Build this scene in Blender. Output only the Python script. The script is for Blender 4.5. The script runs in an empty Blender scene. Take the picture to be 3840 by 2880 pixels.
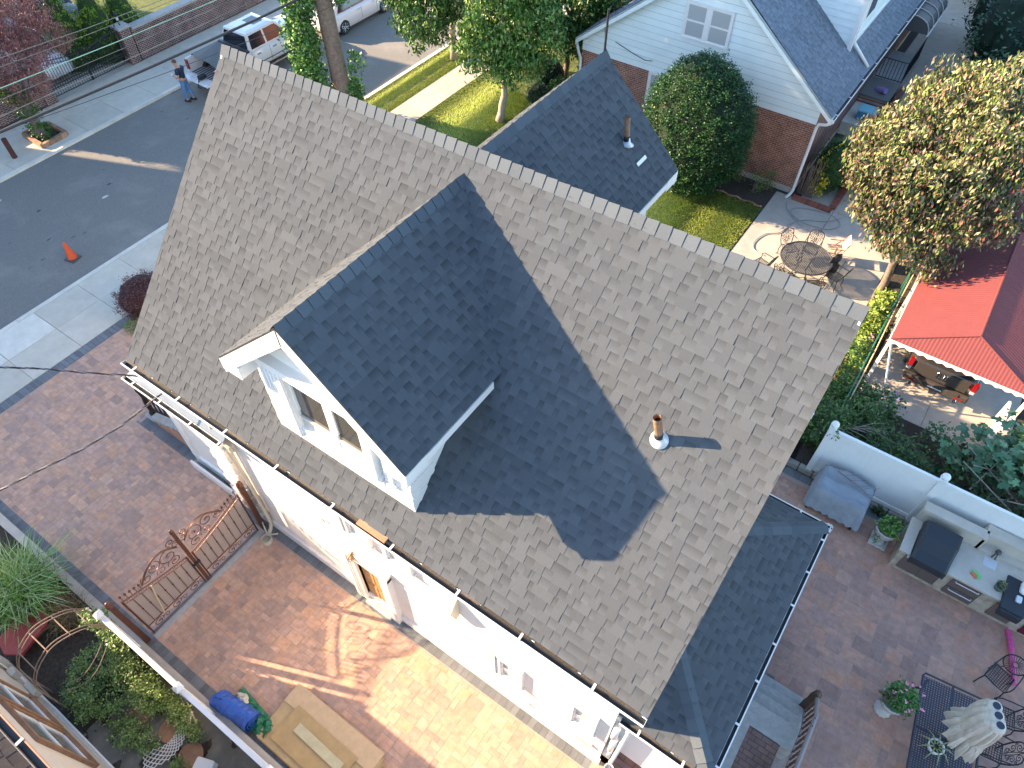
import bpy, bmesh, math, random
import numpy as np
from mathutils import Vector, Matrix
R_=math.radians
rnd=random.Random(7)
scene=bpy.context.scene
COL=scene.collection
# ---------------- camera, world, sun, exposure ----------------
cam=bpy.data.cameras.new('camera'); cam.sensor_width=36; cam.lens=25.19; cam.clip_end=900; cam.clip_start=.1
co=bpy.data.objects.new('camera',cam); COL.objects.link(co)
co.location=(0,0,16.5); co.rotation_euler=(R_(38.8),0,R_(34.86)); scene.camera=co
SUN_AZ=21.8; SUN_EL=21.8
ld=Vector((math.cos(R_(SUN_EL))*math.cos(R_(SUN_AZ)),math.cos(R_(SUN_EL))*math.sin(R_(SUN_AZ)),-math.sin(R_(SUN_EL))))
w=bpy.data.worlds.new('World'); scene.world=w; w.use_nodes=True
nt=w.node_tree; bg=nt.nodes['Background']
sky=nt.nodes.new('ShaderNodeTexSky'); sky.sky_type='NISHITA'; sky.sun_disc=False
sky.sun_elevation=R_(SUN_EL); sky.sun_rotation=math.atan2(-ld.x,-ld.y)
sky.air_density=1.0; sky.dust_density=.4; sky.ozone_density=1.6
nt.links.new(sky.outputs[0],bg.inputs[0]); bg.inputs[1].default_value=.132
sl=bpy.data.lights.new('sun','SUN'); sl.energy=5.0; sl.angle=R_(.6); sl.color=(1,.71,.44)
so=bpy.data.objects.new('sun',sl); COL.objects.link(so); so.rotation_euler=ld.to_track_quat('-Z','Y').to_euler(); so.location=(-20,-10,30)
vs=scene.view_settings; vs.view_transform='Standard'; vs.look='None'; vs.gamma=1; vs.use_curve_mapping=False; vs.exposure=2.1
scene.cycles.max_bounces=6; scene.cycles.transparent_max_bounces=8

# ---------------- helpers ----------------
class MB:
    """collects shapes, links them as ONE mesh object"""
    def __init__(s): s.v=[]; s.f=[]; s.c=[]; s.m=[]; s.mi=0
    def add(s,vs,fs,col=(1,1,1),cols=None):
        o=len(s.v); s.v.extend([tuple(p) for p in vs])
        for i,f in enumerate(fs):
            s.f.append(tuple(a+o for a in f)); s.m.append(s.mi)
            s.c.append(cols[i] if cols else [col]*len(f))
        return s
    def box(s,x0,x1,y0,y1,z0,z1,col=(1,1,1)):
        return s.add([(x0,y0,z0),(x1,y0,z0),(x1,y1,z0),(x0,y1,z0),(x0,y0,z1),(x1,y0,z1),(x1,y1,z1),(x0,y1,z1)],
          [(0,3,2,1),(4,5,6,7),(0,1,5,4),(1,2,6,5),(2,3,7,6),(3,0,4,7)],col)
    def obox(s,c,sz,rz=0,rx=0,ry=0,col=(1,1,1)):
        M=Matrix.Translation(Vector(c))@Matrix.Rotation(rz,4,'Z')@Matrix.Rotation(ry,4,'Y')@Matrix.Rotation(rx,4,'X')
        a,b,d=sz[0]/2,sz[1]/2,sz[2]/2
        vs=[M@Vector(p) for p in((-a,-b,-d),(a,-b,-d),(a,b,-d),(-a,b,-d),(-a,-b,d),(a,-b,d),(a,b,d),(-a,b,d))]
        return s.add(vs,[(0,3,2,1),(4,5,6,7),(0,1,5,4),(1,2,6,5),(2,3,7,6),(3,0,4,7)],col)
    def rbox(s,c,sz,r=.03,rz=0,col=(1,1,1),seg=3):
        """box with rounded vertical edges and a bevelled top"""
        M=Matrix.Translation(Vector(c))@Matrix.Rotation(rz,4,'Z')
        a,b,d=sz[0]/2,sz[1]/2,sz[2]/2
        def ring(ins,z):
            o=[]
            rr=max(r-ins,.001)
            for cxs,cys,a0 in((1,1,0),(-1,1,90),(-1,-1,180),(1,-1,270)):
                for k in range(seg+1):
                    t=R_(a0+90*k/seg); o.append(M@Vector((cxs*(a-r)+rr*math.cos(t),cys*(b-r)+rr*math.sin(t),z)))
            return o
        q=min(r*.6,d)
        rs=[ring(0,-d),ring(0,d-q),ring(q*.35,d-q*.3),ring(q,d)]
        n=len(rs[0]); vs=[p for k in rs for p in k]; fs=[tuple(range(n-1,-1,-1)),tuple(range(3*n,4*n))]
        for k in range(3):
            for i in range(n): j=(i+1)%n; fs.append((k*n+i,k*n+j,(k+1)*n+j,(k+1)*n+i))
        return s.add(vs,fs,col)
    def tube(s,pts,r,n=6,col=(1,1,1),cap=True,closed=False):
        pts=[Vector(p) for p in pts]; m=len(pts); rs=r if isinstance(r,(list,tuple)) else [r]*m
        vs=[]; pn=None
        for i,p in enumerate(pts):
            if closed: t=(pts[(i+1)%m]-pts[i-1])
            else: t=(pts[min(i+1,m-1)]-pts[max(i-1,0)])
            if t.length<1e-9: t=Vector((0,0,1))
            t.normalize()
            if pn is None:
                a=Vector((0,0,1)) if abs(t.z)<.9 else Vector((1,0,0)); nn=t.cross(a).normalized()
            else:
                nn=(pn-t*pn.dot(t)); nn=nn.normalized() if nn.length>1e-6 else t.orthogonal().normalized()
            pn=nn; b=t.cross(nn)
            for k in range(n):
                an=2*math.pi*k/n; vs.append(p+(nn*math.cos(an)+b*math.sin(an))*rs[i])
        fs=[]
        for i in range(m if closed else m-1):
            i2=(i+1)%m
            for k in range(n): k2=(k+1)%n; fs.append((i*n+k,i*n+k2,i2*n+k2,i2*n+k))
        if cap and not closed: fs.append(tuple(range(n-1,-1,-1))); fs.append(tuple((m-1)*n+k for k in range(n)))
        return s.add(vs,fs,col)
    def cyl(s,p0,p1,r0,r1=None,n=16,col=(1,1,1)): return s.tube([p0,p1],[r0,r0 if r1 is None else r1],n,col)
    def lathe(s,prof,c=(0,0,0),n=20,col=(1,1,1),flute=0,fn=12):
        vs=[];m=len(prof)
        for r,z in prof:
            for k in range(n):
                a=2*math.pi*k/n; rr=r*(1+flute*math.cos(fn*a)); vs.append((c[0]+rr*math.cos(a),c[1]+rr*math.sin(a),c[2]+z))
        fs=[(i*n+k,i*n+(k+1)%n,(i+1)*n+(k+1)%n,(i+1)*n+k) for i in range(m-1) for k in range(n)]
        fs.append(tuple(range(n-1,-1,-1))); fs.append(tuple((m-1)*n+k for k in range(n)))
        return s.add(vs,fs,col)
    def prism(s,poly,d,col=(1,1,1)):
        """poly: 3D points of one face, d: extrusion vector"""
        d=Vector(d); n=len(poly); a=[Vector(p) for p in poly]; vs=a+[p+d for p in a]
        fs=[tuple(range(n-1,-1,-1)),tuple(range(n,2*n))]+[(i,(i+1)%n,n+(i+1)%n,n+i) for i in range(n)]
        return s.add(vs,fs,col)
    def quad(s,*p,col=(1,1,1),cols=None): return s.add(p,[tuple(range(len(p)))],col,[cols] if cols else None)
    def ell(s,c,r,n=12,m=8,col=(1,1,1),rz=0,noise=0,rn=None):
        vs=[];M=Matrix.Rotation(rz,3,'Z')
        for i in range(m+1):
            th=math.pi*i/m
            for k in range(n):
                a=2*math.pi*k/n; q=1+(rn.uniform(-noise,noise) if rn else 0)
                p=M@Vector((r[0]*q*math.sin(th)*math.cos(a),r[1]*q*math.sin(th)*math.sin(a),r[2]*q*math.cos(th)))
                vs.append((c[0]+p.x,c[1]+p.y,c[2]+p.z))
        fs=[(i*n+k,(i+1)*n+k,(i+1)*n+(k+1)%n,i*n+(k+1)%n) for i in range(m) for k in range(n)]
        return s.add(vs,fs,col)
    def xf(s,M,start=0):
        for i in range(start,len(s.v)): s.v[i]=tuple(M@Vector(s.v[i]))
        return s
    def build(s,name,mat,parent=None,label=None,cat=None,group=None,kind=None,loc=None,smooth=False,local=False,bev=0):
        me=bpy.data.meshes.new(name)
        P=Vector((0,0,0))
        if parent is not None and not local: P=wloc(parent)
        if parent is None and not local:
            if loc is None:
                xs=[p[0] for p in s.v]; ys=[p[1] for p in s.v]; zs=[p[2] for p in s.v]
                loc=((min(xs)+max(xs))/2,(min(ys)+max(ys))/2,min(zs))
            P=Vector(loc)
        V=np.array(s.v,dtype=np.float32)-np.array(P,dtype=np.float32)
        me.from_pydata(V.tolist(),[],s.f)
        flat=[c for f in s.c for c in f]
        ca=me.color_attributes.new('Col','FLOAT_COLOR','CORNER')
        arr=np.ones((len(flat),4),np.float32); arr[:,:3]=np.array(flat,np.float32).reshape(-1,3); ca.data.foreach_set('color',arr.ravel())
        mats=mat if isinstance(mat,(list,tuple)) else [mat]
        for q in mats: me.materials.append(q)
        if len(mats)>1: me.polygons.foreach_set('material_index',s.m)
        if smooth: me.polygons.foreach_set('use_smooth',[True]*len(me.polygons))
        me.update()
        o=bpy.data.objects.new(name,me); COL.objects.link(o)
        if parent is not None: o.parent=parent
        elif not local: o.location=P
        if bev:
            bm_=bmesh.new(); bm_.from_mesh(me); bmesh.ops.remove_doubles(bm_,verts=bm_.verts,dist=1e-5)
            bmesh.ops.bevel(bm_,geom=[e for e in bm_.edges if len(e.link_faces)==2 and e.calc_face_angle(0)>.7],offset=bev,segments=2,profile=.6,affect='EDGES'); bm_.to_mesh(me); bm_.free()
        return tag(o,label,cat,group,kind)
WL={}
def wloc(o):
    v=Vector((0,0,0))
    while o: v=v+o.location; o=o.parent
    return v
def tag(o,label=None,cat=None,group=None,kind=None):
    if label: o['label']=label
    if cat: o['category']=cat
    if group: o['group']=group
    if kind: o['kind']=kind
    return o
def thing(name,label,cat,loc=(0,0,0),rz=0,group=None):
    o=bpy.data.objects.new(name,None); COL.objects.link(o); o.location=loc; o.rotation_euler=(0,0,rz); o.empty_display_size=.2
    o.matrix_world=Matrix.Translation(Vector(loc))@Matrix.Rotation(rz,4,'Z')
    return tag(o,label,cat,group)
def dup(root,loc,rz,label=None,group=None):
    def cp(o,par):
        c=o.copy(); COL.objects.link(c)
        if par: c.parent=par
        for ch in kids.get(o.name,[]): cp(ch,c)
        return c
    kids={}
    for o in COL.objects:
        if o.parent: kids.setdefault(o.parent.name,[]).append(o)
    r=cp(root,None); r.location=loc; r.rotation_euler=(0,0,rz)
    if label: r['label']=label
    if group: r['group']=group
    return r
# ---------------- materials ----------------
def mat(name,col=(.5,.5,.5),rough=.6,metal=0,attr=True,noise=0,nscale=5,bump=0,bscale=40,spec=.5,alpha=1,trans=0,stain=0,stscale=.6,stcol=None,coat=0,nvec=None,sub=0):
    m=bpy.data.materials.new(name); m.use_nodes=True; n=m.node_tree; L=n.links; b=n.nodes['Principled BSDF']
    b.inputs['Roughness'].default_value=rough; b.inputs['Metallic'].default_value=metal
    b.inputs['Specular IOR Level'].default_value=spec; b.inputs['Alpha'].default_value=alpha
    b.inputs['Transmission Weight'].default_value=trans; b.inputs['Coat Weight'].default_value=coat
    rgb=n.nodes.new('ShaderNodeRGB'); rgb.outputs[0].default_value=(*col,1); out=rgb.outputs[0]
    if attr:
        a=n.nodes.new('ShaderNodeVertexColor'); a.layer_name='Col'
        mx=n.nodes.new('ShaderNodeMix'); mx.data_type='RGBA'; mx.blend_type='MULTIPLY'; mx.inputs[0].default_value=1
        L.new(out,mx.inputs[6]); L.new(a.outputs[0],mx.inputs[7]); out=mx.outputs[2]
    tc=n.nodes.new('ShaderNodeTexCoord'); vec=tc.outputs['Object']
    def noi(sc,det=6,ro=.65):
        t=n.nodes.new('ShaderNodeTexNoise'); t.inputs['Scale'].default_value=sc; t.inputs['Detail'].default_value=det; t.inputs['Roughness'].default_value=ro; L.new(vec,t.inputs['Vector']); return t
    if noise:
        t=noi(nscale); mr=n.nodes.new('ShaderNodeMapRange'); mr.inputs[1].default_value=.3; mr.inputs[2].default_value=.7; mr.inputs[3].default_value=1-noise; mr.inputs[4].default_value=1+noise
        L.new(t.outputs[0],mr.inputs[0]); vm=n.nodes.new('ShaderNodeVectorMath'); vm.operation='SCALE'; L.new(out,vm.inputs[0]); L.new(mr.outputs[0],vm.inputs['Scale']); out=vm.outputs[0]
    if stain:
        t=noi(stscale,8,.7); mr=n.nodes.new('ShaderNodeMapRange'); mr.inputs[1].default_value=.5; mr.inputs[2].default_value=.72; mr.inputs[3].default_value=0; mr.inputs[4].default_value=stain
        L.new(t.outputs[0],mr.inputs[0]); mx=n.nodes.new('ShaderNodeMix'); mx.data_type='RGBA'; L.new(mr.outputs[0],mx.inputs[0]); L.new(out,mx.inputs[6]); mx.inputs[7].default_value=(*(stcol or [c*.5 for c in col]),1); out=mx.outputs[2]
    L.new(out,b.inputs['Base Color'])
    if bump:
        t=noi(bscale,5,.6); bp=n.nodes.new('ShaderNodeBump'); bp.inputs['Strength'].default_value=bump; bp.inputs['Distance'].default_value=.02; L.new(t.outputs[0],bp.inputs['Height']); L.new(bp.outputs[0],b.inputs['Normal'])
    return m
def brickmat(name,axis,c1,c2,mortar,bw=.2,bh=.075,ms=.01,white=0,rot=0):
    """real bricks: brick texture in metres along a wall; axis 'x' runs along X, 'y' along Y, 'xy' on flat ground"""
    m=bpy.data.materials.new(name); m.use_nodes=True; n=m.node_tree; L=n.links; b=n.nodes['Principled BSDF']; b.inputs['Roughness'].default_value=.85; b.inputs['Specular IOR Level'].default_value=.25
    tc=n.nodes.new('ShaderNodeTexCoord'); sp=n.nodes.new('ShaderNodeSeparateXYZ'); cb=n.nodes.new('ShaderNodeCombineXYZ'); L.new(tc.outputs['Object'],sp.inputs[0])
    L.new(sp.outputs[1 if axis=='y' else 0],cb.inputs[0]); L.new(sp.outputs[1 if axis=='xy' else 2],cb.inputs[1])
    br=n.nodes.new('ShaderNodeTexBrick'); L.new(cb.outputs[0],br.inputs['Vector'])
    br.inputs['Color1'].default_value=(*c1,1); br.inputs['Color2'].default_value=(*c2,1); br.inputs['Mortar'].default_value=(*mortar,1)
    br.inputs['Scale'].default_value=1; br.inputs['Brick Width'].default_value=bw; br.inputs['Row Height'].default_value=bh; br.inputs['Mortar Size'].default_value=ms; br.inputs['Mortar Smooth'].default_value=.2; br.inputs['Bias'].default_value=-.1
    t=n.nodes.new('ShaderNodeTexNoise'); t.inputs['Scale'].default_value=2.2; t.inputs['Detail'].default_value=8; L.new(tc.outputs['Object'],t.inputs['Vector'])
    mr=n.nodes.new('ShaderNodeMapRange'); mr.inputs[1].default_value=.3; mr.inputs[2].default_value=.7; mr.inputs[3].default_value=.72; mr.inputs[4].default_value=1.25; L.new(t.outputs[0],mr.inputs[0])
    vm=n.nodes.new('ShaderNodeVectorMath'); vm.operation='SCALE'; L.new(br.outputs['Color'],vm.inputs[0]); L.new(mr.outputs[0],vm.inputs['Scale']); out=vm.outputs[0]
    if white:
        t2=n.nodes.new('ShaderNodeTexNoise'); t2.inputs['Scale'].default_value=1.1; t2.inputs['Detail'].default_value=10; t2.inputs['Roughness'].default_value=.75; L.new(tc.outputs['Object'],t2.inputs['Vector'])
        m2=n.nodes.new('ShaderNodeMapRange'); m2.inputs[1].default_value=.6; m2.inputs[2].default_value=.75; m2.inputs[4].default_value=white; L.new(t2.outputs[0],m2.inputs[0])
        mx=n.nodes.new('ShaderNodeMix'); mx.data_type='RGBA'; L.new(m2.outputs[0],mx.inputs[0]); L.new(out,mx.inputs[6]); mx.inputs[7].default_value=(.6,.58,.55,1); out=mx.outputs[2]
    L.new(out,b.inputs['Base Color'])
    bp=n.nodes.new('ShaderNodeBump'); bp.inputs['Strength'].default_value=.6; bp.inputs['Distance'].default_value=.01; bp.invert=True; L.new(br.outputs['Fac'],bp.inputs['Height']); L.new(bp.outputs[0],b.inputs['Normal'])
    return m
M=dict(
 shingle=mat('shingle_granules',(.084,.097,.110),.95,noise=.14,nscale=160,bump=.35,bscale=260,spec=.15,stain=.25,stscale=.9,stcol=(.104,.110,.115)),
 shingle2=mat('neighbour_shingle',(.17,.20,.24),.95,noise=.2,nscale=9,bump=.3,bscale=120,spec=.15),
 felt=mat('roof_deck',(.035,.037,.04),.95),
 cap=mat('ridge_cap',(.094,.113,.132),.95,noise=.14,nscale=150,bump=.3,bscale=220,spec=.15),
 white=mat('white_paint',(.80,.79,.77),.55,noise=.03,nscale=3),
 stucco=mat('white_stucco',(.80,.77,.72),.85,noise=.04,nscale=4,bump=.12,bscale=90,stain=.12,stscale=.7,stcol=(.6,.57,.52)),
 cream=mat('cream_stucco',(.62,.56,.48),.85,noise=.05,nscale=5,bump=.12,bscale=90,stain=.2,stscale=.8,stcol=(.5,.45,.38)),
 creammetal=mat('cream_metal',(.62,.55,.42),.45),
 vinyl=mat('white_vinyl',(.80,.84,.84),.4,noise=.03,nscale=2,stain=.15,stscale=1.4,stcol=(.5,.52,.52)),
 siding=mat('pale_siding',(.78,.87,.86),.5,noise=.04,nscale=2),
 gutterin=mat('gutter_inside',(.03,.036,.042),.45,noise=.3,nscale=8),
 debris=mat('roof_grit',(.13,.115,.095),1,noise=.5,nscale=40,bump=.6,bscale=80),
 concrete=mat('concrete',(.56,.53,.44),.9,noise=.10,nscale=2.2,bump=.15,bscale=70,stain=.25,stscale=.8,stcol=(.42,.41,.36)),
 conclight=mat('new_concrete',(.68,.66,.57),.85,noise=.12,nscale=2,bump=.1,bscale=60,stain=.3,stscale=.9,stcol=(.50,.52,.50)),
 warmconc=mat('warm_concrete',(.46,.42,.36),.9,noise=.12,nscale=2.5,bump=.12,bscale=60,stain=.3,stscale=1,stcol=(.36,.34,.30)),
 stone=mat('grey_stone',(.38,.38,.36),.85,noise=.15,nscale=9,bump=.3,bscale=40,stain=.3,stscale=3),
 asphalt=mat('asphalt',(.19,.19,.175),.92,noise=.17,nscale=18,bump=.8,bscale=45,stain=.8,stscale=.45,stcol=(.29,.28,.25)),
 joint=mat('joint_sand',(.36,.29,.24),.95,noise=.15,nscale=20),
 dark=mat('dark_joint',(.06,.06,.055),.95),
 paver=mat('paver',(.50,.325,.235),.85,noise=.20,nscale=7,bump=.25,bscale=50,stain=.4,stscale=2.3,stcol=(.34,.25,.215)),
 paverdark=mat('charcoal_paver',(.15,.165,.175),.85,noise=.12,nscale=8,bump=.2,bscale=60),
 soil=mat('soil',(.055,.045,.035),1,noise=.4,nscale=14,bump=.8,bscale=30),
 fabric=mat('weed_fabric',(.17,.16,.135),.85,noise=.25,nscale=2,bump=.5,bscale=5,stain=.5,stscale=1.2,stcol=(.26,.24,.19)),
 lawnbase=mat('lawn_base',(.10,.13,.035),1,noise=.35,nscale=6,bump=.8,bscale=60,stain=.5,stscale=1,stcol=(.16,.16,.06)),
 grass=mat('grass_blades',(1,1,1),.7,spec=.2),
 leaf=mat('leaf',(1,1,1),.45,spec=.4),
 bark=mat('bark',(.17,.145,.12),.95,noise=.35,nscale=12,bump=1,bscale=25),
 barkpale=mat('pale_bark',(.34,.30,.25),.95,noise=.2,nscale=9,bump=.6,bscale=20),
 iron=mat('black_iron',(.03,.035,.04),.45,metal=.3),
 bronze=mat('bronze_iron',(.12,.055,.038),.42,metal=.35,noise=.2,nscale=10),
 rust=mat('rusty_pipe',(.30,.17,.10),.8,noise=.4,nscale=14,bump=.3,bscale=60),
 hole=mat('dark_inside',(.006,.006,.006),.9),
 lead=mat('pipe_flashing',(.62,.66,.70),.35,metal=.2),
 rubber=mat('black_rubber',(.02,.02,.022),.7),
 glass=mat('window_glass',(.05,.055,.05),.06,spec=.9),
 blind=mat('window_blind',(.42,.44,.44),.5,coat=.6),
 wood=mat('brown_wood',(.24,.13,.075),.6,noise=.25,nscale=6),
 oak=mat('oak_door',(.46,.27,.11),.5,noise=.25,nscale=8),
 ply=mat('plywood',(.50,.36,.18),.75,noise=.12,nscale=5,stain=.35,stscale=1.8,stcol=(.36,.25,.12)),
 plank=mat('pale_plank',(.52,.47,.29),.75,noise=.12,nscale=6),
 tarp=mat('blue_tarp',(.02,.10,.42),.35,noise=.2,nscale=8,bump=.8,bscale=14),
 greentarp=mat('green_sheet',(.015,.16,.08),.5,noise=.25,nscale=6,bump=.6,bscale=10),
 cloth=mat('beige_cloth',(.56,.52,.44),.9,noise=.1,nscale=6,bump=.2,bscale=60),
 greycover=mat('grey_cover',(.26,.30,.35),.7,noise=.12,nscale=4,bump=.5,bscale=9,stain=.3,stscale=2,stcol=(.36,.39,.42)),
 blackcover=mat('black_cover',(.022,.028,.036),.5,bump=.35,bscale=7),
 carwhite=mat('white_car_paint',(.74,.76,.78),.22,coat=.7),
 cardark=mat('dark_car_paint',(.03,.028,.028),.25,coat=.8),
 carglass=mat('car_glass',(.015,.02,.03),.05,spec=.9),
 chrome=mat('chrome',(.6,.62,.65),.2,metal=1),
 redlight=mat('red_lens',(.26,.008,.010),.15,coat=.6),
 orange=mat('orange_plastic',(.72,.10,.02),.5),
 redmetal=mat('red_roof_metal',(.185,.044,.044),.8,noise=.06,nscale=3,stain=.15,stscale=1,stcol=(.18,.038,.038)),
 redpaint=mat('red_board_paint',(.33,.05,.045),.6,noise=.2,nscale=6),
 darkgrey=mat('dark_grey_metal',(.09,.09,.095),.4,metal=.4),
 awning=mat('brown_awning',(.10,.10,.10),.55),
 skin=mat('skin',(.50,.28,.19),.6),
 navy=mat('navy_shirt',(.012,.022,.06),.8),
 denim=mat('blue_denim',(.10,.22,.42),.85,noise=.25,nscale=14),
 hair=mat('brown_hair',(.12,.07,.045),.8),
 pink=mat('pink_plastic',(.62,.06,.25),.5),
 bluebin=mat('blue_plastic',(.05,.32,.55),.45),
 purple=mat('purple_plastic',(.35,.28,.62),.5),
 travertine=mat('travertine',(.52,.48,.41),.6,noise=.08,nscale=4,stain=.35,stscale=2.2,stcol=(.42,.33,.22)),
 fieldstone=mat('stone_veneer',(.42,.37,.29),.9,noise=.3,nscale=6,bump=.6,bscale=12,stain=.5,stscale=5,stcol=(.20,.20,.19)),
 steel=mat('brown_steel',(.20,.165,.155),.35,metal=.5),
 urn=mat('cast_stone_urn',(.50,.50,.48),.8,noise=.1,nscale=9,bump=.4,bscale=20,stain=.3,stscale=6,stcol=(.3,.3,.28)),
 terracotta=mat('terracotta_disc',(.36,.20,.12),.9,noise=.2,nscale=9,bump=.3,bscale=40),
 wire=mat('wire_black',(.02,.022,.028),.6), wiregreen=mat('wire_verdigris',(.16,.36,.30),.6), wiregrey=mat('wire_grey',(.09,.11,.105),.6),
 mesh=mat('gate_backing',(.34,.29,.26),.6,alpha=.86),
 hose=mat('grey_hose',(.30,.31,.32),.5), yellowp=mat('yellow_paint',(.55,.42,.12),.6),
)
BR=dict(
 wallY=brickmat('garden_brick','y',(.105,.045,.038),(.16,.07,.055),(.42,.38,.36),white=.7),
 wallX=brickmat('garden_brick_x','x',(.105,.045,.038),(.16,.07,.055),(.42,.38,.36),white=.4),
 nhX=brickmat('house_brick_x','x',(.24,.085,.055),(.34,.13,.085),(.40,.33,.28)),
 nhY=brickmat('house_brick_y','y',(.22,.085,.06),(.32,.13,.09),(.40,.33,.28)),
 stairX=brickmat('stair_brick','x',(.36,.15,.09),(.42,.20,.12),(.42,.34,.28),bw=.22,bh=.075),
 porchfl=brickmat('porch_paver','xy',(.20,.13,.115),(.27,.16,.13),(.10,.085,.075),bw=.22,bh=.11,ms=.008),
 occ=brickmat('far_brick','x',(.13,.06,.05),(.19,.09,.07),(.35,.32,.3)),
)
# ---------------- foliage ----------------
def leafmesh(name,C,size,cols,m,parent=None,aspect=.5,droop=.3,seed=0,up=.0,label=None,cat=None,group=None,kind=None,spread=.35,loc=None,dirs=None):
    """many small folded leaves as one mesh. C: (n,3) leaf centres, size: mean length, cols: list of leaf colours"""
    g=np.random.default_rng(seed); C=np.asarray(C,float); n=len(C)
    a=g.uniform(0,2*np.pi,n); el=g.normal(-droop,.45,n)
    d=np.stack([np.cos(a)*np.cos(el),np.sin(a)*np.cos(el),np.sin(el)],1)
    if dirs is not None: d=d*.55+dirs; d/=np.linalg.norm(d,axis=1)[:,None]
    up_=np.tile([0,0,1.],(n,1))+g.normal(0,.45,(n,3)); s=np.cross(d,up_); s/=np.linalg.norm(s,axis=1)[:,None]+1e-9
    nn=np.cross(s,d)
    L=size*g.uniform(1-spread,1+spread,n)[:,None]; W=L*aspect
    base=C-d*L*.5; tip=C+d*L*.5-nn*L*.12; l=C+s*W*.5-nn*W*.18; r=C-s*W*.5-nn*W*.18
    V=np.stack([base,l,tip,r],1).reshape(-1,3)
    idx=np.arange(n)*4
    F=np.stack([idx,idx+1,idx+2,idx,idx+2,idx+3],1).reshape(-1,3)
    me=bpy.data.meshes.new(name)
    P=np.array(wloc(parent)) if parent is not None else (np.array(loc) if loc is not None else np.array([C[:,0].mean(),C[:,1].mean(),C[:,2].min()]))
    V=(V-P).astype(np.float32)
    me.vertices.add(len(V)); me.vertices.foreach_set('co',V.ravel())
    me.loops.add(len(F)*3); me.loops.foreach_set('vertex_index',F.ravel().astype(np.int32))
    me.polygons.add(len(F)); me.polygons.foreach_set('loop_start',(np.arange(len(F))*3).astype(np.int32)); me.polygons.foreach_set('loop_total',np.full(len(F),3,np.int32))
    me.update(calc_edges=True)
    pal=np.array(cols); w=g.integers(0,len(pal),n); c=pal[w]*g.uniform(.7,1.3,(n,1))
    ca=me.color_attributes.new('Col','FLOAT_COLOR','CORNER'); arr=np.ones((n,6,4),np.float32); arr[:,:,:3]=c[:,None,:]; ca.data.foreach_set('color',arr.ravel())
    me.materials.append(m)
    o=bpy.data.objects.new(name,me); COL.objects.link(o)
    if parent is not None: o.parent=parent
    else: o.location=P
    return tag(o,label,cat,group,kind)
def crown(blobs,nclump,per,cr,seed=0,shell=.55,flat=.75):
    """leaf centres in clumps spread through ellipsoids. blobs: (cx,cy,cz,rx,ry,rz,weight)"""
    g=np.random.default_rng(seed); W=np.array([b[6] if len(b)>6 else b[3]*b[4]*b[5] for b in blobs],float); W/=W.sum(); out=[]
    for b,nc in zip(blobs,(W*nclump).astype(int)+1):
        d=g.normal(size=(nc,3)); d/=np.linalg.norm(d,axis=1)[:,None]
        r=g.uniform(shell,1.0,nc)**.7*g.choice([1,1,1.07,.93],nc)
        c=np.array(b[:3])+d*r[:,None]*np.array(b[3:6])
        sc=cr*g.uniform(.6,1.4,nc)
        k=g.normal(0,1,(nc,per,3))*.45; k[:,:,2]*=flat
        out.append((c[:,None,:]+k*sc[:,None,None]).reshape(-1,3))
    return np.concatenate(out)
def tree(name,label,cat,base,h,r,blobs,nclump,per,cr,leaf,cols,seed=0,bark='bark',lean=(0,0),group=None,aspect=.5,flat=.75,shell=.5,limbs=9,fork=.45,droop=.3):
    t=thing(name,label,cat,base,group=group); g=random.Random(seed)
    b=MB(); B=Vector(base); top=B+Vector((lean[0],lean[1],h))
    n=7; pts=[B.lerp(top,i/n)+Vector((g.uniform(-1,1),g.uniform(-1,1),0))*r*.35*(0<i) for i in range(n+1)]
    b.tube(pts,[r*(1.25 if i==0 else 1-.5*i/n) for i in range(n+1)],10)
    for k in range(limbs):
        bl=blobs[k%len(blobs)]; q=Vector((bl[0]+g.uniform(-.6,.6)*bl[3],bl[1]+g.uniform(-.6,.6)*bl[4],bl[2]+g.uniform(-.4,.5)*bl[5]))
        s=B.lerp(top,g.uniform(fork,1)); m=s.lerp(q,.5)+Vector((0,0,.12*(q-s).length))
        rr=r*g.uniform(.25,.45); b.tube([s,s.lerp(m,.6),m,q],[rr,rr*.8,rr*.6,rr*.2],6)
    b.build('trunk',M[bark],t,smooth=True)
    leafmesh('crown',crown(blobs,nclump,per,cr,seed,shell,flat),leaf,cols,M['leaf'],t,aspect=aspect,seed=seed,droop=droop)
    return t
def bush(name,label,cat,blobs,nclump,per,cr,leaf,cols,seed=0,group=None,aspect=.5,flat=.8,shell=.6,stems=6,droop=0,core=None):
    base=(blobs[0][0],blobs[0][1],0); t=thing(name,label,cat,base,group=group); g=random.Random(seed); b=MB()
    for k in range(stems):
        bl=blobs[k%len(blobs)]; q=Vector((bl[0]+g.uniform(-.6,.6)*bl[3],bl[1]+g.uniform(-.6,.6)*bl[4],bl[2]+g.uniform(-.2,.5)*bl[5]))
        s=Vector((bl[0]+g.uniform(-.1,.1),bl[1]+g.uniform(-.1,.1),0)); b.tube([s,s.lerp(q,.5)+Vector((g.uniform(-.1,.1),g.uniform(-.1,.1),0)),q],[.02,.014,.006],5)
    b.build('stems',M['bark'],t)
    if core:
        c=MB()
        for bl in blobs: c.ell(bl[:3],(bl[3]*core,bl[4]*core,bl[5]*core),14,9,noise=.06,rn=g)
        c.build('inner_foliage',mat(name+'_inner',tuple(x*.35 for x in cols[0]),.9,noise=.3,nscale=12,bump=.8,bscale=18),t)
    P=crown(blobs,nclump,per,cr,seed,shell,flat); P[:,2]=np.maximum(P[:,2],.03)
    leafmesh('leaves',P,leaf,cols,M['leaf'],t,aspect=aspect,seed=seed,droop=droop)
    return t
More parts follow.
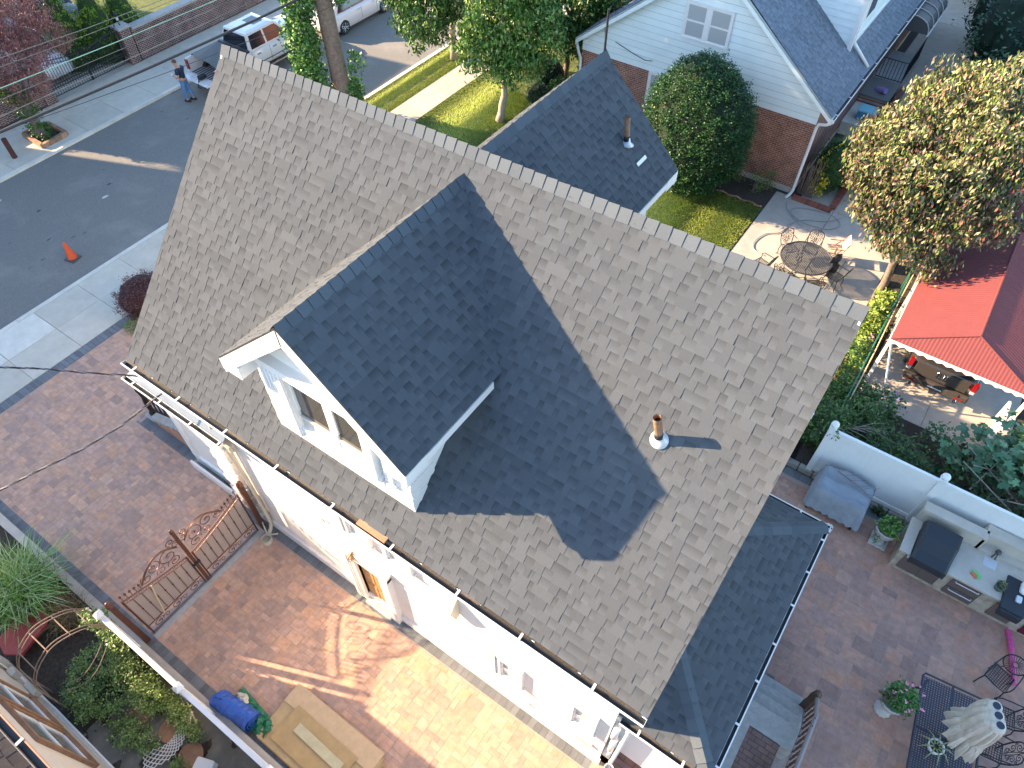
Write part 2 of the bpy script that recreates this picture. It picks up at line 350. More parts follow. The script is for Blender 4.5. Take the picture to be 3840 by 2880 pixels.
def blades(name,C,L,cols,seed=0,parent=None,m='grass',width=.012,arch=.5,label=None,cat=None,kind=None,up=None,loc=None):
    """grass blades: 3-segment strips"""
    g=np.random.default_rng(seed); C=np.asarray(C,float); n=len(C)
    a=g.uniform(0,2*np.pi,n); h=L*g.uniform(.6,1.4,n); lean=arch*g.uniform(.2,1.2,n)
    dx=np.stack([np.cos(a),np.sin(a),np.zeros(n)],1); sd=np.stack([-np.sin(a),np.cos(a),np.zeros(n)],1)*width
    P0=C; P1=C+dx*(h*lean*.35)[:,None]; P1[:,2]+=h*.6; P2=C+dx*(h*lean)[:,None]; P2[:,2]+=h*(1-.45*lean)
    V=np.stack([P0-sd,P0+sd,P1+sd*.8,P1-sd*.8,P2],1).reshape(-1,3); i=np.arange(n)*5
    F4=np.stack([i,i+1,i+2,i+3],1); F3=np.stack([i+3,i+2,i+4],1)
    me=bpy.data.meshes.new(name); P=np.array(wloc(parent)) if parent is not None else (np.array(loc) if loc is not None else np.array([C[:,0].mean(),C[:,1].mean(),C[:,2].min()]))
    V=(V-P).astype(np.float32); me.vertices.add(len(V)); me.vertices.foreach_set('co',V.ravel())
    lv=np.concatenate([F4,F3],1).ravel().astype(np.int32); me.loops.add(len(lv)); me.loops.foreach_set('vertex_index',lv)
    ls=(np.arange(n)[:,None]*7+np.array([0,4])).ravel().astype(np.int32); me.polygons.add(2*n); me.polygons.foreach_set('loop_start',ls); me.polygons.foreach_set('loop_total',np.tile([4,3],n).astype(np.int32)); me.update(calc_edges=True)
    pal=np.array(cols); c=pal[g.integers(0,len(pal),n)]*g.uniform(.7,1.3,(n,1)); ca=me.color_attributes.new('Col','FLOAT_COLOR','CORNER'); arr=np.ones((n,7,4),np.float32); arr[:,:,:3]=c[:,None,:]; ca.data.foreach_set('color',arr.ravel())
    me.materials.append(M[m]); o=bpy.data.objects.new(name,me); COL.objects.link(o)
    if parent is not None: o.parent=parent
    else: o.location=P
    return tag(o,label,cat,None,kind)
def rndin(n,x0,x1,y0,y1,z,seed=0):
    g=np.random.default_rng(seed); return np.stack([g.uniform(x0,x1,n),g.uniform(y0,y1,n),np.full(n,z)],1)
GREEN=[(.035,.085,.018),(.05,.12,.022),(.075,.16,.03),(.03,.07,.02)]
DKGREEN=[(.018,.05,.016),(.028,.075,.02),(.04,.095,.028)]
LTGREEN=[(.10,.20,.03),(.16,.27,.04),(.07,.15,.025)]
# ---------------- shingles ----------------
def clip(poly,v):
    us=[]
    n=len(poly)
    for i in range(n):
        (a,b),(c,d)=poly[i],poly[(i+1)%n]
        if (b-v)*(d-v)<=0 and b!=d: us.append(a+(c-a)*(v-b)/(d-b))
    return (min(us),max(us)) if len(us)>=2 else None
def shingles(mb,O,U,Vv,N,poly,expo=.156,seed=0,tint=(1,1,1),con=1.0,w=(.10,.26),vary=.10):
    """laminated shingles on one slope: courses of raised tabs and recesses, each a real step"""
    g=random.Random(seed); O=Vector(O);U=Vector(U).normalized();Vv=Vector(Vv).normalized();N=Vector(N).normalized()
    vm=max(p[1] for p in poly); v=0
    while v<vm-1e-4:
        v1=min(v+expo,vm); e0=clip(poly,v+1e-4); e1=clip(poly,v1-1e-4)
        if not e0 or not e1: v=v1; continue
        a0,b0=e0;a1,b1=e1; lo=min(a0,a1)-g.uniform(0,.3); hi=max(b0,b1); u=lo; tab=g.random()<.5; sh=g.uniform(.96,1.04)
        while u<hi:
            wd=g.uniform(*w) if tab else g.uniform(w[0]*.8,w[1]*.85)
            if g.random()<.04: wd=g.uniform(.28,.38)
            x0,x1=u,u+wd; u=x1
            p00,p10=max(x0,a0),min(x1,b0); p01,p11=max(x0,a1),min(x1,b1)
            if p10<=p00 and p11<=p01: tab=not tab; continue
            p10=max(p10,p00);p11=max(p11,p01)
            h0=.006+(.0045 if tab else 0); h1=.002+(.0045 if tab else 0)
            if tab and g.random()<.05: h0+=.006
            c=[tint[i]*sh*g.uniform(1-vary,1+vary) for i in range(1)]*3; c=[c[0]*tint[i]/tint[0] for i in range(3)]
            q=lambda uu,vv,hh: O+U*uu+Vv*vv+N*hh
            vs=[q(p00,v,h0),q(p10,v,h0),q(p11,v1,h1),q(p01,v1,h1),q(p00,v,0),q(p10,v,0),q(p11,v1,-.004),q(p01,v1,-.004)]
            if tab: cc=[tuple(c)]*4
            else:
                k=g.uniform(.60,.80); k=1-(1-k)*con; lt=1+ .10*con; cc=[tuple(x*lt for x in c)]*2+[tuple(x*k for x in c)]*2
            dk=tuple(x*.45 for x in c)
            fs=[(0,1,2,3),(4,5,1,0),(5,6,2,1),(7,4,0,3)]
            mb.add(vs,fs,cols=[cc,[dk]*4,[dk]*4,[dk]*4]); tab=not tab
        v=v1
def caps(mb,A,B,s1,s2,expo=.2,wd=.15,thick=.016,seed=0,tint=1.0,bulge=.035):
    """bent cap shingles lapped along a ridge from A to B; s1,s2 unit vectors down each side"""
    g=random.Random(seed);A=Vector(A);B=Vector(B);L=(B-A).length;D=(B-A)/L;s1=Vector(s1).normalized();s2=Vector(s2).normalized();up=(-(s1+s2)).normalized()
    n=max(1,round(L/expo));e=L/n
    for i in range(n):
        a=A+D*(e*i); b=A+D*(e*i+e+.03); c=g.uniform(.9,1.12)*tint
        def ring(p,h):
            sk=g.uniform(-.008,.008)
            return [p+s1*wd+up*h*.6,p+s1*wd*.45+up*(h+bulge*.6),p+up*(h+bulge+.005)+D*sk,p+s2*wd*.45+up*(h+bulge*.6),p+s2*wd+up*h*.6]
        r0=ring(a,thick+.012); r1=ring(b,thick-.010); r2=[x-up*.02 for x in r0]; 
        vs=r0+r1+r2; fs=[(k,k+1,5+k+1,5+k) for k in range(4)]+[(10+k,10+k+1,k+1,k) for k in range(4)]
        fs+=[(10,0,5),(14,9,4)]
        mb.add(vs,fs,cols=[[(c,c,c)]*4]*4+[[(c*.22,)*3]*4]*4+[[(c*.5,)*3]*3]*2)  # butt faces coloured dark to paint the shade line at each lap
def gutter(name,A,B,out,parent,w=.13,d=.10,grit=True,seed=0,hang=.8,label=None,endcap=True,zin=.0):
    """open K gutter from A to B (inner top edge), out = horizontal unit vector away from the house"""
    A=Vector(A);B=Vector(B);L=(B-A).length;D=(B-A)/L;o=Vector(out);u=Vector((0,0,1)); b=MB(); t=.012
    prof=[(0,0),(0,-d),(w*.75,-d),(w,-d*.35),(w,0),(w-.022,0),(w-.022,-.015),(w-t-.006,-.02),(w-t,-d*.4),(w*.7,-d+t),(t,-d+t),(t,0)]
    vs=[p+o*x+u*z for p in(A,B) for x,z in prof]; n=len(prof)
    b.add(vs,[(i,(i+1)%n,n+(i+1)%n,n+i) for i in range(n)]+([tuple(range(n)),tuple(range(2*n-1,n-1,-1))] if endcap else []))
    if endcap:
        for p,s in((A,-1),(B,1)): b.prism([p,p+o*w,p+o*w*.98-u*d*.4,p+o*w*.75-u*d,p-u*d],D*s*.004)
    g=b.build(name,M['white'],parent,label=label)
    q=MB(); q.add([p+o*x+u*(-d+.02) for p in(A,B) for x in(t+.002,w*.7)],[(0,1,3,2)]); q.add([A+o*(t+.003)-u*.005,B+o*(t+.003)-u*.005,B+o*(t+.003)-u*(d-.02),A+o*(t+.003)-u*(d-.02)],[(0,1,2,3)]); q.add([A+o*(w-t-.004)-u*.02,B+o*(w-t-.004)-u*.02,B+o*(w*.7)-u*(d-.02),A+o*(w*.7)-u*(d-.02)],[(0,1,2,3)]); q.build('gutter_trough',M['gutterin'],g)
    k=.35; r=random.Random(seed)
    while k<L:
        h=MB(); p=A+D*k; h.add([p-o*.0+u*.004+D*s for s in(-.02,.02)]+[p+o*w+u*.004+D*s for s in(.02,-.02)]+[p+u*.014+D*s for s in(-.02,.02)]+[p+o*w+u*.014+D*s for s in(.02,-.02)],[(4,5,6,7),(0,1,5,4),(1,2,6,5),(2,3,7,6),(3,0,4,7)]); h.build('hanger',M['white'],g); k+=hang*r.uniform(.93,1.07)
    if grit:
        e=MB(); x=0
        while x<L-.1:
            l=r.uniform(.4,1.1); p=A+D*x; pe=A+D*min(L,x+l*.93); c=r.uniform(.5,1.3); e.add([p-o*.03+u*.008,p+o*.03+u*.006,pe+o*.03+u*.006,pe-o*.03+u*.008],[(0,1,2,3)],col=(c,c*r.uniform(.92,1),c*r.uniform(.8,1))); x+=l
        e.build('drip_edge_grit',M['debris'],g)
    return g
# ================= GROUND, STREET, PAVING =================
def slab(name,mats,rects,z0,z1,label=None,kind='structure',bev=0,col=None,seed=0):
    b=MB(); g=random.Random(seed)
    for r in rects:
        c=g.uniform(.93,1.06); b.box(r[0],r[1],r[2],r[3],z0,z1,(c,c,c))
    return b.build(name,mats,None,label,None,None,kind,loc=(rects[0][0],rects[0][2],0))
b=MB(); b.quad((-260,-200,-.30),(200,-200,-.30),(200,260,-.30),(-260,260,-.30)); b.build('ground',M['soil'],None,kind='structure',loc=(0,0,-.3))
slab('road',M['asphalt'],[(-29.4,-22.05,-70,110)],-.25,-.10)
def slabs(x0,x1,ys,gap=.012):
    return [(x0,x1,a+gap/2,b_-gap/2) for a,b_ in zip(ys[:-1],ys[1:])]
ys=[-60,-40,-20,-10,-6,-3,-.3,1.3,2.9,4.52,6.1,7.7,9.4,11.1,12.8,14.4,16,17.6,19.2]
slab('curb',M['conclight'],slabs(-22.05,-21.88,[-60,-30,-10,-3,1.1,4.0,7.5,11,14.5,18,21.5,25,28.5,32,40,60,100])+slabs(-29.57,-29.4,[-60,-20,0,5.2,8.6,12,15.5,19,22.5,26,30,40,60,100]),-.25,.0,seed=3)
slab('near_sidewalk',M['concrete'],slabs(-21.87,-20.65,ys)+slabs(-20.64,-19.33,ys),-.2,-.004,seed=4)
slab('new_sidewalk_panel',M['conclight'],[(-21.86,-20.655,2.925,4.50),(-21.86,-20.655,1.33,2.89)],-.1,.0,seed=5)
fs=[-60,-30,-8,-3,0,2.5,4.6,6.6,8.6,10.2,11.9,13.6,15.3,17,18.7,20.4,22.1,23.8,25.5,27.2,30,36,50,80]
slab('far_sidewalk',M['concrete'],slabs(-31.2,-29.58,fs)+slabs(-32.66,-31.21,fs),-.2,-.006,seed=6)
slab('joint_bed',M['dark'],[(-21.9,-19.3,-60,19.2),(-32.7,-29.56,-60,80)],-.22,-.05)
# front strip, walk and lawns beyond the house
slab('front_walk',M['warmconc'],slabs(-20.33,-19.02,[19.2,20.9,22.6,24.3,26,27.7,29.4,31,34,38,45,60]),-.2,.0,seed=8)
def lawn(name,x0,x1,y0,y1,n,seed,label,h=.07,z=-.02,dens=1):
    o=slab(name+'_soil',M['lawnbase'],[(x0,x1,y0,y1)],-.2,z)
    C=rndin(n,x0,x1,y0,y1,z,seed)
    return blades(name,C,h,[(.25,.37,.05),(.32,.43,.07),(.37,.44,.09),(.19,.29,.045),(.40,.40,.15)],seed,width=.011,arch=.7,label=label,cat='grass',kind='stuff')
lawn('kerb_grass',-21.86,-20.36,19.0,36,24000,11,'sunlit strip of lawn between the kerb and the front walk')
lawn('front_lawn',-19.0,-13.5,18.6,24.5,26000,12,'sunlit front lawn beyond the roof ridge around the tree')
lawn('front_lawn_shaded_part',-19.0,-14.2,24.5,40,22000,13,'lawn in front of the blue and brick house behind the trees')
lawn('side_lawn',-9.6,-4.80,17.0,23.0,34000,14,'dry sunlit lawn beside the concrete patio')
slab('yard_soil',M['soil'],[(-18.9,-9.6,12.0,18.6),(-13.5,-9.6,18.6,24.4),(-9.6,-4.8,12,17)],-.2,-.03)
# NH patio
g_=[(-4.72,-2.55,21.9,24.25),(-2.53,-.02,21.9,24.25),(-4.72,-3.0,20.0,21.88),(-2.98,-1.3,20.0,21.88),(-1.28,-.02,20.0,21.88),(-4.72,-2.4,17.5,19.98),(-2.38,-.02,17.5,19.98),(-4.72,-2.4,13.2,17.48),(-2.38,-.02,13.2,17.48),(-3.85,-1.9,24.27,27),(-3.85,-1.9,27.02,30.2),(-1.88,-.02,24.27,27)]
slab('neighbour_patio',M['warmconc'],g_,-.2,.0,seed=21)
slab('neighbour_side_path',M['warmconc'],[(-3.85,-1.35,30.22,33.5),(-3.85,-1.2,33.52,37),(-3.85,-1.2,37.02,42),(-3.85,-1.2,42.02,60)],-.2,-.002,seed=22)
slab('patio_joint_bed',M['dark'],[(-4.8,.02,13.1,60)],-.22,-.03)
# brick edging strips beside patios
def edging(name,rects,labels,group):
    g=random.Random(5)
    for (x0,x1,y0,y1,ax),label in zip(rects,labels):
        b=MB(); L=(y1-y0) if ax=='y' else (x1-x0); n=int(L/.085)
        for i in range(n):
            a=(y0 if ax=='y' else x0)+L*i/n; e=a+L/n-.012; c=g.uniform(.75,1.2); cc=(.30*c,.10*c,.065*c)
            if ax=='y': b.box(x0,x1,a,e,-.02,.085,cc)
            else: b.box(a,e,y0,y1,-.02,.085,cc)
        o=b.build(name,mat('edging_brick',(1,1,1),.85,noise=.2,nscale=20,bump=.3,bscale=50),None,label,'edging',group)
        q=MB(); q.box(x0+.01,x1-.01,y0+.01,y1-.01,-.02,.07,(.45,.40,.36)); q.build('mortar',M['joint'],o)
edging('brick_edging',[(.0,.24,15.5,21.6,'y')],['red brick edging between the concrete patio and the tree bed'],'brick edging')
edging('brick_edging',[(-4.1,-2.62,24.08,24.34,'x'),(-2.78,-2.54,24.36,27.2,'y')],['red brick edging of the shrub bed touching the white downspout','red brick edging of the shrub bed running away along the side path'],'brick edging of the shrub bed')
slab('planting_soil',M['soil'],[(-4.0,-2.8,24.4,27.4),(.25,1.0,13.1,30),(1.0,9,12.95,16.2)],-.2,-.015)
slab('flower_bed_soil',M['soil'],[(-9.6,-4.8,23.0,24.38)],-.2,.02)
slab('hedge_soil',M['soil'],[(-1.15,30,30.3,70),(-1.3,.2,24.3,30.3),(4.5,30,16.2,30.3)],-.2,-.02)
slab('carport_floor',M['warmconc'],slabs(.95,2.75,[16.2,19,22,26,32])+slabs(2.76,4.9,[16.2,19,22,26,32]),-.2,.0,seed=23)
# near driveway pavers
def pavers(name,inside,x0,x1,y0,y1,u,seed,mt,zt=.0,pal=None,gap=.0035):
    g=random.Random(seed); nx=int((x1-x0)/u); ny=int((y1-y0)/u); occ=[[not inside(x0+(i+.5)*u,y0+(j+.5)*u) for j in range(ny)] for i in range(nx)]
    b=MB(); S=[(2,1),(2,2),(3,2),(1,1),(2,1),(2,2),(3,2),(1,2)]
    for i in range(nx):
        for j in range(ny):
            if occ[i][j]: continue
            ss=S[:]; g.shuffle(ss); ss.append((1,1))
            for a,c in ss:
                if i+a<=nx and j+c<=ny and not any(occ[i+p][j+q] for p in range(a) for q in range(c)): break
            else: a=c=1
            for p in range(a):
                for q in range(c): occ[i+p][j+q]=True
            k=g.choice(pal); q_=g.uniform(.91,1.09); k=tuple(v*q_ for v in k); dz=g.uniform(-.0015,.0015)
            X0,X1,Y0,Y1=x0+i*u+gap,x0+(i+a)*u-gap,y0+j*u+gap,y0+(j+c)*u-gap
            q_=g.uniform(.86,1.08); k2=tuple(v*q_ for v in k); e=.004
            b.add([(X0,Y0,zt-.006+dz),(X1,Y0,zt-.006+dz),(X1,Y1,zt-.006+dz),(X0,Y1,zt-.006+dz),(X0+e,Y0+e,zt+dz),(X1-e,Y0+e,zt+dz),(X1-e,Y1-e,zt+dz),(X0+e,Y1-e,zt+dz)],
              [(4,5,6,7),(0,1,5,4),(1,2,6,5),(2,3,7,6),(3,0,4,7)],cols=[[k,k2,k,k2]]+[[k]*4]*4)
    return b.build(name,mt,None,kind='structure',loc=(x0,y0,0))
PAL=[(1,1,1),(1.06,.98,.94),(.93,.92,.97),(.84,.86,.94),(1.09,1.0,.90),(.98,.96,.98),(.96,.95,.98),(.76,.79,.86),(1.04,1.0,.98),(1,.98,.97)]
hx=[(-13.05,-11.0,3.62,20),(-15.45,-13.05,3.66,20),(-11.0,-.1,3.38,20)]
def in_drive(x,y):
    if any(a<x<c and p<y<q for a,c,p,q in hx): return False
    if -10.22<x<-9.98 : return False
    return .06<y and not(x<-15.4 and y>6.15)
pavers('driveway',in_drive,-18.94,1.6,.06,12.5,.122,31,M['paver'],pal=PAL)
slab('driveway_bed',M['joint'],[(-19.3,1.75,-.16,3.7),(-18.95,-13,3.7,6.3)],-.2,-.004)
b=MB(); g=random.Random(9)
def strip(b,x0,x1,y0,y1,step,ax):
    n=int(((x1-x0) if ax=='x' else (y1-y0))/step)
    for i in range(n):
        c=g.uniform(.8,1.2); c=(c,c*1.0,c*1.02)
        if ax=='x': b.box(x0+step*i+.004,x0+step*(i+1)-.004,y0,y1,-.02,.001,c)
        else: b.box(x0,x1,y0+step*i+.004,y0+step*(i+1)-.004,-.02,.001,c)
strip(b,-18.94,1.7,-.15,.05,.15,'x'); strip(b,-19.31,-18.96,-.15,6.3,.15,'y'); strip(b,-10.98,-.45,3.39,3.665,.15,'x'); strip(b,-13.04,-11.0,3.63,3.95,.15,'x'); strip(b,-15.55,-13.06,3.67,3.95,.15,'x')
strip(b,-10.21,-10.12,.06,3.37,.2,'y')
b.build('paver_border',M['paverdark'],None,kind='structure',loc=(-19,0,0))
slab('gate_threshold',M['stone'],[(-10.11,-9.97,.06,1.2),(-10.11,-9.97,1.21,2.3),(-10.11,-9.97,2.31,3.36)],-.1,.012)
# rear patio
def in_pat(x,y):
    if x<2.75 and y<7.0 and x>1.5: return False
    if x<1.5 and y<9.2 : return False
    return y<12.55
pavers('rear_patio',in_pat,-.45,9.0,2.8,12.6,.172,33,M['paver'],zt=.0,pal=[(k[0]*.90,k[1]*.80,k[2]*.82) for k in PAL],gap=.0045)
slab('rear_patio_bed',M['joint'],[(-.5,9.1,3.9,12.75)],-.2,-.004)
b=MB(); strip(b,1.6,2.75,7.02,7.16,.2,'x') if False else None
strip(b,-.5,9,12.55,12.80,.22,'x')
b.box(1.82,1.99,7.2,7.36,-.02,.004); [b.box(1.8+.2*i+.004,2.0+.2*i-.004,7.02,7.22,-.02,.004) for i in range(5)]
b.build('patio_border',M['paverdark'],None,kind='structure',loc=(0,12,0))
# left garden
slab('garden_soil',M['soil'],[(-18.9,-9.5,-6,-.36),(-9.5,2,-2.2,-.36)],-.2,-.02)
# ================= MAIN HOUSE =================
X0r,X1r,YE,ZE,YR,ZR=-11.55,.03,3.25,5.76,7.53,10.26
SL=(ZR-ZE)/(YR-YE); LS=math.hypot(YR-YE,ZR-ZE); YB=YR+(YR-YE)
H=thing('house','white stuccoed house with a grey shingled gable roof filling the middle of the photo','house',(-5.8,7.5,0))
vF=Vector((0,YR-YE,ZR-ZE)).normalized(); nF=Vector((0,-(ZR-ZE),YR-YE)).normalized()
vBk=Vector((0,-(YR-YE),ZR-ZE)).normalized(); nBk=Vector((0,ZR-ZE,YR-YE)).normalized()
# walls
b=MB()
wy0,wy1=3.66,11.40; zt0=ZE+SL*(wy0-YE)-.16; zr=ZR-.16-.04
b.prism([(-.38,wy0,-.02),(-.38,wy1,-.02),(-.38,wy1,zt0),(-.38,YR,zr),(-.38,wy0,zt0)],(-10.75,0,0))
b.build('wall',M['stucco'],H)
# roof deck (thickness under the shingles)
b=MB()
for s in(1,-1):
    ye=YE if s>0 else YB; n=nF if s>0 else nBk
    p=[Vector((X0r,ye,ZE)),Vector((X1r,ye,ZE)),Vector((X1r,YR,ZR)),Vector((X0r,YR,ZR))]
    b.prism([q-n*.03 for q in p],-n*.045)
b.build('roof_deck',M['white'],H)
b=MB()
for s in(1,-1):
    ye=YE if s>0 else YB; n=nF if s>0 else nBk; p=[Vector((X0r,ye,ZE)),Vector((X1r,ye,ZE)),Vector((X1r,YR,ZR)),Vector((X0r,YR,ZR))]
    b.prism([q-n*.002 for q in p],-n*.024)
roof=b.build('roof',M['felt'],H)
b=MB()
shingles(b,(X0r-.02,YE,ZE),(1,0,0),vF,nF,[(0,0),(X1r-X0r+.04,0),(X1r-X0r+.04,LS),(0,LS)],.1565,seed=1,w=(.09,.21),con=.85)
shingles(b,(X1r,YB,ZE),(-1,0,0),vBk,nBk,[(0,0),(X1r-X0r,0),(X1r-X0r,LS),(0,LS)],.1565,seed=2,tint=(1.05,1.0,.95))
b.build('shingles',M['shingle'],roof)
b=MB(); caps(b,(X1r+.01,YR,ZR+.0),(X0r-.01,YR,ZR+.0),-vF,-vBk,.203,.165,seed=3,tint=1.05)
b.build('ridge_caps',M['cap'],roof)
# rake boards on the two gable ends
for xx,dx in((X1r,-.03),(X0r,.03)):
    b=MB()
    for ye,v,n in((YE,vF,nF),(YB,vBk,nBk)):
        a=Vector((xx,ye,ZE)); e=Vector((xx,YR,ZR)); b.prism([a-n*.028,e-n*.028,e-n*.20,a-n*.20],(dx,0,0))
    b.build('rake_board',M['white'],H)
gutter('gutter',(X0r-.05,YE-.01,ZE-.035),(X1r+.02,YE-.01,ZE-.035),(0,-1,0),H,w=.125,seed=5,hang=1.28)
b=MB(); b.obox((-5.05,3.21,ZE+.006),(.62,.11,.03)); b.build('patch_board',mat('raw_pine',(.36,.21,.12),.7,noise=.2,nscale=9),H)
# soffit
b=MB(); b.box(X0r,X1r,YE-.005,3.655,ZE-.15,ZE-.12); b.build('soffit',M['white'],H)
# wall details on the south wall (plane Y=3.66)
b=MB(); b.box(-13.0,-.34,3.60,3.66,0,.30); 
b.build('base_plinth',M['stucco'],H)
# side door with fluted surround
D=MB(); D.box(-6.62,-5.86,3.652,3.663,.1,2.16); door=D.build('door',M['oak'],H)
d=MB()
for z0,z1 in((.3,.95),(1.1,1.95)):
    for x0,x1 in((-6.55,-6.28),(-6.2,-5.93)): d.box(x0,x1,3.64,3.652,z0,z1)
d.build('door_panel',M['oak'],door)
s=MB()
for k in range(5): s.box(-6.96+.055*k,-6.915+.055*k,3.50+.012*abs(k-2),3.66,0,2.30)
s.box(-6.98,-6.68,3.535,3.66,0,2.30); s.box(-6.68,-6.62,3.53,3.66,0,2.22)
s.box(-5.86,-5.62,3.50,3.66,0,2.34); s.box(-6.98,-5.62,3.52,3.66,2.22,2.48)
s.box(-7.02,-5.58,3.50,3.66,2.48,2.56); s.build('door_surround',M['stucco'],H,bev=.006)
s=MB(); s.box(-6.62,-5.86,3.45,3.66,0,.09); s.build('door_step',M['conclight'],H)
s=MB(); s.box(-6.68,-6.62,3.60,3.655,.09,2.2); s.build('door_jamb',M['oak'],H)
# brass ring lamp above the door
lm=thing('wall_lamp','round brass wall lantern above the wooden side door','lamp',(-6.55,3.56,2.45))
s=MB(); s.lathe([(.0,0),(.055,.02),(.075,.10),(.06,.18),(.02,.22)],(-6.55,3.52,2.36),14); s.build('lantern',mat('amber_glass',(.55,.36,.16),.3),lm,smooth=True)
s=MB()
for a in range(4):
    an=R_(45*a); s.tube([(-6.55+.11*math.cos(t)*math.cos(an),3.50+.11*math.cos(t)*math.sin(an),2.46+.13*math.sin(t)) for t in [R_(x) for x in range(0,360,24)]],.006,5,closed=True)
s.tube([(-6.55,3.66,2.55),(-6.55,3.5,2.62),(-6.55,3.5,2.55)],.008,5); s.build('lantern_frame',mat('old_brass',(.30,.17,.08),.4,metal=.6),lm)
# windows of the south wall: recessed openings shown by deep reveals
def south_window(x0,x1,z0,z1,lab,style=0):
    w_=MB(); t=.09
    w_.box(x0-t,x0,3.57,3.66,z0-.02,z1+t); w_.box(x1,x1+t,3.57,3.66,z0-.02,z1+t); w_.box(x0,x1,3.57,3.66,z1,z1+t); w_.box(x0-t-.04,x1+t+.04,3.53,3.66,z0-.09,z0-.02)
    if style: 
        for k in range(3): w_.box(x0-t-.05-.05*k,x0-t-.015-.05*k,3.545,3.66,z0-.02,z1+t)
    f=w_.build('window',M['stucco'],H,label=lab,bev=.004)
    q=MB(); q.box(x0,x1,3.635,3.655,z0-.02,z1); q.build('pane',M['blind'],f)
    q=MB(); c=.035; q.box(x0,x0+c,3.60,3.64,z0,z1);q.box(x1-c,x1,3.60,3.64,z0,z1);q.box(x0,x1,3.60,3.64,z1-c,z1);q.box(x0,x1,3.60,3.64,z0-.02,z0+c);q.box(x0,x1,3.605,3.63,(z0+z1)/2-.015,(z0+z1)/2+.015); q.build('sash',M['white'],f)
south_window(-2.78,-2.35,1.45,2.35,'small window with grooved frame low on the white wall',1)
south_window(-1.12,-.72,1.75,2.75,'deep white window recess near the wall corner')
south_window(-5.42,-4.9,3.62,4.5,'white window right below the gutter')
south_window(-6.45,-5.95,3.55,4.4,'grooved white window below the gutter beside the lamp',1)
# stucco sill block and vent hood
s=MB(); s.prism([(-3.9,3.66,3.15),(-3.9,3.52,3.1),(-3.9,3.40,3.6),(-3.9,3.66,3.95)],(.16,0,0)); s.build('vent_hood',M['creammetal'],H,bev=.01)
for q_ in((-2.35,-2.1,3.56,3.66,.55,.62),(-.95,-.6,3.60,3.66,.75,.95)):
    s=MB(); s.box(*q_); s.build('wall_box',M['cream'],H)
# corner pilaster, downspouts, meters
s=MB(); s.box(-10.95,-10.35,3.56,3.66,.1,5.5); s.box(-10.99,-10.31,3.54,3.66,4.9,5.5)
for k in range(9): s.box(-11.0,-10.3,3.545,3.66,.35+.5*k,.60+.5*k)
s.build('corner_quoins',M['stucco'],H,bev=.008)
s=MB(); s.tube([(-10.30,3.25,5.6),(-10.30,3.33,5.45),(-10.25,3.56,5.2),(-10.22,3.58,4.3),(-10.18,3.50,3.9),(-10.10,3.45,3.75),(-10.02,3.56,3.5),(-9.92,3.58,2.4),(-9.88,3.58,.3),(-9.86,3.5,.12),(-9.8,3.36,.06)],.05,8); s.build('downspout',M['creammetal'],H,smooth=True)
s=MB(); s.tube([(-10.1,3.61,5.3),(-10.08,3.61,3.9)],.022,6); s.tube([(-9.98,3.61,3.4),(-9.93,3.61,.9)],.022,6); s.tube([(-9.75,3.6,3.9),(-9.72,3.6,1.0)],.018,6); s.build('wall_conduit',M['creammetal'],H)
s=MB(); s.box(-10.25,-9.78,3.50,3.66,3.55,3.78); s.build('junction_box',M['creammetal'],H,bev=.01)
mt=MB(); mt.box(-10.55,-10.2,3.42,3.62,1.2,1.55); mt.cyl((-10.38,3.42,1.05),(-10.38,3.28,1.05),.09,n=14); mt.box(-10.5,-10.25,3.45,3.62,.75,1.0); mt.tube([(-10.4,3.5,1.2),(-10.4,3.5,.7),(-10.45,3.5,.1)],.025,6); mt.tube([(-10.25,3.5,.7),(-10.25,3.5,.05)],.025,6)
mt.build('gas_meter',mat('meter_grey',(.42,.46,.48),.45,metal=.2),H,bev=.006)
bk=MB(); bk.lathe([(.10,0),(.13,.0),(.13,.16),(.115,.16),(.11,.03),(0,.03)],(-9.72,3.22,0),16); bk.build('drain_bucket',M['concrete'],None,'small round drain cup on the pavers below the cream downspout','drain')
# leaf ornaments on wall
lo=MB(); g=random.Random(3)
lo.add([(-7.32+.07*math.cos(R_(a))*(1 if i%2 else .6),3.62,3.05+.085*math.sin(R_(a))*(1 if i%2 else .6)) for i,a in enumerate(range(0,360,30))],[tuple(range(12))]); lo.build('leaf_ornament',mat('ornament_copper',(.33,.19,.11),.5,metal=.4),H)
# ---------- front porch block with cheek wall ----------
b=MB(); b.box(-13.0,-11.14,3.86,8.0,0,3.95); b.build('porch_wall',M['stucco'],H)
b=MB(); b.box(-13.04,-11.1,3.80,3.86,0,.35); b.box(-13.06,-12.90,3.79,3.88,.35,3.9); b.build('porch_trim',M['vinyl'],H)
b=MB(); b.prism([(-12.95,3.45,4.06),(-9.75,3.45,4.06),(-9.75,3.655,4.24),(-11.12,3.66,4.24),(-11.12,6.8,4.9),(-12.95,6.8,4.9)],(0,0,.04)); b.build('porch_roof',mat('porch_sheet',(.16,.20,.24),.3,metal=.2),H)
gutter('porch_gutter',(-12.98,3.44,4.09),(-9.75,3.44,4.09),(0,-1,0),H,w=.12,grit=False,seed=8,hang=.95)
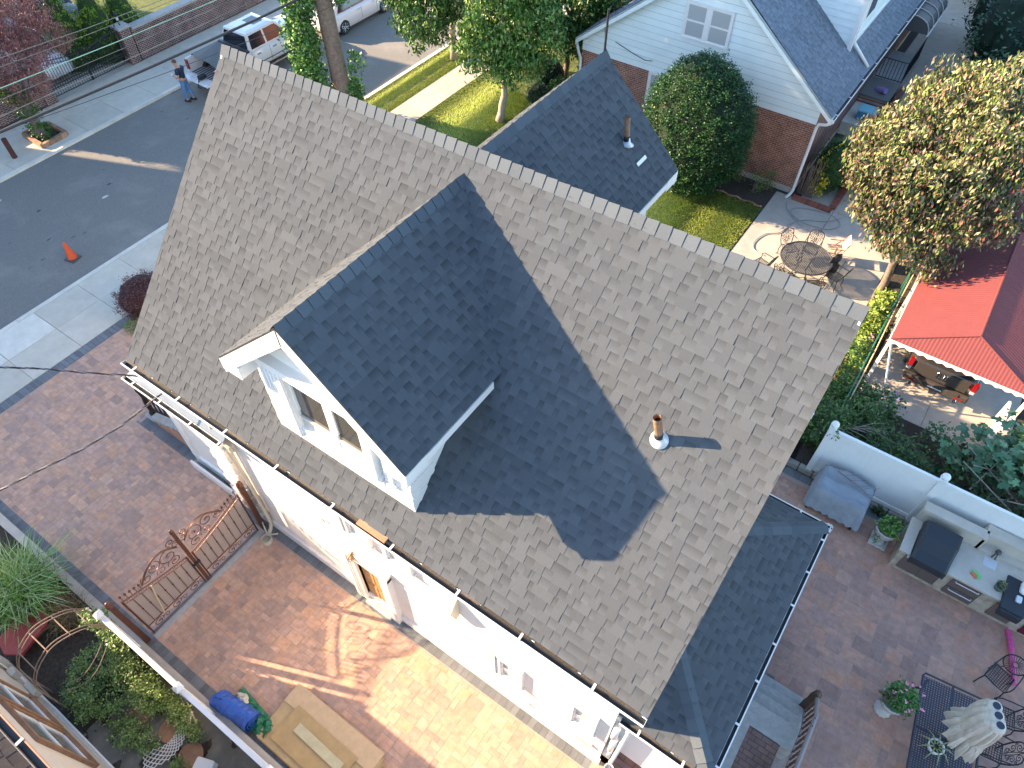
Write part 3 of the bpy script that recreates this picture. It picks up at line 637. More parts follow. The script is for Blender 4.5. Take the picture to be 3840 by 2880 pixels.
# ---------- front dormer ----------
def dormer(xr,zr,xl,xR,ze,yfront,back,wl,wr,seed,label):
    """gable dormer; back=False opens to -Y"""
    T=thing_part=None
    s=-1 if not back else 1
    def yroof(z): return (YE+(z-ZE)/SL) if not back else (YB-(z-ZE)/SL)
    par=H
    for side,xe in((1,xR),(-1,xl)):
        v=Vector((xr-xe,0,zr-ze)); L=v.length; v.normalize(); n=Vector((-v.z*(-1 if xe>xr else 1),0,0)); 
        n=Vector((v.z if xe>xr else -v.z,0,abs(v.x)))
        d=Vector((0,-s,0)); d0=abs(yroof(ze)-yfront); d1=abs(yroof(zr)-yfront)
        P=[(0,0),(d0+.02,0),(d1+.02,L),(0,L)]
        O=Vector((xe,yfront,ze))
        bb=MB(); bb.prism([O+d*a+v*c-n*.003 for a,c in P],-n*.018); rf=bb.build('dormer_roof',M['felt'],par)
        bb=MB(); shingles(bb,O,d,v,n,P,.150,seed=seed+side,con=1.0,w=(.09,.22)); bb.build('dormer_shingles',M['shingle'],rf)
        if side==1: rk=rf; sv1=-v
        else: sv2=-v
    bb=MB(); caps(bb,(xr,yfront,zr),(xr,yroof(zr)-(.0 if not back else 0),zr),sv1,sv2,.20,.15,seed=seed+9,tint=1.0,bulge=.025); bb.build('dormer_ridge_caps',M['cap'],rk)
    # boxed frame: raked fascia, soffit and eave boards
    bb=MB(); yi=yfront-s*.0
    for xe in(xl,xR):
        a=Vector((xe,yfront,ze)); e=Vector((xr,yfront,zr)); v=(e-a).normalized(); n=Vector((v.z if xe>xr else -v.z,0,abs(v.x)))
        k=Vector((0,-s*.30,0)); off=Vector((0,0,-.32))
        bb.prism([a-n*.022,e-n*.022,e-n*.022+off,a-n*.022+off],(0,-s*.06,0))
        o2=Vector((0,-s*.062,0)); bb.prism([a-n*.03+o2,e-n*.03+o2,e-n*.03+Vector((0,0,-.05))+o2,a-n*.03+Vector((0,0,-.05))+o2],k*1.1)
    bb.build('dormer_fascia',M['white'],par)
    for xe in(xl,xR):
        bb=MB(); d0=abs(yroof(ze-.2)-yfront); sg=1 if xe>xr else -1
        bb.box(min(xe,xe-sg*.03),max(xe,xe-sg*.03),min(yfront,yfront-s*d0),max(yfront,yfront-s*d0),ze-.20,ze-.045)
        bb.box(min(xe-sg*.03,xe-sg*.36),max(xe-sg*.03,xe-sg*.36),min(yfront,yfront-s*d0),max(yfront,yfront-s*d0),ze-.20,ze-.17)
        bb.box(min(xe+sg*.004,xe-sg*.42),max(xe+sg*.004,xe-sg*.42),min(yfront+s*.002,yfront-s*.45),max(yfront+s*.002,yfront-s*.45),ze-.26,ze-.02); bb.box(min(xe-sg*.16,xe-sg*.44),max(xe-sg*.16,xe-sg*.44),min(yfront-s*.07,yfront-s*.44),max(yfront-s*.07,yfront-s*.44),ze-.03,ze+.10)
        bb.build('dormer_eave',M['white'],par)
    # walls
    yw=yfront-s*.37; bb=MB(); zlow=ZE+SL*((yw-YE) if not back else (YB-yw))-.35
    ym=YR-.0
    zz=lambda x: zr-(zr-ze)*(abs(x-xr)/abs((xR if x>xr else xl)-xr))-.028
    bb.prism([(wl,yw,zlow),(wr,yw,zlow),(wr,yw,zz(wr)),(xr,yw,zz(xr)),(wl,yw,zz(wl))],(0,(ym-yw)*.98,0))
    bb.build('dormer_wall',M['stucco'],par)
    return yw
yw=dormer(-5.95,9.96,-7.80,-4.08,8.20,3.34,False,-7.52,-4.47,50,'front')
dormer(-6.12,9.96,-7.98,-4.26,8.12,11.86,True,-7.7,-4.62,70,'back')
# dormer front: quoins, window, flutes
for k in range(5):
    b=MB(); z0=6.42+.36*k; ww=.30 if k%2 else .20
    b.box(-4.47-ww,-4.455,yw-.02,yw+.02,z0,z0+.20); b.box(-4.472,-4.452,yw-.02,yw+(.55 if k%2 else .34),z0,z0+.27)
    b.build('dormer_quoin',M['stucco'],H,bev=.008)
    b=MB(); b.box(-7.50,-7.50+ww,yw-.02,yw+.02,z0,z0+.16); b.build('dormer_quoin',M['stucco'],H,bev=.008)
b=MB()
b.box(-7.16,-6.68,yw-.14,yw+.03,6.70,8.30)
for k in range(5): b.box(-7.14+.095*k,-7.085+.095*k,yw-.165,yw-.13,6.70,8.29)
b.box(-6.0,-5.84,yw-.05,yw+.03,6.95,8.30)
for k in range(3): b.box(-5.985+.05*k,-5.955+.05*k,yw-.065,yw-.04,6.95,8.29); b.box(-7.22,-4.98,yw-.17,yw+.03,8.30,8.46)
b.box(-5.2,-5.02,yw-.14,yw+.03,6.86,8.30); b.box(-6.70,-4.98,yw-.12,yw+.03,6.80,6.95); b.box(-7.2,-5.0,yw-.06,yw+.03,6.60,6.80)
wf=b.build('dormer_window',M['white'],H,bev=.006)
for x0,x1,zt in((-6.68,-6.0,8.30),(-5.84,-5.2,8.30)):
    q=MB(); q.box(x0,x1,yw-.03,yw-.012,7.22,zt); q.build('pane',mat('dormer_glass',(.06,.065,.06),.06,spec=.7),wf)
    q=MB(); q.box(x0,x1,yw-.05,yw-.01,6.95,7.22); q.box(x0,x1,yw-.065,yw-.01,7.18,7.23); q.build('lower_panel',M['cream'],wf)
    q=MB(); q.box(x0,x0+.03,yw-.06,yw-.02,7.37,zt); q.build('sash',M['vinyl'],wf)
b=MB(); b.obox((-4.85,yw-.03,7.35),(.16,.08,.95)); b.box(-4.95,-4.73,yw-.09,yw,6.8,6.86); b.build('dormer_panel',M['stucco'],H)
# crown board across the gable
b=MB(); b.prism([(-7.3,yw-.06,8.42),(-7.0,yw-.06,8.55),(-5.95,yw-.06,9.35),(-5.95,yw-.06,9.5),(-7.3,yw-.06,8.52)],(0,.05,0)); b.build('gable_trim',M['cream'],H)
# vent pipes
def pipe(base,top,r,lab,n,horiz=0):
    t=thing('vent_pipe',lab,'vent pipe',base); base=Vector(base); top=Vector(top); d=(top-base).normalized()
    q=MB(); q.tube([base-d*.1,top],r,20,cap=False); q.tube([top,base],r*.86,20,cap=False); pp=q.build('pipe',M['rust'],t,smooth=True)
    q=MB(); ax=d.orthogonal(); q.tube([top-d*.08,top-d*.081],[r*.87,r*.87],18); q.build('pipe_bore',M['hole'],t)
    q=MB(); q.tube([top-d*.002,top-d*.0005],r*.86,20,cap=False); 
    n=Vector(n); q=MB(); u=Vector((1,0,0)); v=n.cross(u)
    rings=[]
    for rr,hh in((r*2.3,.012),(r*2.2,.03),(r*1.45,.06),(r*1.2,.15),(r*1.12,.16)):
        c=base+n*hh if hh<.05 else base+d*hh
        rings.append([c+(u*math.cos(2*math.pi*k/24)+v*math.sin(2*math.pi*k/24))*rr for k in range(24)])
    vs=[p for R in rings for p in R]; fs=[(i*24+k,i*24+(k+1)%24,(i+1)*24+(k+1)%24,(i+1)*24+k) for i in range(4) for k in range(24)]
    q.add(vs,fs); q.build('flashing',M['lead'],t,smooth=True)
    q=MB(); q.tube([base+d*.10,base+d*.19],[r*1.22,r*1.03],20); q.build('rubber_collar',M['rubber'],t,smooth=True)
    return t
pipe((-1.52,5.72,8.36),(-1.60,5.62,8.92),.058,'rusty vent pipe with white flashing on the big sunlit roof slope',nF)
nb=Vector((1.76,0,1.86)).normalized()
def bz(x): return 9.96-(x+6.12)*(9.96-8.12)/1.86
pipe((-5.02,10.95,bz(-5.02)),(-5.08,10.95,bz(-5.02)+.55),.055,'rusty vent pipe with white flashing on the shaded blue roof slope behind the ridge',nb)
pc=Vector((-4.72,11.05,bz(-4.72)+.025)); b=MB(); b.add([pc+Vector((0,-.16,0)),pc+Vector((.03,-.16,-.03)),pc+Vector((.03,.16,-.03)),pc+Vector((0,.16,0))],[(0,1,2,3)]); b.prism([pc+Vector((-.02,-.17,.022)),pc+Vector((.025,-.17,-.022)),pc+Vector((.025,.17,-.022)),pc+Vector((-.02,.17,.022))],(.004,0,.006)); b.build('paint_stick',M['white'],None,'white strip lying on the shaded roof below its vent pipe','strip')
b=MB(); b.tube([(-6.12,11.80,9.9),(-6.12,11.80,10.75)],.022,6); b.build('roof_mast',M['iron'],None,'thin black mast standing at the far tip of the back gable','mast')
# valley tar patch
b=MB(); g=random.Random(4)
for k in range(7):
    y=7.15-.28*k; z=ZE+SL*(y-YE)
    x=-5.95+(9.96-z)*1.06+.02; b.add([(x-.03,y,z+.05),(x+.03,y+.0,z+.05),(x+.05,y-.24,z-.16),(x+.0,y-.24,z-.16)],[(0,1,2,3)],col=(1,1,1))
# ---------- rear porch with hip roof ----------
P=thing('rear_porch','low hip roofed porch behind the house over stone steps','porch',(.5,6.6,0))
px1,pya,pyb,zp,ps=1.33,3.78,9.37,3.22,.42
ra=px1+.38; zt=zp+ps*ra
def slope(name,O,U,Vh,poly,seed):
    Vv=Vector(Vh)+Vector((0,0,ps)); k=Vv.length; n=Vector(U).cross(Vv).normalized()
    if n.z<0: n=-n
    pl=[(u,v*k) for u,v in poly]
    bb=MB(); bb.prism([Vector(O)+Vector(U)*u+Vv.normalized()*v-n*.004 for u,v in pl],-n*.06); f=bb.build(name,M['felt'],P)
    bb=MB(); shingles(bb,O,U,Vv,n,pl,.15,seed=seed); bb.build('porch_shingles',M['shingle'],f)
slope('roof',(px1,pya,zp),(0,1,0),(-1,0,0),[(0,0),(pyb-pya,0),(pyb-pya-ra,ra),(ra,ra)],81)
slope('roof',(-.38,pya,zp),(1,0,0),(0,1,0),[(0,0),(ra,0),(0,ra)],82)
slope('roof',(-.38,pyb,zp),(1,0,0),(0,-1,0),[(0,0),(ra,0),(0,ra)],83)
for y,s in((pya,1),(pyb,-1)):
    b=MB()
    A=Vector((px1,y,zp)); B=Vector((-.38,y+s*ra,zt)); 
    v1=Vector((1,0,-ps)).normalized(); v2=Vector((0,-s,-ps)).normalized(); D=(B-A).normalized(); s1=(v1-D*v1.dot(D)).normalized(); s2=(v2-D*v2.dot(D)).normalized()
    caps(b,A,B,s1,s2,.24,.155,seed=84+s,tint=1.0,bulge=.02); b.build('hip_caps',M['cap'],P)
gutter('gutter',(px1,pya-.12,zp-.03),(px1,pyb+.12,zp-.03),(1,0,0),P,w=.095,grit=False,seed=85,hang=.85)
gutter('gutter',(-.30,pya,zp-.03),(px1+.12,pya,zp-.03),(0,-1,0),P,w=.12,seed=86,hang=.8)
gutter('gutter',(-.38,pyb,zp-.03),(px1+.12,pyb,zp-.03),(0,1,0),P,w=.095,grit=False,seed=87,hang=.85)
b=MB(); b.box(-.37,px1-.05,pya+.02,pyb-.02,zp-.13,zp-.08); b.box(-.37,px1-.02,pya+.0,pya+.05,zp-.3,zp-.09); b.box(px1-.06,px1-.01,pya+.05,pyb,zp-.3,zp-.09); b.build('ceiling',M['white'],P)
b=MB(); b.box(-.37,1.6,3.95,9.0,-.02,.72); b.build('porch_platform',BR['porchfl'],P)
b=MB(); b.box(1.605,1.85,4.0,6.02,0,.73); b.box(1.62,2.74,5.85,6.35,0,.72); b.build('porch_coping',M['stone'],P)
b=MB(); b.box(1.62,2.5,3.0,5.84,.0,.71); b.build('porch_landing',BR['porchfl'],P)
for k,(y0,y1,z1) in enumerate(((6.36,6.66,.54),(6.66,6.95,.36),(6.95,7.22,.18))):
    b=MB(); b.box(1.62,2.74,y0,y1+.0,0,z1); b.build('step',M['stone'],P,bev=.012)
b=MB(); b.box(-.34,1.2,3.90,3.96,.72,2.95); b.build('porch_screen',M['vinyl'],P)
for i,x in enumerate((1.22,)):
    b=MB(); b.lathe([(.10,0),(.10,.1),(.07,.15),(.075,2.1),(.10,2.2),(.10,2.3)],(x,3.98,.72),16); b.build('column',M['white'],P,smooth=True)
b=MB(); b.tube([(-.12,3.73,3.1),(-.10,3.74,2.7),(-.15,3.74,.15),(-.13,3.66,.06)],.045,8); b.lathe([(.09,0),(.10,.25),(.085,.25),(.08,.04),(0,.04)],(-.12,3.62,0),14); b.build('downspout',M['white'],P,smooth=True)
b=MB(); b.cyl((-.30,3.72,2.1),(-.30,3.72,2.75),.07); b.ell((-.30,3.72,2.75),(.07,.07,.05),12,6); b.cyl((-.27,3.75,1.1),(-.27,3.75,1.9),.075); b.box(-.36,-.2,3.7,3.8,.5,1.0); b.build('meter_pipes',M['vinyl'],P,smooth=True)
# ================= NEIGHBOUR HOUSE (blue siding over brick) =================
N=thing('neighbour_house','pale blue sided gable house with red brick ground floor at the top right','house',(-8.8,28,0))
nx0,nx1,ny0,ny1=-13.62,-4.22,24.4,42; na=-8.66; nz=7.30; NS=.79
b=MB(); b.box(nx0,nx1,ny0,ny1,0,.25); b.build('foundation',M['warmconc'],N)
b=MB(); b.quad((nx0,ny0,.25),(nx1,ny0,.25),(nx1,ny0,2.88),(nx0,ny0,2.88)); b.quad((nx0,ny1,.25),(nx0,ny0,.25),(nx0,ny0,2.88),(nx0,ny1,2.88)); b.build('brick_wall',BR['nhX'],N)
b=MB(); b.quad((nx1,ny0,.25),(nx1,ny1,.25),(nx1,ny1,3.3),(nx1,ny0,3.3)); b.build('brick_side_wall',BR['nhY'],N)
# siding: lapped boards
b=MB(); z=2.86; bh=.235
zr_=lambda x: 3.40+NS*(-3.75-x) if x>na else 3.40+NS*(x+13.75-.0)
def xr(zz): return (-13.75+(zz-3.40)/NS, -3.75-(zz-3.40)/NS)
while z<nz-.06:
    z1=min(z+bh,nz-.05); a,c=xr(z) if z>3.4 else (nx0,nx1); a1,c1=xr(z1) if z1>3.4 else (nx0,nx1)
    a=max(a,nx0);a1=max(a1,nx0);c=min(c,nx1);c1=min(c1,nx1)
    k=rnd.uniform(.97,1.03)
    zz=z1-.022; b.add([(a,ny0-.035,z),(c,ny0-.035,z),(c1,ny0-.014,zz),(a1,ny0-.014,zz),(a,ny0-.01,z),(c,ny0-.01,z),(c1,ny0-.012,z1),(a1,ny0-.012,z1)],[(0,1,2,3),(4,5,1,0),(3,2,6,7)],cols=[[(k,k,k)]*4,[(.35,.35,.38)]*4,[(.50,.52,.56)]*4]); z=z1  # underside and top strip coloured dark, standing in for lap shadow lines
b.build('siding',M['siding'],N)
b=MB()
for s,xe in((1,-3.75),(-1,-13.75)):
    P=[Vector((xe,24.08,3.40)),Vector((na-.09,24.08,nz)),Vector((na-.09,ny1,nz)),Vector((xe,ny1,3.40))]
    n=Vector((.79*s,0,1)).normalized(); b.prism([p-n*.01 for p in P],-n*.12)
nr=b.build('roof',M['felt'],N)
b=MB(); LL=math.hypot(4.9,3.9)
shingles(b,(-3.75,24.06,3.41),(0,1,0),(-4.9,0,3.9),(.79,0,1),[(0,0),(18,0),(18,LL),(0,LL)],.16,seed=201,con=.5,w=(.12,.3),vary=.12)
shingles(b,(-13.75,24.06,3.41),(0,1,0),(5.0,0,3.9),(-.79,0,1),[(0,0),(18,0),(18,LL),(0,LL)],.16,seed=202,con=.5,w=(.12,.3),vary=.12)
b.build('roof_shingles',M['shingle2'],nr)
b=MB()
for xe in(-3.72,-13.78):
    a=Vector((xe,24.06,3.38)); e=Vector((na-.08,24.06,nz-.02)); b.prism([a,e,e+Vector((0,0,-.24)),a+Vector((0,0,-.22))],(0,.05,0)); b.prism([a+Vector((0,.0,-.02)),e+Vector((0,.0,-.03)),e+Vector((0,.34,-.03)),a+Vector((0,.34,-.02))],(0,0,-.03))
b.build('rake_trim',M['siding'],N)
gutter('gutter',(-3.76,24.02,3.40),(-3.76,42,3.40),(1,0,0),N,w=.13,grit=False,seed=210,hang=1.4)
b=MB(); b.tube([(-3.68,24.12,3.28),(-3.85,24.15,3.1),(-4.12,24.30,2.95),(-4.17,24.33,2.8),(-4.19,24.33,.25),(-4.22,24.22,.10),(-4.3,23.98,.05)],.055,8); b.build('downspout',M['white'],N,smooth=True)
b=MB(); b.tube([(-13.85,24.3,3.1),(-13.72,24.28,2.75),(-13.62,24.3,2.55),(-13.6,24.32,.2),(-13.6,24.2,.08)],.055,8); b.build('downspout',M['white'],N,smooth=True)
def nwin(x0,x1,z0,z1,name='window',double=True):
    w_=MB(); t=.07; y=ny0-.045
    w_.box(x0-t,x1+t,y-.03,y,z1,z1+t);w_.box(x0-t,x1+t,y-.05,y,z0-t,z0);w_.box(x0-t,x0,y-.03,y,z0,z1);w_.box(x1,x1+t,y-.03,y,z0,z1)
    xm=(x0+x1)/2
    if double: w_.box(xm-.07,xm+.07,y-.03,y,z0,z1)
    f=w_.build(name,M['white'],N)
    for a,c in (((x0,xm-.07),(xm+.07,x1)) if double else ((x0,x1),)):
        q=MB(); q.box(a,c,y-.008,y-.002,z0,z1); q.build('pane',M['blind'],f)
        q=MB(); zm=(z0+z1)/2; e=.045; q.box(a,a+e,y-.02,y-.004,z0,z1);q.box(c-e,c,y-.02,y-.004,z0,z1);q.box(a,c,y-.021,y-.004,z0,z0+e);q.box(a,c,y-.021,y-.004,z1-e,z1);q.box(a,c,y-.023,y-.004,zm-.03,zm+.03); q.build('sash',M['white'],f)
nwin(-9.60,-7.98,4.50,5.62)
nwin(-10.6,-9.7,1.45,2.82,double=False)
# cable on siding
b=MB(); b.tube([(-13.0,24.33,4.1),(-12.7,24.33,4.0),(-12.62,24.33,3.2),(-12.66,24.33,2.2)],.012,5); b.tube([(-12.2,24.33,3.55),(-11.5,24.33,3.35),(-10.9,24.33,3.22),(-10.6,24.33,3.28)],.012,5); b.build('cable',M['wire'],N)
# roof dormer
b=MB(); x1=-4.62; zb=3.4+NS*(-3.75-x1)
b.prism([(x1,27.6,zb-.05),(x1,27.6,5.9),(-8.0,27.6,7.4),(-8.6,27.6,7.1)],(0,14.4,0)); b.build('dormer_block',M['siding'],N)
b=MB(); z=zb
while z<6.9:
    xa=-3.75-(z+.2-3.4)/NS; k=rnd.uniform(.98,1.02)
    zt_=min(z+.235,7.0); xb=max(-8.6,-3.75-(z-3.4)/NS)
    top=lambda x: 5.9+(x1-x)*.444
    xl=x1 if z<5.7 else x1-(z-5.7)/.444
    b.add([(xb,27.565,z),(xl,27.565,z),(xl if z<5.6 else max(xb,xl-.4),27.585,zt_),(max(-8.6,-3.75-(zt_-3.4)/NS),27.585,zt_)],[(0,1,2,3)],col=(k,k,k)); z=zt_
b.build('dormer_siding',M['siding'],N)
b=MB(); b.box(x1-.05,x1+.09,27.50,27.62,zb-.1,5.95); b.box(x1,x1+.04,27.6,42,zb-.06,zb+.10); b.box(x1,x1+.22,27.3,42,5.9,6.05); b.build('dormer_trim',M['white'],N)
b=MB(); b.box(x1,x1+.05,28.4,29.6,4.75,5.6); f=b.build('dormer_window',M['white'],N); b=MB(); b.box(x1+.052,x1+.056,28.5,29.5,4.83,5.55); b.build('pane',M['glass'],f)
b=MB(); b.tube([(x1+.06,27.75,5.85),(x1+.07,27.78,4.3),(x1+.12,27.8,4.22),(-3.82,27.95,3.52)],.06,8); b.build('dormer_downspout',M['white'],N,smooth=True)
# side awning over the door, railings and slab steps
A=thing('door_awning','dark curved metal awning with pale ribs over the side entrance','awning',(-3.4,36,2.2))
b=MB(); prof=[(-4.2+1.25*t,2.95-.05-.62*(t**2.6)) for t in [k/8 for k in range(9)]]
prof=[(-4.2,3.0),(-3.9,2.99),(-3.6,2.95),(-3.35,2.88),(-3.15,2.76),(-3.02,2.58),(-2.97,2.35)]
for (a,za),(c,zc) in zip(prof[:-1],prof[1:]): b.add([(a,34.5,za),(c,34.5,zc),(c,37.6,zc),(a,37.6,za)],[(0,1,2,3)])
b.add([(p[0],34.5,p[1]) for p in prof]+[(-4.2,34.5,2.35)],[tuple(range(8))]); b.add([(p[0],37.6,p[1]) for p in prof]+[(-4.2,37.6,2.35)],[tuple(range(8))]); b.build('canopy',M['awning'],A)
for k in range(5):
    b=MB(); y=34.5+.77*k; b.tube([(p[0]+.01,y,p[1]+.02) for p in prof],.022,5); b.build('rib',M['cream'],A)
b=MB(); b.box(-2.99,-2.93,34.45,37.65,2.28,2.35); b.build('front_trim',M['white'],A)
S=thing('side_steps','concrete slab entrance steps with brick sides against the neighbour house','steps',(-3.5,32,0))
b=MB(); b.box(-4.2,-3.05,31.3,32.9,0,.82); b.build('brick_base',BR['nhY'],S)
b=MB(); b.box(-4.2,-3.0,31.25,32.95,.82,.90); b.build('landing',M['asphalt'],S)
b=MB(); b.box(-4.2,-3.2,29.4,31.25,0,.55); b.build('lower_slab',M['conclight'],S)
b=MB(); b.box(-2.98,-2.78,31.2,33.6,0,.5); b.build('ramp_wall',BR['nhY'],S)
b=MB(); b.box(-4.2,-3.0,33.0,36,0,.8); b.build('upper_landing',M['stone'],S)
b=MB()
for z in(.95,1.75): b.tube([(-4.1,32.98,z),(-3.02,32.98,z)],.02,5); b.tube([(-3.02,32.98,z),(-3.02,35.8,z)],.02,5)
for k in range(9): b.tube([(-4.1+.135*k,32.98,.9),(-4.1+.135*k,32.98,1.75)],.01,4)
for k in range(18): b.tube([(-3.02,32.98+.157*k,.85),(-3.02,32.98+.157*k,1.75)],.01,4)
b.build('railing',M['iron'],S)
b=MB(); b.tube([(-3.45+.06*math.cos(R_(a)),31.9,1.02+.06*math.sin(R_(a))) for a in range(0,360,30)],.02,6,closed=True); b.cyl((-3.7,31.95,.9),(-3.3,31.7,1.05),.11,n=14); b.build('plastic_jug',M['purple'],None,'lilac plastic jug on the grey entrance slab','jug')
B_=thing('recycling_bin','light blue plastic bin beside the neighbour house wall','bin',(-3.55,30.1,0))
b=MB(); b.rbox((-3.55,30.1,.45),(.5,.55,.9),.05); b.build('body',M['bluebin'],B_); b=MB(); b.rbox((-3.55,30.1,.95),(.55,.6,.07),.05); b.build('lid',mat('bin_lid',(.25,.62,.72),.4),B_)
# ================= CARPORT =================
C=thing('carport','carport with red corrugated metal roof and white posts at the right edge','carport',(2.7,20,0))
cx0,cx1,cy0,cy1,cz=.90,4.50,16.35,26.5,2.38; crx,crz,cry=2.72,3.02,16.62+.0
def corr(b,p00,p10,p11,p01,n,amp=.012,along='u'):
    """corrugated sheet: ribs run from p00-p01 edge direction"""
    p=[Vector(q) for q in(p00,p10,p11,p01)]; nn=(p[1]-p[0]).cross(p[3]-p[0]).normalized()
    if nn.z<0: nn=-nn
    vs=[];m=n*4
    for i in range(m+1):
        t=i/m; h=amp*[0,1,1,0][i%4]; a=p[0].lerp(p[1],t)+nn*h; c=p[3].lerp(p[2],t)+nn*h; vs+= [a,c,a-nn*.01,c-nn*.01]
    fs=[(4*i,4*i+4,4*i+5,4*i+1) for i in range(m)]+[(4*i+2,4*i+3,4*i+7,4*i+6) for i in range(m)]
    b.add(vs,fs)
def hipface(b):
    n=160; vs=[]
    for i in range(n+1):
        x=cx0+(cx1-cx0)*i/n; t=1-abs(x-crx)/((crx-cx0) if x<crx else (cx1-crx)); h=.003*[0,1,1,0][i%4]; vs+=[(x,cy0-h,cz+h),(x,cy0+(17.0-cy0)*t-h,cz+(crz-cz)*t+h)]
    b.add(vs,[(2*i,2*i+2,2*i+3,2*i+1) for i in range(n)])
b=MB(); corr(b,(cx0,cy0,cz),(cx0,cy1,cz),(crx,cy1,crz),(crx,17.0,crz),100,.007)
corr(b,(cx1,cy0,cz),(cx1,cy1,cz),(crx,cy1,crz),(crx,17.0,crz),100,.007)
hipface(b)
b.build('roof',M['redmetal'],C)
b=MB(); b.tube([(cx0,cy0,cz+.01),(crx,17.0,crz+.01)],.02,6); b.tube([(cx1,cy0,cz+.01),(crx,17.0,crz+.01)],.02,6); b.tube([(crx,17.0,crz+.015),(crx,cy1,crz+.015)],.03,6); b.build('ridge_strip',M['redmetal'],C)
b=MB()
n=60; vs=[]
for i in range(n+1):
    x=cx0+(cx1-cx0)*i/n; d=.11+.03*math.sin(i*math.pi/2); vs+=[(x,cy0-.01,cz),(x,cy0-.02,cz-d)]
b.add(vs,[(2*i,2*i+2,2*i+3,2*i+1) for i in range(n)]); b.box(cx0-.03,cx0,cy0,cy1,cz-.1,cz-.02); b.box(cx1,cx1+.03,cy0,cy1,cz-.1,cz-.02); b.build('scalloped_valance',M['white'],C)
for x,y in((.93,16.65),(.93,20.2),(.93,23.8),(4.45,16.65),(4.45,20.2),(4.45,23.8)):
    b=MB(); b.box(x-.04,x+.04,y-.04,y+.04,0,cz-.02); b.build('post',M['white'],C)
b=MB(); b.tube([(.95,16.4,2.3),(1.62,16.44,.02)],.03,8); b.build('brace',M['white'],C)
b=MB(); b.box(.93,4.45,16.4,16.46,cz-.16,cz-.10); b.box(4.35,4.5,16.0,17.0,0,.12); b.build('beam',M['white'],C)
# white barrier rail right of the carport
b=MB(); b.box(4.36,4.44,15.8,17.6,.75,.85); b.box(4.36,4.44,15.8,17.6,.2,.3); [b.box(4.37,4.43,15.8+.3*k,15.86+.3*k,0,.85) for k in range(7)]; b.build('picket_rail',M['white'],None,'short white picket rail beside the fig leaves at the carport','fence')
# green chain link fence
F=thing('chain_link_fence','green chain link fence with bamboo rail beside the red carport','fence',(.72,18,0))
b=MB()
for k in range(6): b.tube([(.66,13.2+2.1*k,0),(.66,13.2+2.1*k,1.25)],.022,6)
b.build('posts',mat('green_steel',(.02,.13,.09),.5),F)
b=MB(); b.tube([(.66,13.2,1.22),(.66,23.7,1.22)],.02,6); b.build('top_rail',mat('green_steel_rail',(.02,.16,.11),.5),F)
b=MB()
for k in range(66):
    for s in(1,-1):
        y=13.2+.16*k; b.tube([(.66,y,0 if s>0 else 1.2),(.66,y+.6,1.2 if s>0 else 0)],.004,3,cap=False)
b.build('mesh',mat('green_mesh',(.02,.13,.09),.5),F)
b=MB(); b.tube([(.74,13.8,1.15),(.76,17,1.22),(.73,19.5,1.2),(.78,22.5,1.28)],.018,6); b.build('bamboo_pole',M['plank'],F)
# ================= WHITE VINYL FENCE AT THE BACK =================
F=thing('vinyl_fence','tall white vinyl privacy fence with ball capped posts behind the patio','fence',(3,12.95,0))
posts=[-2.2,.02,.66,3.28,5.9,8.5]
for x0,x1 in((-2.2,.02),(.66,3.28),(3.28,5.9),(5.9,8.5),(-4.4,-2.2)):
    b=MB(); n=int((x1-x0)/.15); 
    for k in range(n): b.box(x0+.05+(x1-x0-.1)*k/n,x0+.05+(x1-x0-.1)*(k+1)/n-.0012,12.93,12.965,.28,1.9)
    b.build('panel',M['vinyl'],F)
    for za,zb_ in((1.86,1.99),(.20,.33)): b=MB(); b.box(x0,x1,12.905,12.985,za,zb_); b.build('rail',M['vinyl'],F,bev=.006)
for x in posts:
    b=MB(); b.box(x-.075,x+.075,12.87,13.02,0,2.05); b.box(x-.09,x+.09,12.855,13.035,2.05,2.09); b.build('post',M['vinyl'],F,bev=.008)
    b=MB(); b.ell((x,12.945,2.17),(.10,.10,.10),14,9); b.cyl((x,12.945,2.08),(x,12.945,2.12),.05); b.build('ball_cap',M['vinyl'],F,smooth=True)
b=MB()
g=random.Random(5); x=-2.2
while x<8.5:
    l=g.uniform(.3,.5); c=g.uniform(.7,1.2); b.rbox((x+l/2,12.90,.09),(l-.02,.16,.18),.02,col=(c,c*.97,c*.93)); x+=l
b.build('stone_kerb',M['stone'],None,'row of rough stone blocks under the white back fence','kerb')
# ================= LEFT WHITE FENCE + CURB WALL =================
b=MB(); b.box(-18.9,2,-.36,-.16,-.2,.16); b.build('kerb_wall',M['warmconc'],None,'low concrete kerb wall along the left side of the driveway','wall',loc=(-8,-.26,0))
F=thing('side_fence','white vinyl fence with post caps along the left side of the driveway','fence',(-6,-.32,0))
xs=[-10.1,-7.6,-5.08,-2.56,-.04]
for x0,x1 in zip(xs[:-1],xs[1:]):
    b=MB(); b.box(x0+.06,x1-.06,-.335,-.30,.28,2.02); b.build('panel',M['white'],F)
    b=MB(); b.box(x0+.05,x1-.05,-.36,-.27,2.0,2.06); b.build('rail',M['white'],F,bev=.006); b=MB(); b.box(x0+.05,x1-.05,-.345,-.285,.2,.3); b.build('rail',M['white'],F,bev=.006)
for x in xs:
    b=MB(); b.box(x-.065,x+.065,-.385,-.255,.0,2.12); b.add([(x-.085,-.405,2.12),(x+.085,-.405,2.12),(x+.085,-.235,2.12),(x-.085,-.235,2.12),(x,-.32,2.22)],[(0,1,4),(1,2,4),(2,3,4),(3,0,4),(3,2,1,0)]); b.build('post',M['white'],F)
b=MB(); b.ell((-5.08,-.32,2.22),(.07,.07,.07),12,8); b.build('ball_cap',M['white'],F,smooth=True)
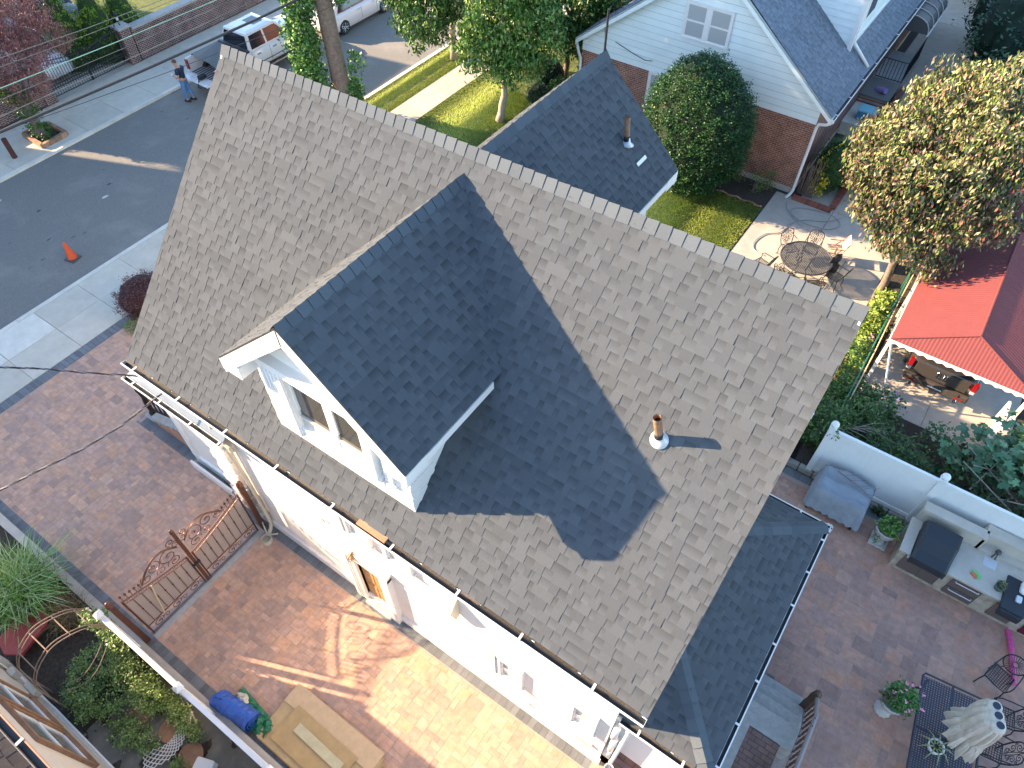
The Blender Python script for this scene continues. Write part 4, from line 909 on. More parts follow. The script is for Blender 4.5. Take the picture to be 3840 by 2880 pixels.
# ================= STUCCO HOUSE bottom left =================
U=thing('stucco_house','cream stucco house with brown framed windows at the bottom left corner','house',(-6,-6,0))
b=MB(); b.box(-12.3,3,-12,-2.2,0,5.7); b.build('wall',M['cream'],U)
b=MB(); b.box(-12.3,3,-2.2,-2.16,.0,.25); b.build('base_course',M['stucco'],U)
for x0,x1 in((-10.32,-9.26),(-9.18,-8.1)):
    b=MB(); t=.09; b.box(x0,x1,-2.2,-2.13,3.42,3.52);b.box(x0,x1,-2.2,-2.10,1.32,1.42);b.box(x0,x0+t,-2.2,-2.13,1.42,3.42);b.box(x1-t,x1,-2.2,-2.13,1.42,3.42); f=b.build('window',M['wood'],U,bev=.004)
    q=MB(); q.box(x0+t,x1-t,-2.2,-2.185,1.42,3.42); q.build('pane',mat('grey_blue_glass',(.14,.16,.18),.15,spec=.8),f)
    q=MB(); q.box(x0+t,x1-t,-2.19,-2.165,2.38,2.45); q.box(x0+t,x0+t+.05,-2.19,-2.165,1.42,3.42); q.box(x1-t-.05,x1-t,-2.19,-2.165,1.42,3.42); q.box(x0+t,x1-t,-2.19,-2.165,1.42,1.47); q.build('sash',M['white'],f)
b=MB(); b.box(-9.27,-9.17,-2.2,-2.11,1.3,3.54); b.build('window_mullion',M['wood'],U)
b=MB(); b.prism([(-12.6,-2.02,5.78),(-12.6,-12.2,5.78),(-12.6,-7.1,8.4)],(15.9,0,0)); r_=b.build('roof',M['felt'],U)
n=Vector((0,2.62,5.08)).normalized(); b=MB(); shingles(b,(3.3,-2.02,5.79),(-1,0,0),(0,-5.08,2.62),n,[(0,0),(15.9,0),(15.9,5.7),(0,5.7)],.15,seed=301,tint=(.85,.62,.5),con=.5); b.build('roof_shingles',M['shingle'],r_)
gg=gutter('gutter',(-12.6,-2.01,5.76),(3.3,-2.01,5.76),(0,1,0),U,w=.12,grit=False,seed=302,hang=.9); gg.data.materials[0]=mat('copper_gutter',(.32,.16,.09),.5)
b=MB(); b.box(-11.75,-11.5,-2.19,-2.06,.9,1.3); b.box(-11.4,-11.2,-2.19,-2.08,.8,1.05); b.box(-11.05,-10.70,-2.19,-2.08,.5,.75); b.build('meter_box',mat('box_plastic',(.5,.48,.42),.5),U,bev=.01)
b=MB(); b.tube([(-11.6,-2.14,1.5),(-11.2,-2.14,.4),(-10.7,-2.14,.28),(-8,-2.14,.3),(-6,-2.14,.3)],.014,5); b.tube([(-11.3,-2.14,.7),(-10.4,-2.14,.2),(-6,-2.14,.2)],.018,5); b.build('wall_cable',M['white'],U)
# ================= FAR SIDE OF THE STREET =================
W=thing('garden_wall','long brown brick garden wall with pale coping across the street','wall',(-32.8,22,0))
b=MB(); b.box(-33.05,-32.7,16.95,44,0,1.35); b.build('brickwork',BR['wallY'],W)
b=MB(); b.box(-33.12,-32.64,17.0,44,1.35,1.46); b.build('coping',M['stone'],W,bev=.012)
b=MB(); b.box(-32.7,-32.66,23.2,23.34,0,1.35); b.build('expansion_pier',BR['wallY'],W)
for nm,y,h,lab in(('gate_pier',16.62,1.55,'brick gate pier with pale cap and lantern beside the long brick wall'),('gate_pier',12.3,1.55,'brick gate pier half hidden by the red maple')):
    t=thing(nm,lab,'pier',(-32.85,y,0)); b=MB(); b.box(-33.1,-32.62,y-.24,y+.24,0,h); b.build('brickwork',BR['wallY'],t); b=MB(); b.box(-33.16,-32.56,y-.3,y+.3,h,h+.12); b.build('cap',M['stone'],t,bev=.015)
t=thing('post_lantern','small dark lantern on the brick gate pier','lantern',(-32.85,16.62,1.67)); b=MB(); b.cyl((-32.85,16.62,1.67),(-32.85,16.62,1.85),.025); b.lathe([(.05,0),(.02,.04),(.09,.3),(.10,.32),(.02,.42)],(-32.85,16.62,1.82),8); b.build('frame',M['iron'],t); b=MB(); b.lathe([(.05,.05),(.075,.28)],(-32.85,16.62,1.83),8); b.build('lantern_glass',M['lead'],t)
b=MB(); b.box(-33.1,-32.75,4,12.06,0,.9); b.build('low_brick_wall',BR['wallY'],None,'low brick wall behind the ivy covered trunk across the street','wall',loc=(-32.9,8,0))
G=thing('iron_gate','black iron double driveway gate between the brick piers across the street','gate',(-32.85,14.5,0))
for y0,y1,s in((12.56,14.44,1),(14.5,16.36,-1)):
    b=MB(); tp=lambda y: 1.35+(.30*(abs(y-14.47)/1.9)**1.5)
    yy=[y0+(y1-y0)*k/16 for k in range(17)]
    for k,y in enumerate(yy): b.tube([(-32.85,y,.08),(-32.85,y,tp(y)+.14)],.014 if k%16 else .03,4)
    b.tube([(-32.85,y,tp(y)) for y in yy],.02,5); b.tube([(-32.85,y,tp(y)-.16) for y in yy],.016,5)
    for z in(.12,.42,.56): b.tube([(-32.85,y0,z),(-32.85,y1,z)],.02,5)
    b.build('gate_leaf',M['iron'],G)
    b=MB()
    for k in range(15):
        y=yy[k+1]-.05; b.tube([(-32.85,y+.045*math.cos(R_(a)),tp(y)-.08+.05*math.sin(R_(a))) for a in range(0,360,45)],.007,3,closed=True); b.tube([(-32.85,y+.045*math.cos(R_(a)),.49+.05*math.sin(R_(a))) for a in range(0,360,45)],.007,3,closed=True)
    b.build('scroll_band',M['iron'],G)
slab('far_driveway',M['warmconc'],[(-41,-32.66,12.3,16.4)],-.2,-.012,seed=77)
slab('far_garden_lawn',M['lawnbase'],[(-60,-33.1,17,44)],-.2,-.05,seed=78)
# houses across the street (mostly beyond the picture), the tall block added for its shadow
K=thing('far_brick_house','dark brick house across the street behind the red maple','house',(-43,8,0))
b=MB(); b.box(-50,-37.6,7.4,15.0,0,6.4); b.build('wall',BR['wallY'],K)  # unseen height and near end shaped for street shade and its sun streak
b=MB(); b.prism([(-37.2,7.3,6.4),(-50.4,7.3,6.4),(-43.8,7.3,9.2)],(0,7.9,0)); b.build('roof',M['felt'],K)
b=MB(); b.quad((-50,7.38,0),(-37.6,7.38,0),(-37.6,7.38,6.4),(-50,7.38,6.4)); b.build('side_wall',BR['occ'],K)
K=thing('unseen_shade_block','tall unseen brick block added across the street for its shadow','shade blocker',(-40,-20,0))  # unseen block, added and sized to shade the street and driveway
b=MB(); b.box(-42,-38,-42,5.2,0,12.6); b.build('wall',BR['wallY'],K)
b=MB(); b.box(-42.2,-37.8,-42.2,5.35,12.6,12.9); b.build('parapet',M['stone'],K)
for k in range(10):
    for z in(1.2,4.3,7.4,10.2):
        b=MB(); b.box(-38,-37.96,-40+4.2*k,-38.6+4.2*k,z,z+1.5); b.build('window',M['glass'],K)
# utility poles and wires
def upole(x,y,h,lab):
    t=thing('utility_pole',lab,'pole',(x,y,0)); b=MB(); b.tube([(x,y,0),(x,y,h)],[.17,.12],12); b.build('shaft',M['barkpale'],t,smooth=True)
    b=MB(); b.box(x-.05,x+.05,y-1.0,y+1.0,h-.9,h-.78) if False else b.box(x-.9,x+.9,y-.05,y+.05,h-.9,h-.78); b.build('crossarm',M['wood'],t)
upole(-20.9,33,10,'wooden utility pole up the street beyond the trees'); upole(-20.9,-16,10,'wooden utility pole down the street to the left')
def wire(y0,z0,y1,z1,r,m,lab,x=-20.9,e0=(-15.9,7.6),e1=(25.2,7.2)):
    b=MB(); z=lambda y: z0+(z1-z0)*(y-y0)/(y1-y0)
    b.tube([(x,e0[0],e0[1]),(x,-4,z(-4)+.35),(x,y0,z(y0)),(x,(y0+y1)/2,z((y0+y1)/2)-.03),(x,y1,z(y1)),(x,24,z(24)+.3),(x,33,e1[1]+1.2)],r,6)
    b.build('overhead_wire',m,None,lab,'wire','overhead wires along the street')
wire(6.28,5.89,15.12,5.53,.042,M['wire'],'thick black overhead cable bundle, lowest of the street wires')
wire(6.84,6.85,13.88,6.59,.011,M['wiregreen'],'greenish overhead wire third from the thick black cable')
wire(7.22,7.49,12.1,7.21,.009,M['wiregrey'],'topmost grey green overhead wire across the maple',e0=(-15.9,9),e1=(25.2,8.6))
wire(6.48,6.23,15.33,6.09,.010,M['wiregrey'],'pale thin overhead wire just above the thick black cable')
wire(7.11,7.30,12.46,7.08,.007,M['wiregrey'],'second highest thin grey overhead wire',e0=(-15.9,8.8),e1=(25.2,8.4))
wire(6.7,6.60,14.3,6.38,.007,M['wiregrey'],'thin grey overhead wire under the bright green one')
wire(7.97,5.68,14.92,4.99,.009,M['wire'],'thin black wire sagging below the thick cable',e0=(-15.9,6.9),e1=(25.2,6.2))
def twisted(pts,lab):
    b=MB(); P=[Vector(p) for p in pts]; out=[]
    for i in range(len(P)-1):
        for k in range(24): out.append(P[i].lerp(P[i+1],k/24))
    out.append(P[-1]); 
    for ph in(0,2.1,4.2):
        b.tube([p+Vector((.016*math.cos(j*.55+ph),0,.016*math.sin(j*.55+ph))) for j,p in enumerate(out)],.010,5,col=(1,1,1) if ph else (9,9,9))
    b.build('service_wire',M['wire'],None,lab,'wire','twisted service wires to the house')
twisted([(-11.05,3.62,5.1),(-11.29,3.40,4.70),(-11.79,2.5,4.16),(-12.24,1.68,3.86),(-12.66,.92,3.70),(-13.08,.16,3.51),(-14.5,-2.4,3.4),(-17.5,-8,4.6),(-20.9,-16,9)],'twisted black service wire sagging over the shaded driveway')
twisted([(-12.0,3.7,4.2),(-12.09,3.42,4.69),(-12.49,2.63,5.31),(-12.74,2.13,5.75),(-12.99,1.64,6.1),(-15,-2.6,7),(-20.9,-16,9.5)],'twisted service wire running left from the front corner of the house')
# ================= BRONZE DRIVEWAY GATE =================
GX=-10.13
G=thing('driveway_gate','bronze wrought iron driveway gate with scrolled top across the paved driveway','gate',(GX,1.7,0))
def spiral(c,r0,turns,a0,sgn=1,n=26,axis='x'):
    o=[]
    for k in range(n+1):
        t=k/n; r=r0*(1-t*.86); a=a0+sgn*turns*2*math.pi*t; o.append((GX,c[0]+r*math.cos(a),c[1]+r*math.sin(a)))
    return o
topz=lambda y: 1.38+.44*(abs(y-1.70)/1.6)**1.3
def leafb(b,y,z,s=.06,a=0):
    for k in range(5):
        an=a+k*1.256; p=[(GX+.012,y,z),(GX,y+s*.5*math.cos(an-.35),z+s*.5*math.sin(an-.35)),(GX-.012,y+s*1.5*math.cos(an),z+s*1.5*math.sin(an)),(GX,y+s*.5*math.cos(an+.35),z+s*.5*math.sin(an+.35))]; b.add(p,[(0,1,2,3),(3,2,1,0)])
for y0,y1,s in((.12,1.62,-1),(1.78,3.28,1)):
    b=MB(); yy=[y0+(y1-y0)*k/24 for k in range(25)]
    b.tube([(GX,y,topz(y)) for y in yy],.017,6); b.tube([(GX,y,topz(y)-.13) for y in yy],.012,5)
    for z in(.06,.40): b.tube([(GX,y0,z),(GX,y1,z)],.017,6)
    b.tube([(GX,y0,.03),(GX,y0,topz(y0))],.022,6); b.tube([(GX,y1,.03),(GX,y1,topz(y1))],.022,6)
    b.build('gate_frame',M['bronze'],G)
    for k in range(1,8):
        b=MB(); y=y0+(y1-y0)*k/8; b.tube([(GX,y,.40),(GX,y,topz(y)-.13)],.0085,5); zm=(.4+topz(y))/2; b.ell((GX,y,zm),(.02,.02,.035),8,5); b.build('bar',M['bronze'],G)
    b=MB()
    for k in range(14):
        y=y0+.055+(y1-y0-.1)*k/13.2; b.tube([(GX,y+.042*math.cos(R_(a)),topz(y)-.065+.042*math.sin(R_(a))) for a in range(0,360,45)],.007,4,closed=True)
    b.build('ring_band',M['bronze'],G)
    b=MB()
    for k in range(3):
        yc=y0+.25+.5*k; b.tube(spiral((yc,.23),.14,1.4,R_(20),1),.009,5); b.tube(spiral((yc+.2,.22),.10,1.3,R_(200),-1),.008,5); leafb(b,yc+.03,.24,.05,k)
    b.build('lower_scrolls',M['bronze'],G)
    b=MB(); c0=1.70+s*.06
    arch=[(GX,1.70+s*(.06+.78*math.sin(t)),1.30+ (1.0*math.cos(t*.9))) for t in [k/18*1.5 for k in range(19)]]
    ar=[]
    for k in range(22):
        t=k/21; y=1.70+s*(.10+1.0*t); z=1.55+.72*math.sin(math.pi*(.18+.70*t))*(1-.12*t); ar.append((GX,y,z))
    ar2=[(p[0],p[1],p[2]) for p in ar]; b.tube(ar2,.015,6); b.tube([(GX,p[1],p[2]-.045) for p in ar],.008,5)
    b.tube(spiral((1.70+s*.34,1.88),.24,1.3,R_(90),-s),.011,5); b.tube(spiral((1.70+s*.72,1.95),.18,1.4,R_(60),s),.010,5); b.tube(spiral((1.70+s*.30,1.60),.17,1.5,R_(0 if s>0 else 180),s),.010,5)
    b.tube(spiral((1.70+s*.95,1.82),.15,1.3,R_(120),-s),.009,5); b.tube(spiral((1.70+s*.62,1.66),.12,1.4,R_(200),s),.008,5); b.tube(spiral((1.70+s*.16,2.22),.11,1.3,R_(240),s),.011,5); b.tube(spiral((1.70+s*.08,2.05),.10,1.3,R_(60),-s),.009,5)
    for yy_,zz_ in((.36,1.88),(.74,1.97),(.30,1.62),(.95,1.84),(.52,1.78)): leafb(b,1.70+s*yy_,zz_,.055,yy_*7)
    b.build('crest_scrolls',M['bronze'],G)
    for k in range(5):
        b=MB(); y=1.70+s*(1.14+.10*k); z=topz(y); b.tube([(GX,y,z),(GX,y,z+.16)],.009,5); b.add([(GX,y-.035,z+.17),(GX,y,z+.14),(GX,y+.035,z+.17),(GX,y,z+.27),(GX-.02,y,z+.18),(GX+.02,y,z+.18)],[(0,1,5),(1,2,5),(2,3,5),(3,0,5),(1,0,4),(2,1,4),(3,2,4),(0,3,4)]); b.build('spear_tip',M['bronze'],G)
    b=MB(); vs=[(GX-.018,y,z) for y in yy for z in(.42,topz(y)-.14)]; b.add(vs,[(2*i,2*i+2,2*i+3,2*i+1) for i in range(24)]); b.build('backing_sheet',M['mesh'],G)
b=MB(); b.box(GX-.035,GX+.035,1.66,1.74,.05,2.42); b.build('centre_post',M['bronze'],G,bev=.006); b=MB(); b.lathe([(.05,0),(.05,.03),(.03,.05),(.045,.09),(.02,.13)],(GX,1.70,2.42),12); b.build('finial',M['bronze'],G,smooth=True)
b=MB(); b.box(GX+.03,GX+.07,1.60,1.80,.95,1.02); b.build('latch',M['iron'],G)
for y,lab in((-.08,'a'),(3.44,'b')):
    b=MB(); b.box(GX-.06,GX+.06,y-.06,y+.06,0,2.0); b.build('hinge_post',M['bronze'],G,bev=.006); b=MB(); b.lathe([(.08,0),(.08,.03),(.045,.05),(.07,.11),(.03,.17)],(GX,y,2.0),12); b.build('finial',M['bronze'],G,smooth=True)
b=MB(); b.tube([(GX+.10,.55,.55),(GX+.07,.72,1.62)],.016,6); b.build('wooden_stick',M['plank'],None,'pale wooden stick leaning against the bronze gate','stick')
b=MB(); b.tube([(GX+.05,3.46,.25),(GX+.4,3.3,.2),(GX+.75,3.4,.5)],.02,6); b.build('gate_strut',M['cream'],None,'cream strut between the bronze gate post and the house wall','strut')
# entry stair
E=thing('front_stairs','stone and brick front stairs with white treads beside the driveway','stairs',(-14.2,4.5,0))
for k in range(6):
    b=MB(); b.box(-15.35+.36*k,-15.35+.36*(k+1)+.0,3.95,5.6,0,.165*(k+1)-.04); b.build('brick_riser',BR['stairX'],E)
    b=MB(); b.box(-15.40+.36*k,-15.35+.36*(k+1),3.92,5.6,.165*(k+1)-.04,.165*(k+1)); b.build('tread',M['stone'],E,bev=.008)
b=MB(); b.lathe([(.10,0),(.10,.1),(.06,.15),(.085,.5),(.05,.75),(.07,1.0),(.09,1.05),(.09,1.12),(.04,1.2)],(-15.22,4.1,.165),14); b.build('newel',mat('dark_bronze',(.035,.025,.022),.5,metal=.3),E,smooth=True)
b=MB(); b.tube([(-15.22,4.1,1.2),(-14.5,4.1,1.5),(-13.2,4.1,2.1)],.03,6); b.tube([(-15.22,4.1,.35),(-13.2,4.1,1.25)],.025,6)
for k in range(16):
    t=k/15; x=-15.15+1.9*t; z=.38+.88*t; b.tube([(x,4.1,z),(x+.08,4.1+.03*(-1)**k,z+.4),(x-.02,4.1,z+.82)],.022,5)
b.build('railing',mat('dark_bronze_rail',(.035,.025,.022),.5,metal=.3),E)
# rear stair newel and ornate railing
E=thing('rear_railing','dark ornate cast railing with round newel beside the rear stone steps','railing',(2.73,6,0))
dk=mat('weathered_bronze',(.10,.065,.045),.55,metal=.25,noise=.3,nscale=12)
b=MB(); b.lathe([(.10,0),(.11,.06),(.085,.12),(.10,.45),(.085,.75),(.10,.95),(.075,1.0),(.09,1.08),(.075,1.18),(.02,1.25)],(2.70,7.03,.02),16,flute=.04); b.build('newel',dk,E,smooth=True)
b=MB(); b.tube([(2.72,7.0,1.1),(2.74,6.4,1.6),(2.74,4.6,1.72),(2.74,3.0,1.75)],.045,8); b.tube([(2.72,6.95,.35),(2.74,6.35,.80),(2.74,3.0,.85)],.03,6); b.build('handrail',mat('grey_bronze',(.25,.22,.22),.5,metal=.2),E)
g=random.Random(6)
for k in range(22):
    b=MB(); y=6.85-.17*k; z0=.36+min(.45,max(0,(6.95-y)*.75)); z1=1.16+min(.5,max(0,(6.95-y)*.8)); zm=(z0+z1)/2
    b.tube([(2.73,y,z0),(2.73+.03,y+.05,z0+.2),(2.73-.02,y-.05,zm),(2.73+.03,y+.05,z1-.2),(2.73,y,z1)],.018,5)
    for zz in(zm,zm+.22,zm-.2): b.tube([(2.73+.015*math.cos(R_(a)),y+.07*math.cos(R_(a)),zz+.07*math.sin(R_(a))) for a in range(0,360,60)],.014,4,closed=True)
    b.build('baluster',dk,E)
# ================= VEHICLES =================
def loft(b,rings,cap=True,col=(1,1,1)):
    n=len(rings[0]); vs=[p for r in rings for p in r]; fs=[]
    for i in range(len(rings)-1):
        for k in range(n): k2=(k+1)%n; fs.append((i*n+k,i*n+k2,(i+1)*n+k2,(i+1)*n+k))
    if cap: fs+= [tuple(range(n-1,-1,-1)),tuple((len(rings)-1)*n+k for k in range(n))]
    return b.add(vs,fs,col)
def ring(x,wb,wm,wt,zb,zm,zt,crown=.03):
    L=[(wb*.92,zb),(wb,zb+.08),(wm,zm),(wt,zt-.05),(wt-.05,zt),(wt*.5,zt+crown)]
    return [(x,-y,z) for y,z in L]+[(x,0,zt+crown*1.25)]+[(x,y,z) for y,z in reversed(L)]
def wheel(parent,x,y,r,wd=.22,spokes=10):
    s=1 if y>0 else -1
    b=MB(); b.tube([(x,y-wd/2,r),(x,y-wd/2+.02,r),(x,y+wd/2-.02,r),(x,y+wd/2,r)],[r*.93,r,r,r*.93],28); w_=b.build('wheel',M['rubber'],parent,local=True,smooth=False)
    b=MB(); yo=y+s*(wd/2+.004); b.tube([(x,yo-.002,r),(x,yo,r)],[r*.68,r*.68],28); b.build('rim_dark',M['hole'],w_,local=True)
    b=MB(); b.tube([(x+r*.66*math.cos(R_(a)),yo+s*.006,r+r*.66*math.sin(R_(a))) for a in range(0,360,15)],r*.05,5,closed=True)
    for k in range(spokes):
        a=2*math.pi*k/spokes; b.tube([(x+r*.1*math.cos(a),yo+s*.010,r+r*.1*math.sin(a)),(x+r*.64*math.cos(a),yo+s*.010,r+r*.64*math.sin(a))],[r*.06,r*.045],4)
    b.cyl((x,yo,r),(x,yo+s*.02,r),r*.16); b.build('rim',M['chrome'],w_,local=True)
def glassquad(b,p,inset=.0,off=.006):
    P=[Vector(q) for q in p]; n=(P[1]-P[0]).cross(P[3]-P[0]).normalized(); c=sum(P,Vector())/len(P)
    if n.dot(c-Vector((c.x*.8,0,c.z-.5)))<0: n=-n
    q=[c+(v-c)*(1-inset)+n*off for v in P]; b.add(q,[tuple(range(len(q)))])
def sedan(name,label,loc,rz,paint,L=4.7,Wd=1.84,suv=False,group=None):
    t=thing(name,label,'car',loc,rz,group); h=L/2; w=Wd/2; zb=.20; hz=.92 if not suv else 1.05; tz=1.45 if not suv else 1.68
    st=[(-h,.80*w,.82*w,.74*w,zb+.1,.6,hz-.12),(-h+.12,.93*w,.95*w,.82*w,zb,.62,hz),(-h+.6,w*.98,w,.86*w,zb-.02,.64,hz+.06),(-.4,w*.98,w,.9*w,zb-.03,.64,hz+.05),(.9,w*.98,w,.9*w,zb-.03,.64,hz+.03),(h-.9,w*.98,w*.99,.86*w,zb-.02,.62,hz-.02),(h-.2,w*.90,w*.93,.74*w,zb,.56,hz-.16),(h,.66*w,.72*w,.55*w,zb+.1,.5,hz-.30)]
    b=MB(); loft(b,[ring(*s) for s in st]); body=b.build('body',paint,t,local=True,smooth=True)
    xr0,xr1=(-h+(.45 if suv else .85)),.75; xb0,xb1=-h+(.12 if suv else .35),1.55
    B0=[(xb0,-w*.86,hz),(xb1,-w*.86,hz),(xb1,w*.86,hz),(xb0,w*.86,hz)]; T0=[(xr0,-w*.66,tz),(xr1,-w*.66,tz),(xr1,w*.66,tz),(xr0,w*.66,tz)]
    b=MB(); b.add([Vector(p)-Vector((0,0,.08)) for p in B0]+T0,[(0,1,5,4),(1,2,6,5),(2,3,7,6),(3,0,4,7)]); b.add([Vector(p) for p in T0]+[(xr0+.2,-w*.5,tz+.05),(xr1-.25,-w*.5,tz+.05),(xr1-.25,w*.5,tz+.05),(xr0+.2,w*.5,tz+.05)],[(0,1,5,4),(1,2,6,5),(2,3,7,6),(3,0,4,7),(4,5,6,7)]); b.build('roof',paint,t,local=True)
    lp=lambda a,c,k:[a[i]+(c[i]-a[i])*k for i in range(3)]
    for s in(0,1):
        a,b1,c,d=(B0[0],B0[1],T0[1],T0[0]) if s==0 else (B0[3],B0[2],T0[2],T0[3])
        for k0,k1 in((.10,.36),(.38,.64),(.66,.93)):
            q=MB(); p=[lp(lp(a,b1,k0),lp(d,c,max(.03,k0)),.12),lp(lp(a,b1,k1),lp(d,c,k1),.12),lp(lp(a,b1,k1),lp(d,c,min(k1,.95)),.9),lp(lp(a,b1,k0),lp(d,c,max(k0,.06)),.9)]; sg=-1 if s==0 else 1
            q.add([(x,y+sg*.008,z) for x,y,z in p],[(0,1,2,3)]); q.build('side_window',M['carglass'],t,local=True)
        q=MB(); sg=-1 if s==0 else 1
        for xx in(-.15,.95): q.box(xx-.006,xx+.006,sg*w*1.0-.004,sg*w*1.0+.004,.35,hz-.02)
        q.build('door_seam',M['darkgrey'],t,local=True)
        for xx in(-.05,1.0-.9*0):
            q=MB(); q.box(xx-.32,xx-.12,sg*w-.02,sg*w+.03,hz-.14,hz-.10); q.build('door_handle',paint,t,local=True)
        q=MB(); q.rbox((1.25,sg*(w+.08),hz+.06),(.14,.2,.14),.04); q.build('mirror',paint,t,local=True)
        q=MB(); q.box(-h+.0,-h+.16,sg*w*.80-.12 if sg>0 else -w*.80-.02,sg*w*.80+.02 if sg>0 else -w*.80+.12,hz-.26,hz-.08); q.build('taillight',M['redlight'],t,local=True,bev=.01)
        q=MB(); q.ell((h-.22,sg*w*.70,hz-.26),(.22,.14,.07),10,6); q.build('headlight',M['lead'],t,local=True,smooth=True)
    for bt,tt,nm in(((B0[1],B0[2]),(T0[1],T0[2]),'windscreen'),((B0[3],B0[0]),(T0[3],T0[0]),'rear_window')):
        q=MB(); sx=1 if nm=='windscreen' else -1
        p=[lp(lp(bt[0],tt[0],.08),lp(bt[1],tt[1],.08),.08),lp(lp(bt[0],tt[0],.08),lp(bt[1],tt[1],.08),.92),lp(lp(bt[0],tt[0],.93),lp(bt[1],tt[1],.93),.95),lp(lp(bt[0],tt[0],.93),lp(bt[1],tt[1],.93),.05)]
        q.add([(x+sx*.012,y,z+.01) for x,y,z in p],[(0,1,2,3)]); q.build(nm,M['carglass'],t,local=True)
    for x in(-h+.95,h-.9):
        for y in(-w+.10,w-.10): wheel(t,x,y,.335)
    return t
sedan('parked_car','white sedan parked in the street behind the leafy trunk',(-27.75,25.75,-.10),R_(90),M['carwhite'])
sedan('parked_car','white car parked behind the black iron gate under the red maple',(-36.2,13.6,-.01),R_(0),M['carwhite'],suv=True)
sedan('parked_car','dark car parked beyond the white car by the far brick house',(-39.8,16.6,-.05),R_(10),M['cardark'],suv=True)
# pickup truck, white crew cab, open tailgate, black bed cover
T=thing('pickup_truck','white crew cab pickup truck with open tailgate and black bed cover on the street','pickup truck',(-28.1,19.85,-.10),R_(90))
w=.98
b=MB(); st=[(-.95,.96,1.0,.93,.42,.85,1.18),(1.0,.96,1.0,.93,.40,.85,1.18),(1.75,.96,1.0,.93,.42,.85,1.17),(2.6,.94,.98,.88,.45,.85,1.12),(2.9,.80,.86,.76,.5,.8,1.0)]
loft(b,[ring(*s) for s in st]); b.build('cab_body',M['carwhite'],T,local=True,smooth=True)
b=MB(); b.box(-2.95,-.95,-1.0,-.93,.55,1.24); b.box(-2.95,-.95,.93,1.0,.55,1.24); b.box(-1.02,-.95,-.95,.95,.55,1.24); b.box(-2.95,-.95,-.95,.95,.50,.62); b.build('bed',M['carwhite'],T,local=True,bev=.02)
b=MB(); [b.box(-2.9,-1.05,-.8+.16*k,-.72+.16*k,.62,.635) for k in range(11)]; b.build('bed_liner',M['darkgrey'],T,local=True)
b=MB(); b.add([(-1.0,-.96,1.27),(-1.0,.96,1.27),(-2.55,.97,1.29),(-2.75,.4,1.33),(-2.72,-.3,1.31),(-2.85,-.97,1.27)],[(0,1,2,3,4,5)]); b.box(-1.1,-.98,-.96,.96,1.24,1.30); b.box(-2.6,-1.0,-.98,-.93,1.24,1.275);b.box(-2.6,-1.0,.93,.98,1.24,1.275); b.build('bed_cover',M['blackcover'],T,local=True)
b=MB(); b.box(-3.45,-2.97,-.80,.80,.62,.68); [b.box(-3.42,-3.0,-.7+.2*k,-.62+.2*k,.68,.70) for k in range(8)]; b.build('tailgate',M['carwhite'],T,local=True,bev=.01)
b=MB(); b.box(-3.12,-2.95,-.95,.95,.35,.5); b.build('rear_bumper',M['chrome'],T,local=True,bev=.02)
for s in(-1,1):
    b=MB(); b.box(-2.99,-2.93,min(s*.84,s*1.005),max(s*.84,s*1.005),.78,1.20); b.build('taillight',M['redlight'],T,local=True,bev=.01)
    b=MB(); b.box(-.95,1.25,s*1.02-.05,s*1.02+.05,.30,.36); b.build('side_step',M['chrome'],T,local=True,bev=.01)
    b=MB(); b.rbox((1.15,s*1.12,1.28),(.12,.22,.24),.04); b.build('mirror',M['carwhite'],T,local=True)
    for x in(-.35,.55):
        b=MB(); b.box(x-.28,x-.08,s*1.0-.02,s*1.0+.03,1.0,1.04); b.build('door_handle',M['chrome'],T,local=True)
    b=MB(); 
    for x in(-.93,.10,1.12): b.box(x-.006,x+.006,s*1.0-.005,s*1.0+.004,.5,1.16)
    b.box(-.93,1.12,s*1.0-.006,s*1.0+.006,.62,.65); b.build('door_seam',M['darkgrey'],T,local=True)
B0=[(-.95,-.90,1.18),(1.55,-.90,1.18),(1.55,.90,1.18),(-.95,.90,1.18)]; T0=[(-.80,-.72,1.86),(.85,-.72,1.86),(.85,.72,1.86),(-.80,.72,1.86)]
b=MB(); b.add(B0+T0,[(0,1,5,4),(1,2,6,5),(2,3,7,6),(3,0,4,7)]); b.add(T0+[(-.6,-.55,1.91),(.65,-.55,1.91),(.65,.55,1.91),(-.6,.55,1.91)],[(0,1,5,4),(1,2,6,5),(2,3,7,6),(3,0,4,7),(4,5,6,7)]); b.build('cab_roof',M['carwhite'],T,local=True)
b=MB(); b.box(.0,.55,-.35,.35,1.912,1.922); b.build('sunroof',M['carglass'],T,local=True)
for s,yb,yt in((-1,-.90,-.72),(1,.90,.72)):
    for x0,x1,xa,xc in((-.80,.02,-.70,.02),(.12,1.30,.12,.80)):
        b=MB(); k=.12; y=lambda f: yb+(yt-yb)*f+s*.008
        b.add([(x0,y(.1),1.25),(x1,y(.1),1.25),(xc,y(.88),1.78),(xa,y(.88),1.78)],[(0,1,2,3)]); b.build('side_window',M['carglass'],T,local=True)
b=MB(); b.add([(-.945,-.8,1.28),(-.945,.8,1.28),(-.835,.66,1.78),(-.835,-.66,1.78)],[(0,1,2,3)]); b.build('rear_window',M['carglass'],T,local=True)
b=MB(); b.add([(1.50,-.8,1.23),(1.50,.8,1.23),(.91,.66,1.80),(.91,-.66,1.80)],[(0,1,2,3)]); b.build('windscreen',M['carglass'],T,local=True)
for x in(-1.95,2.05):
    for y in(-.88,.88): wheel(T,x,y,.40,.26,6)
b=MB(); b.rbox((-28.0,16.75,.70),(.25,.35,.14),.06); b.tube([(-28.0,16.6,.7),(-27.8,16.3,.45),(-27.6,16.3,.5)],.03,6); b.build('tool_bag',M['rubber'],None,'black tool bag on the lowered tailgate of the white pickup','bag')
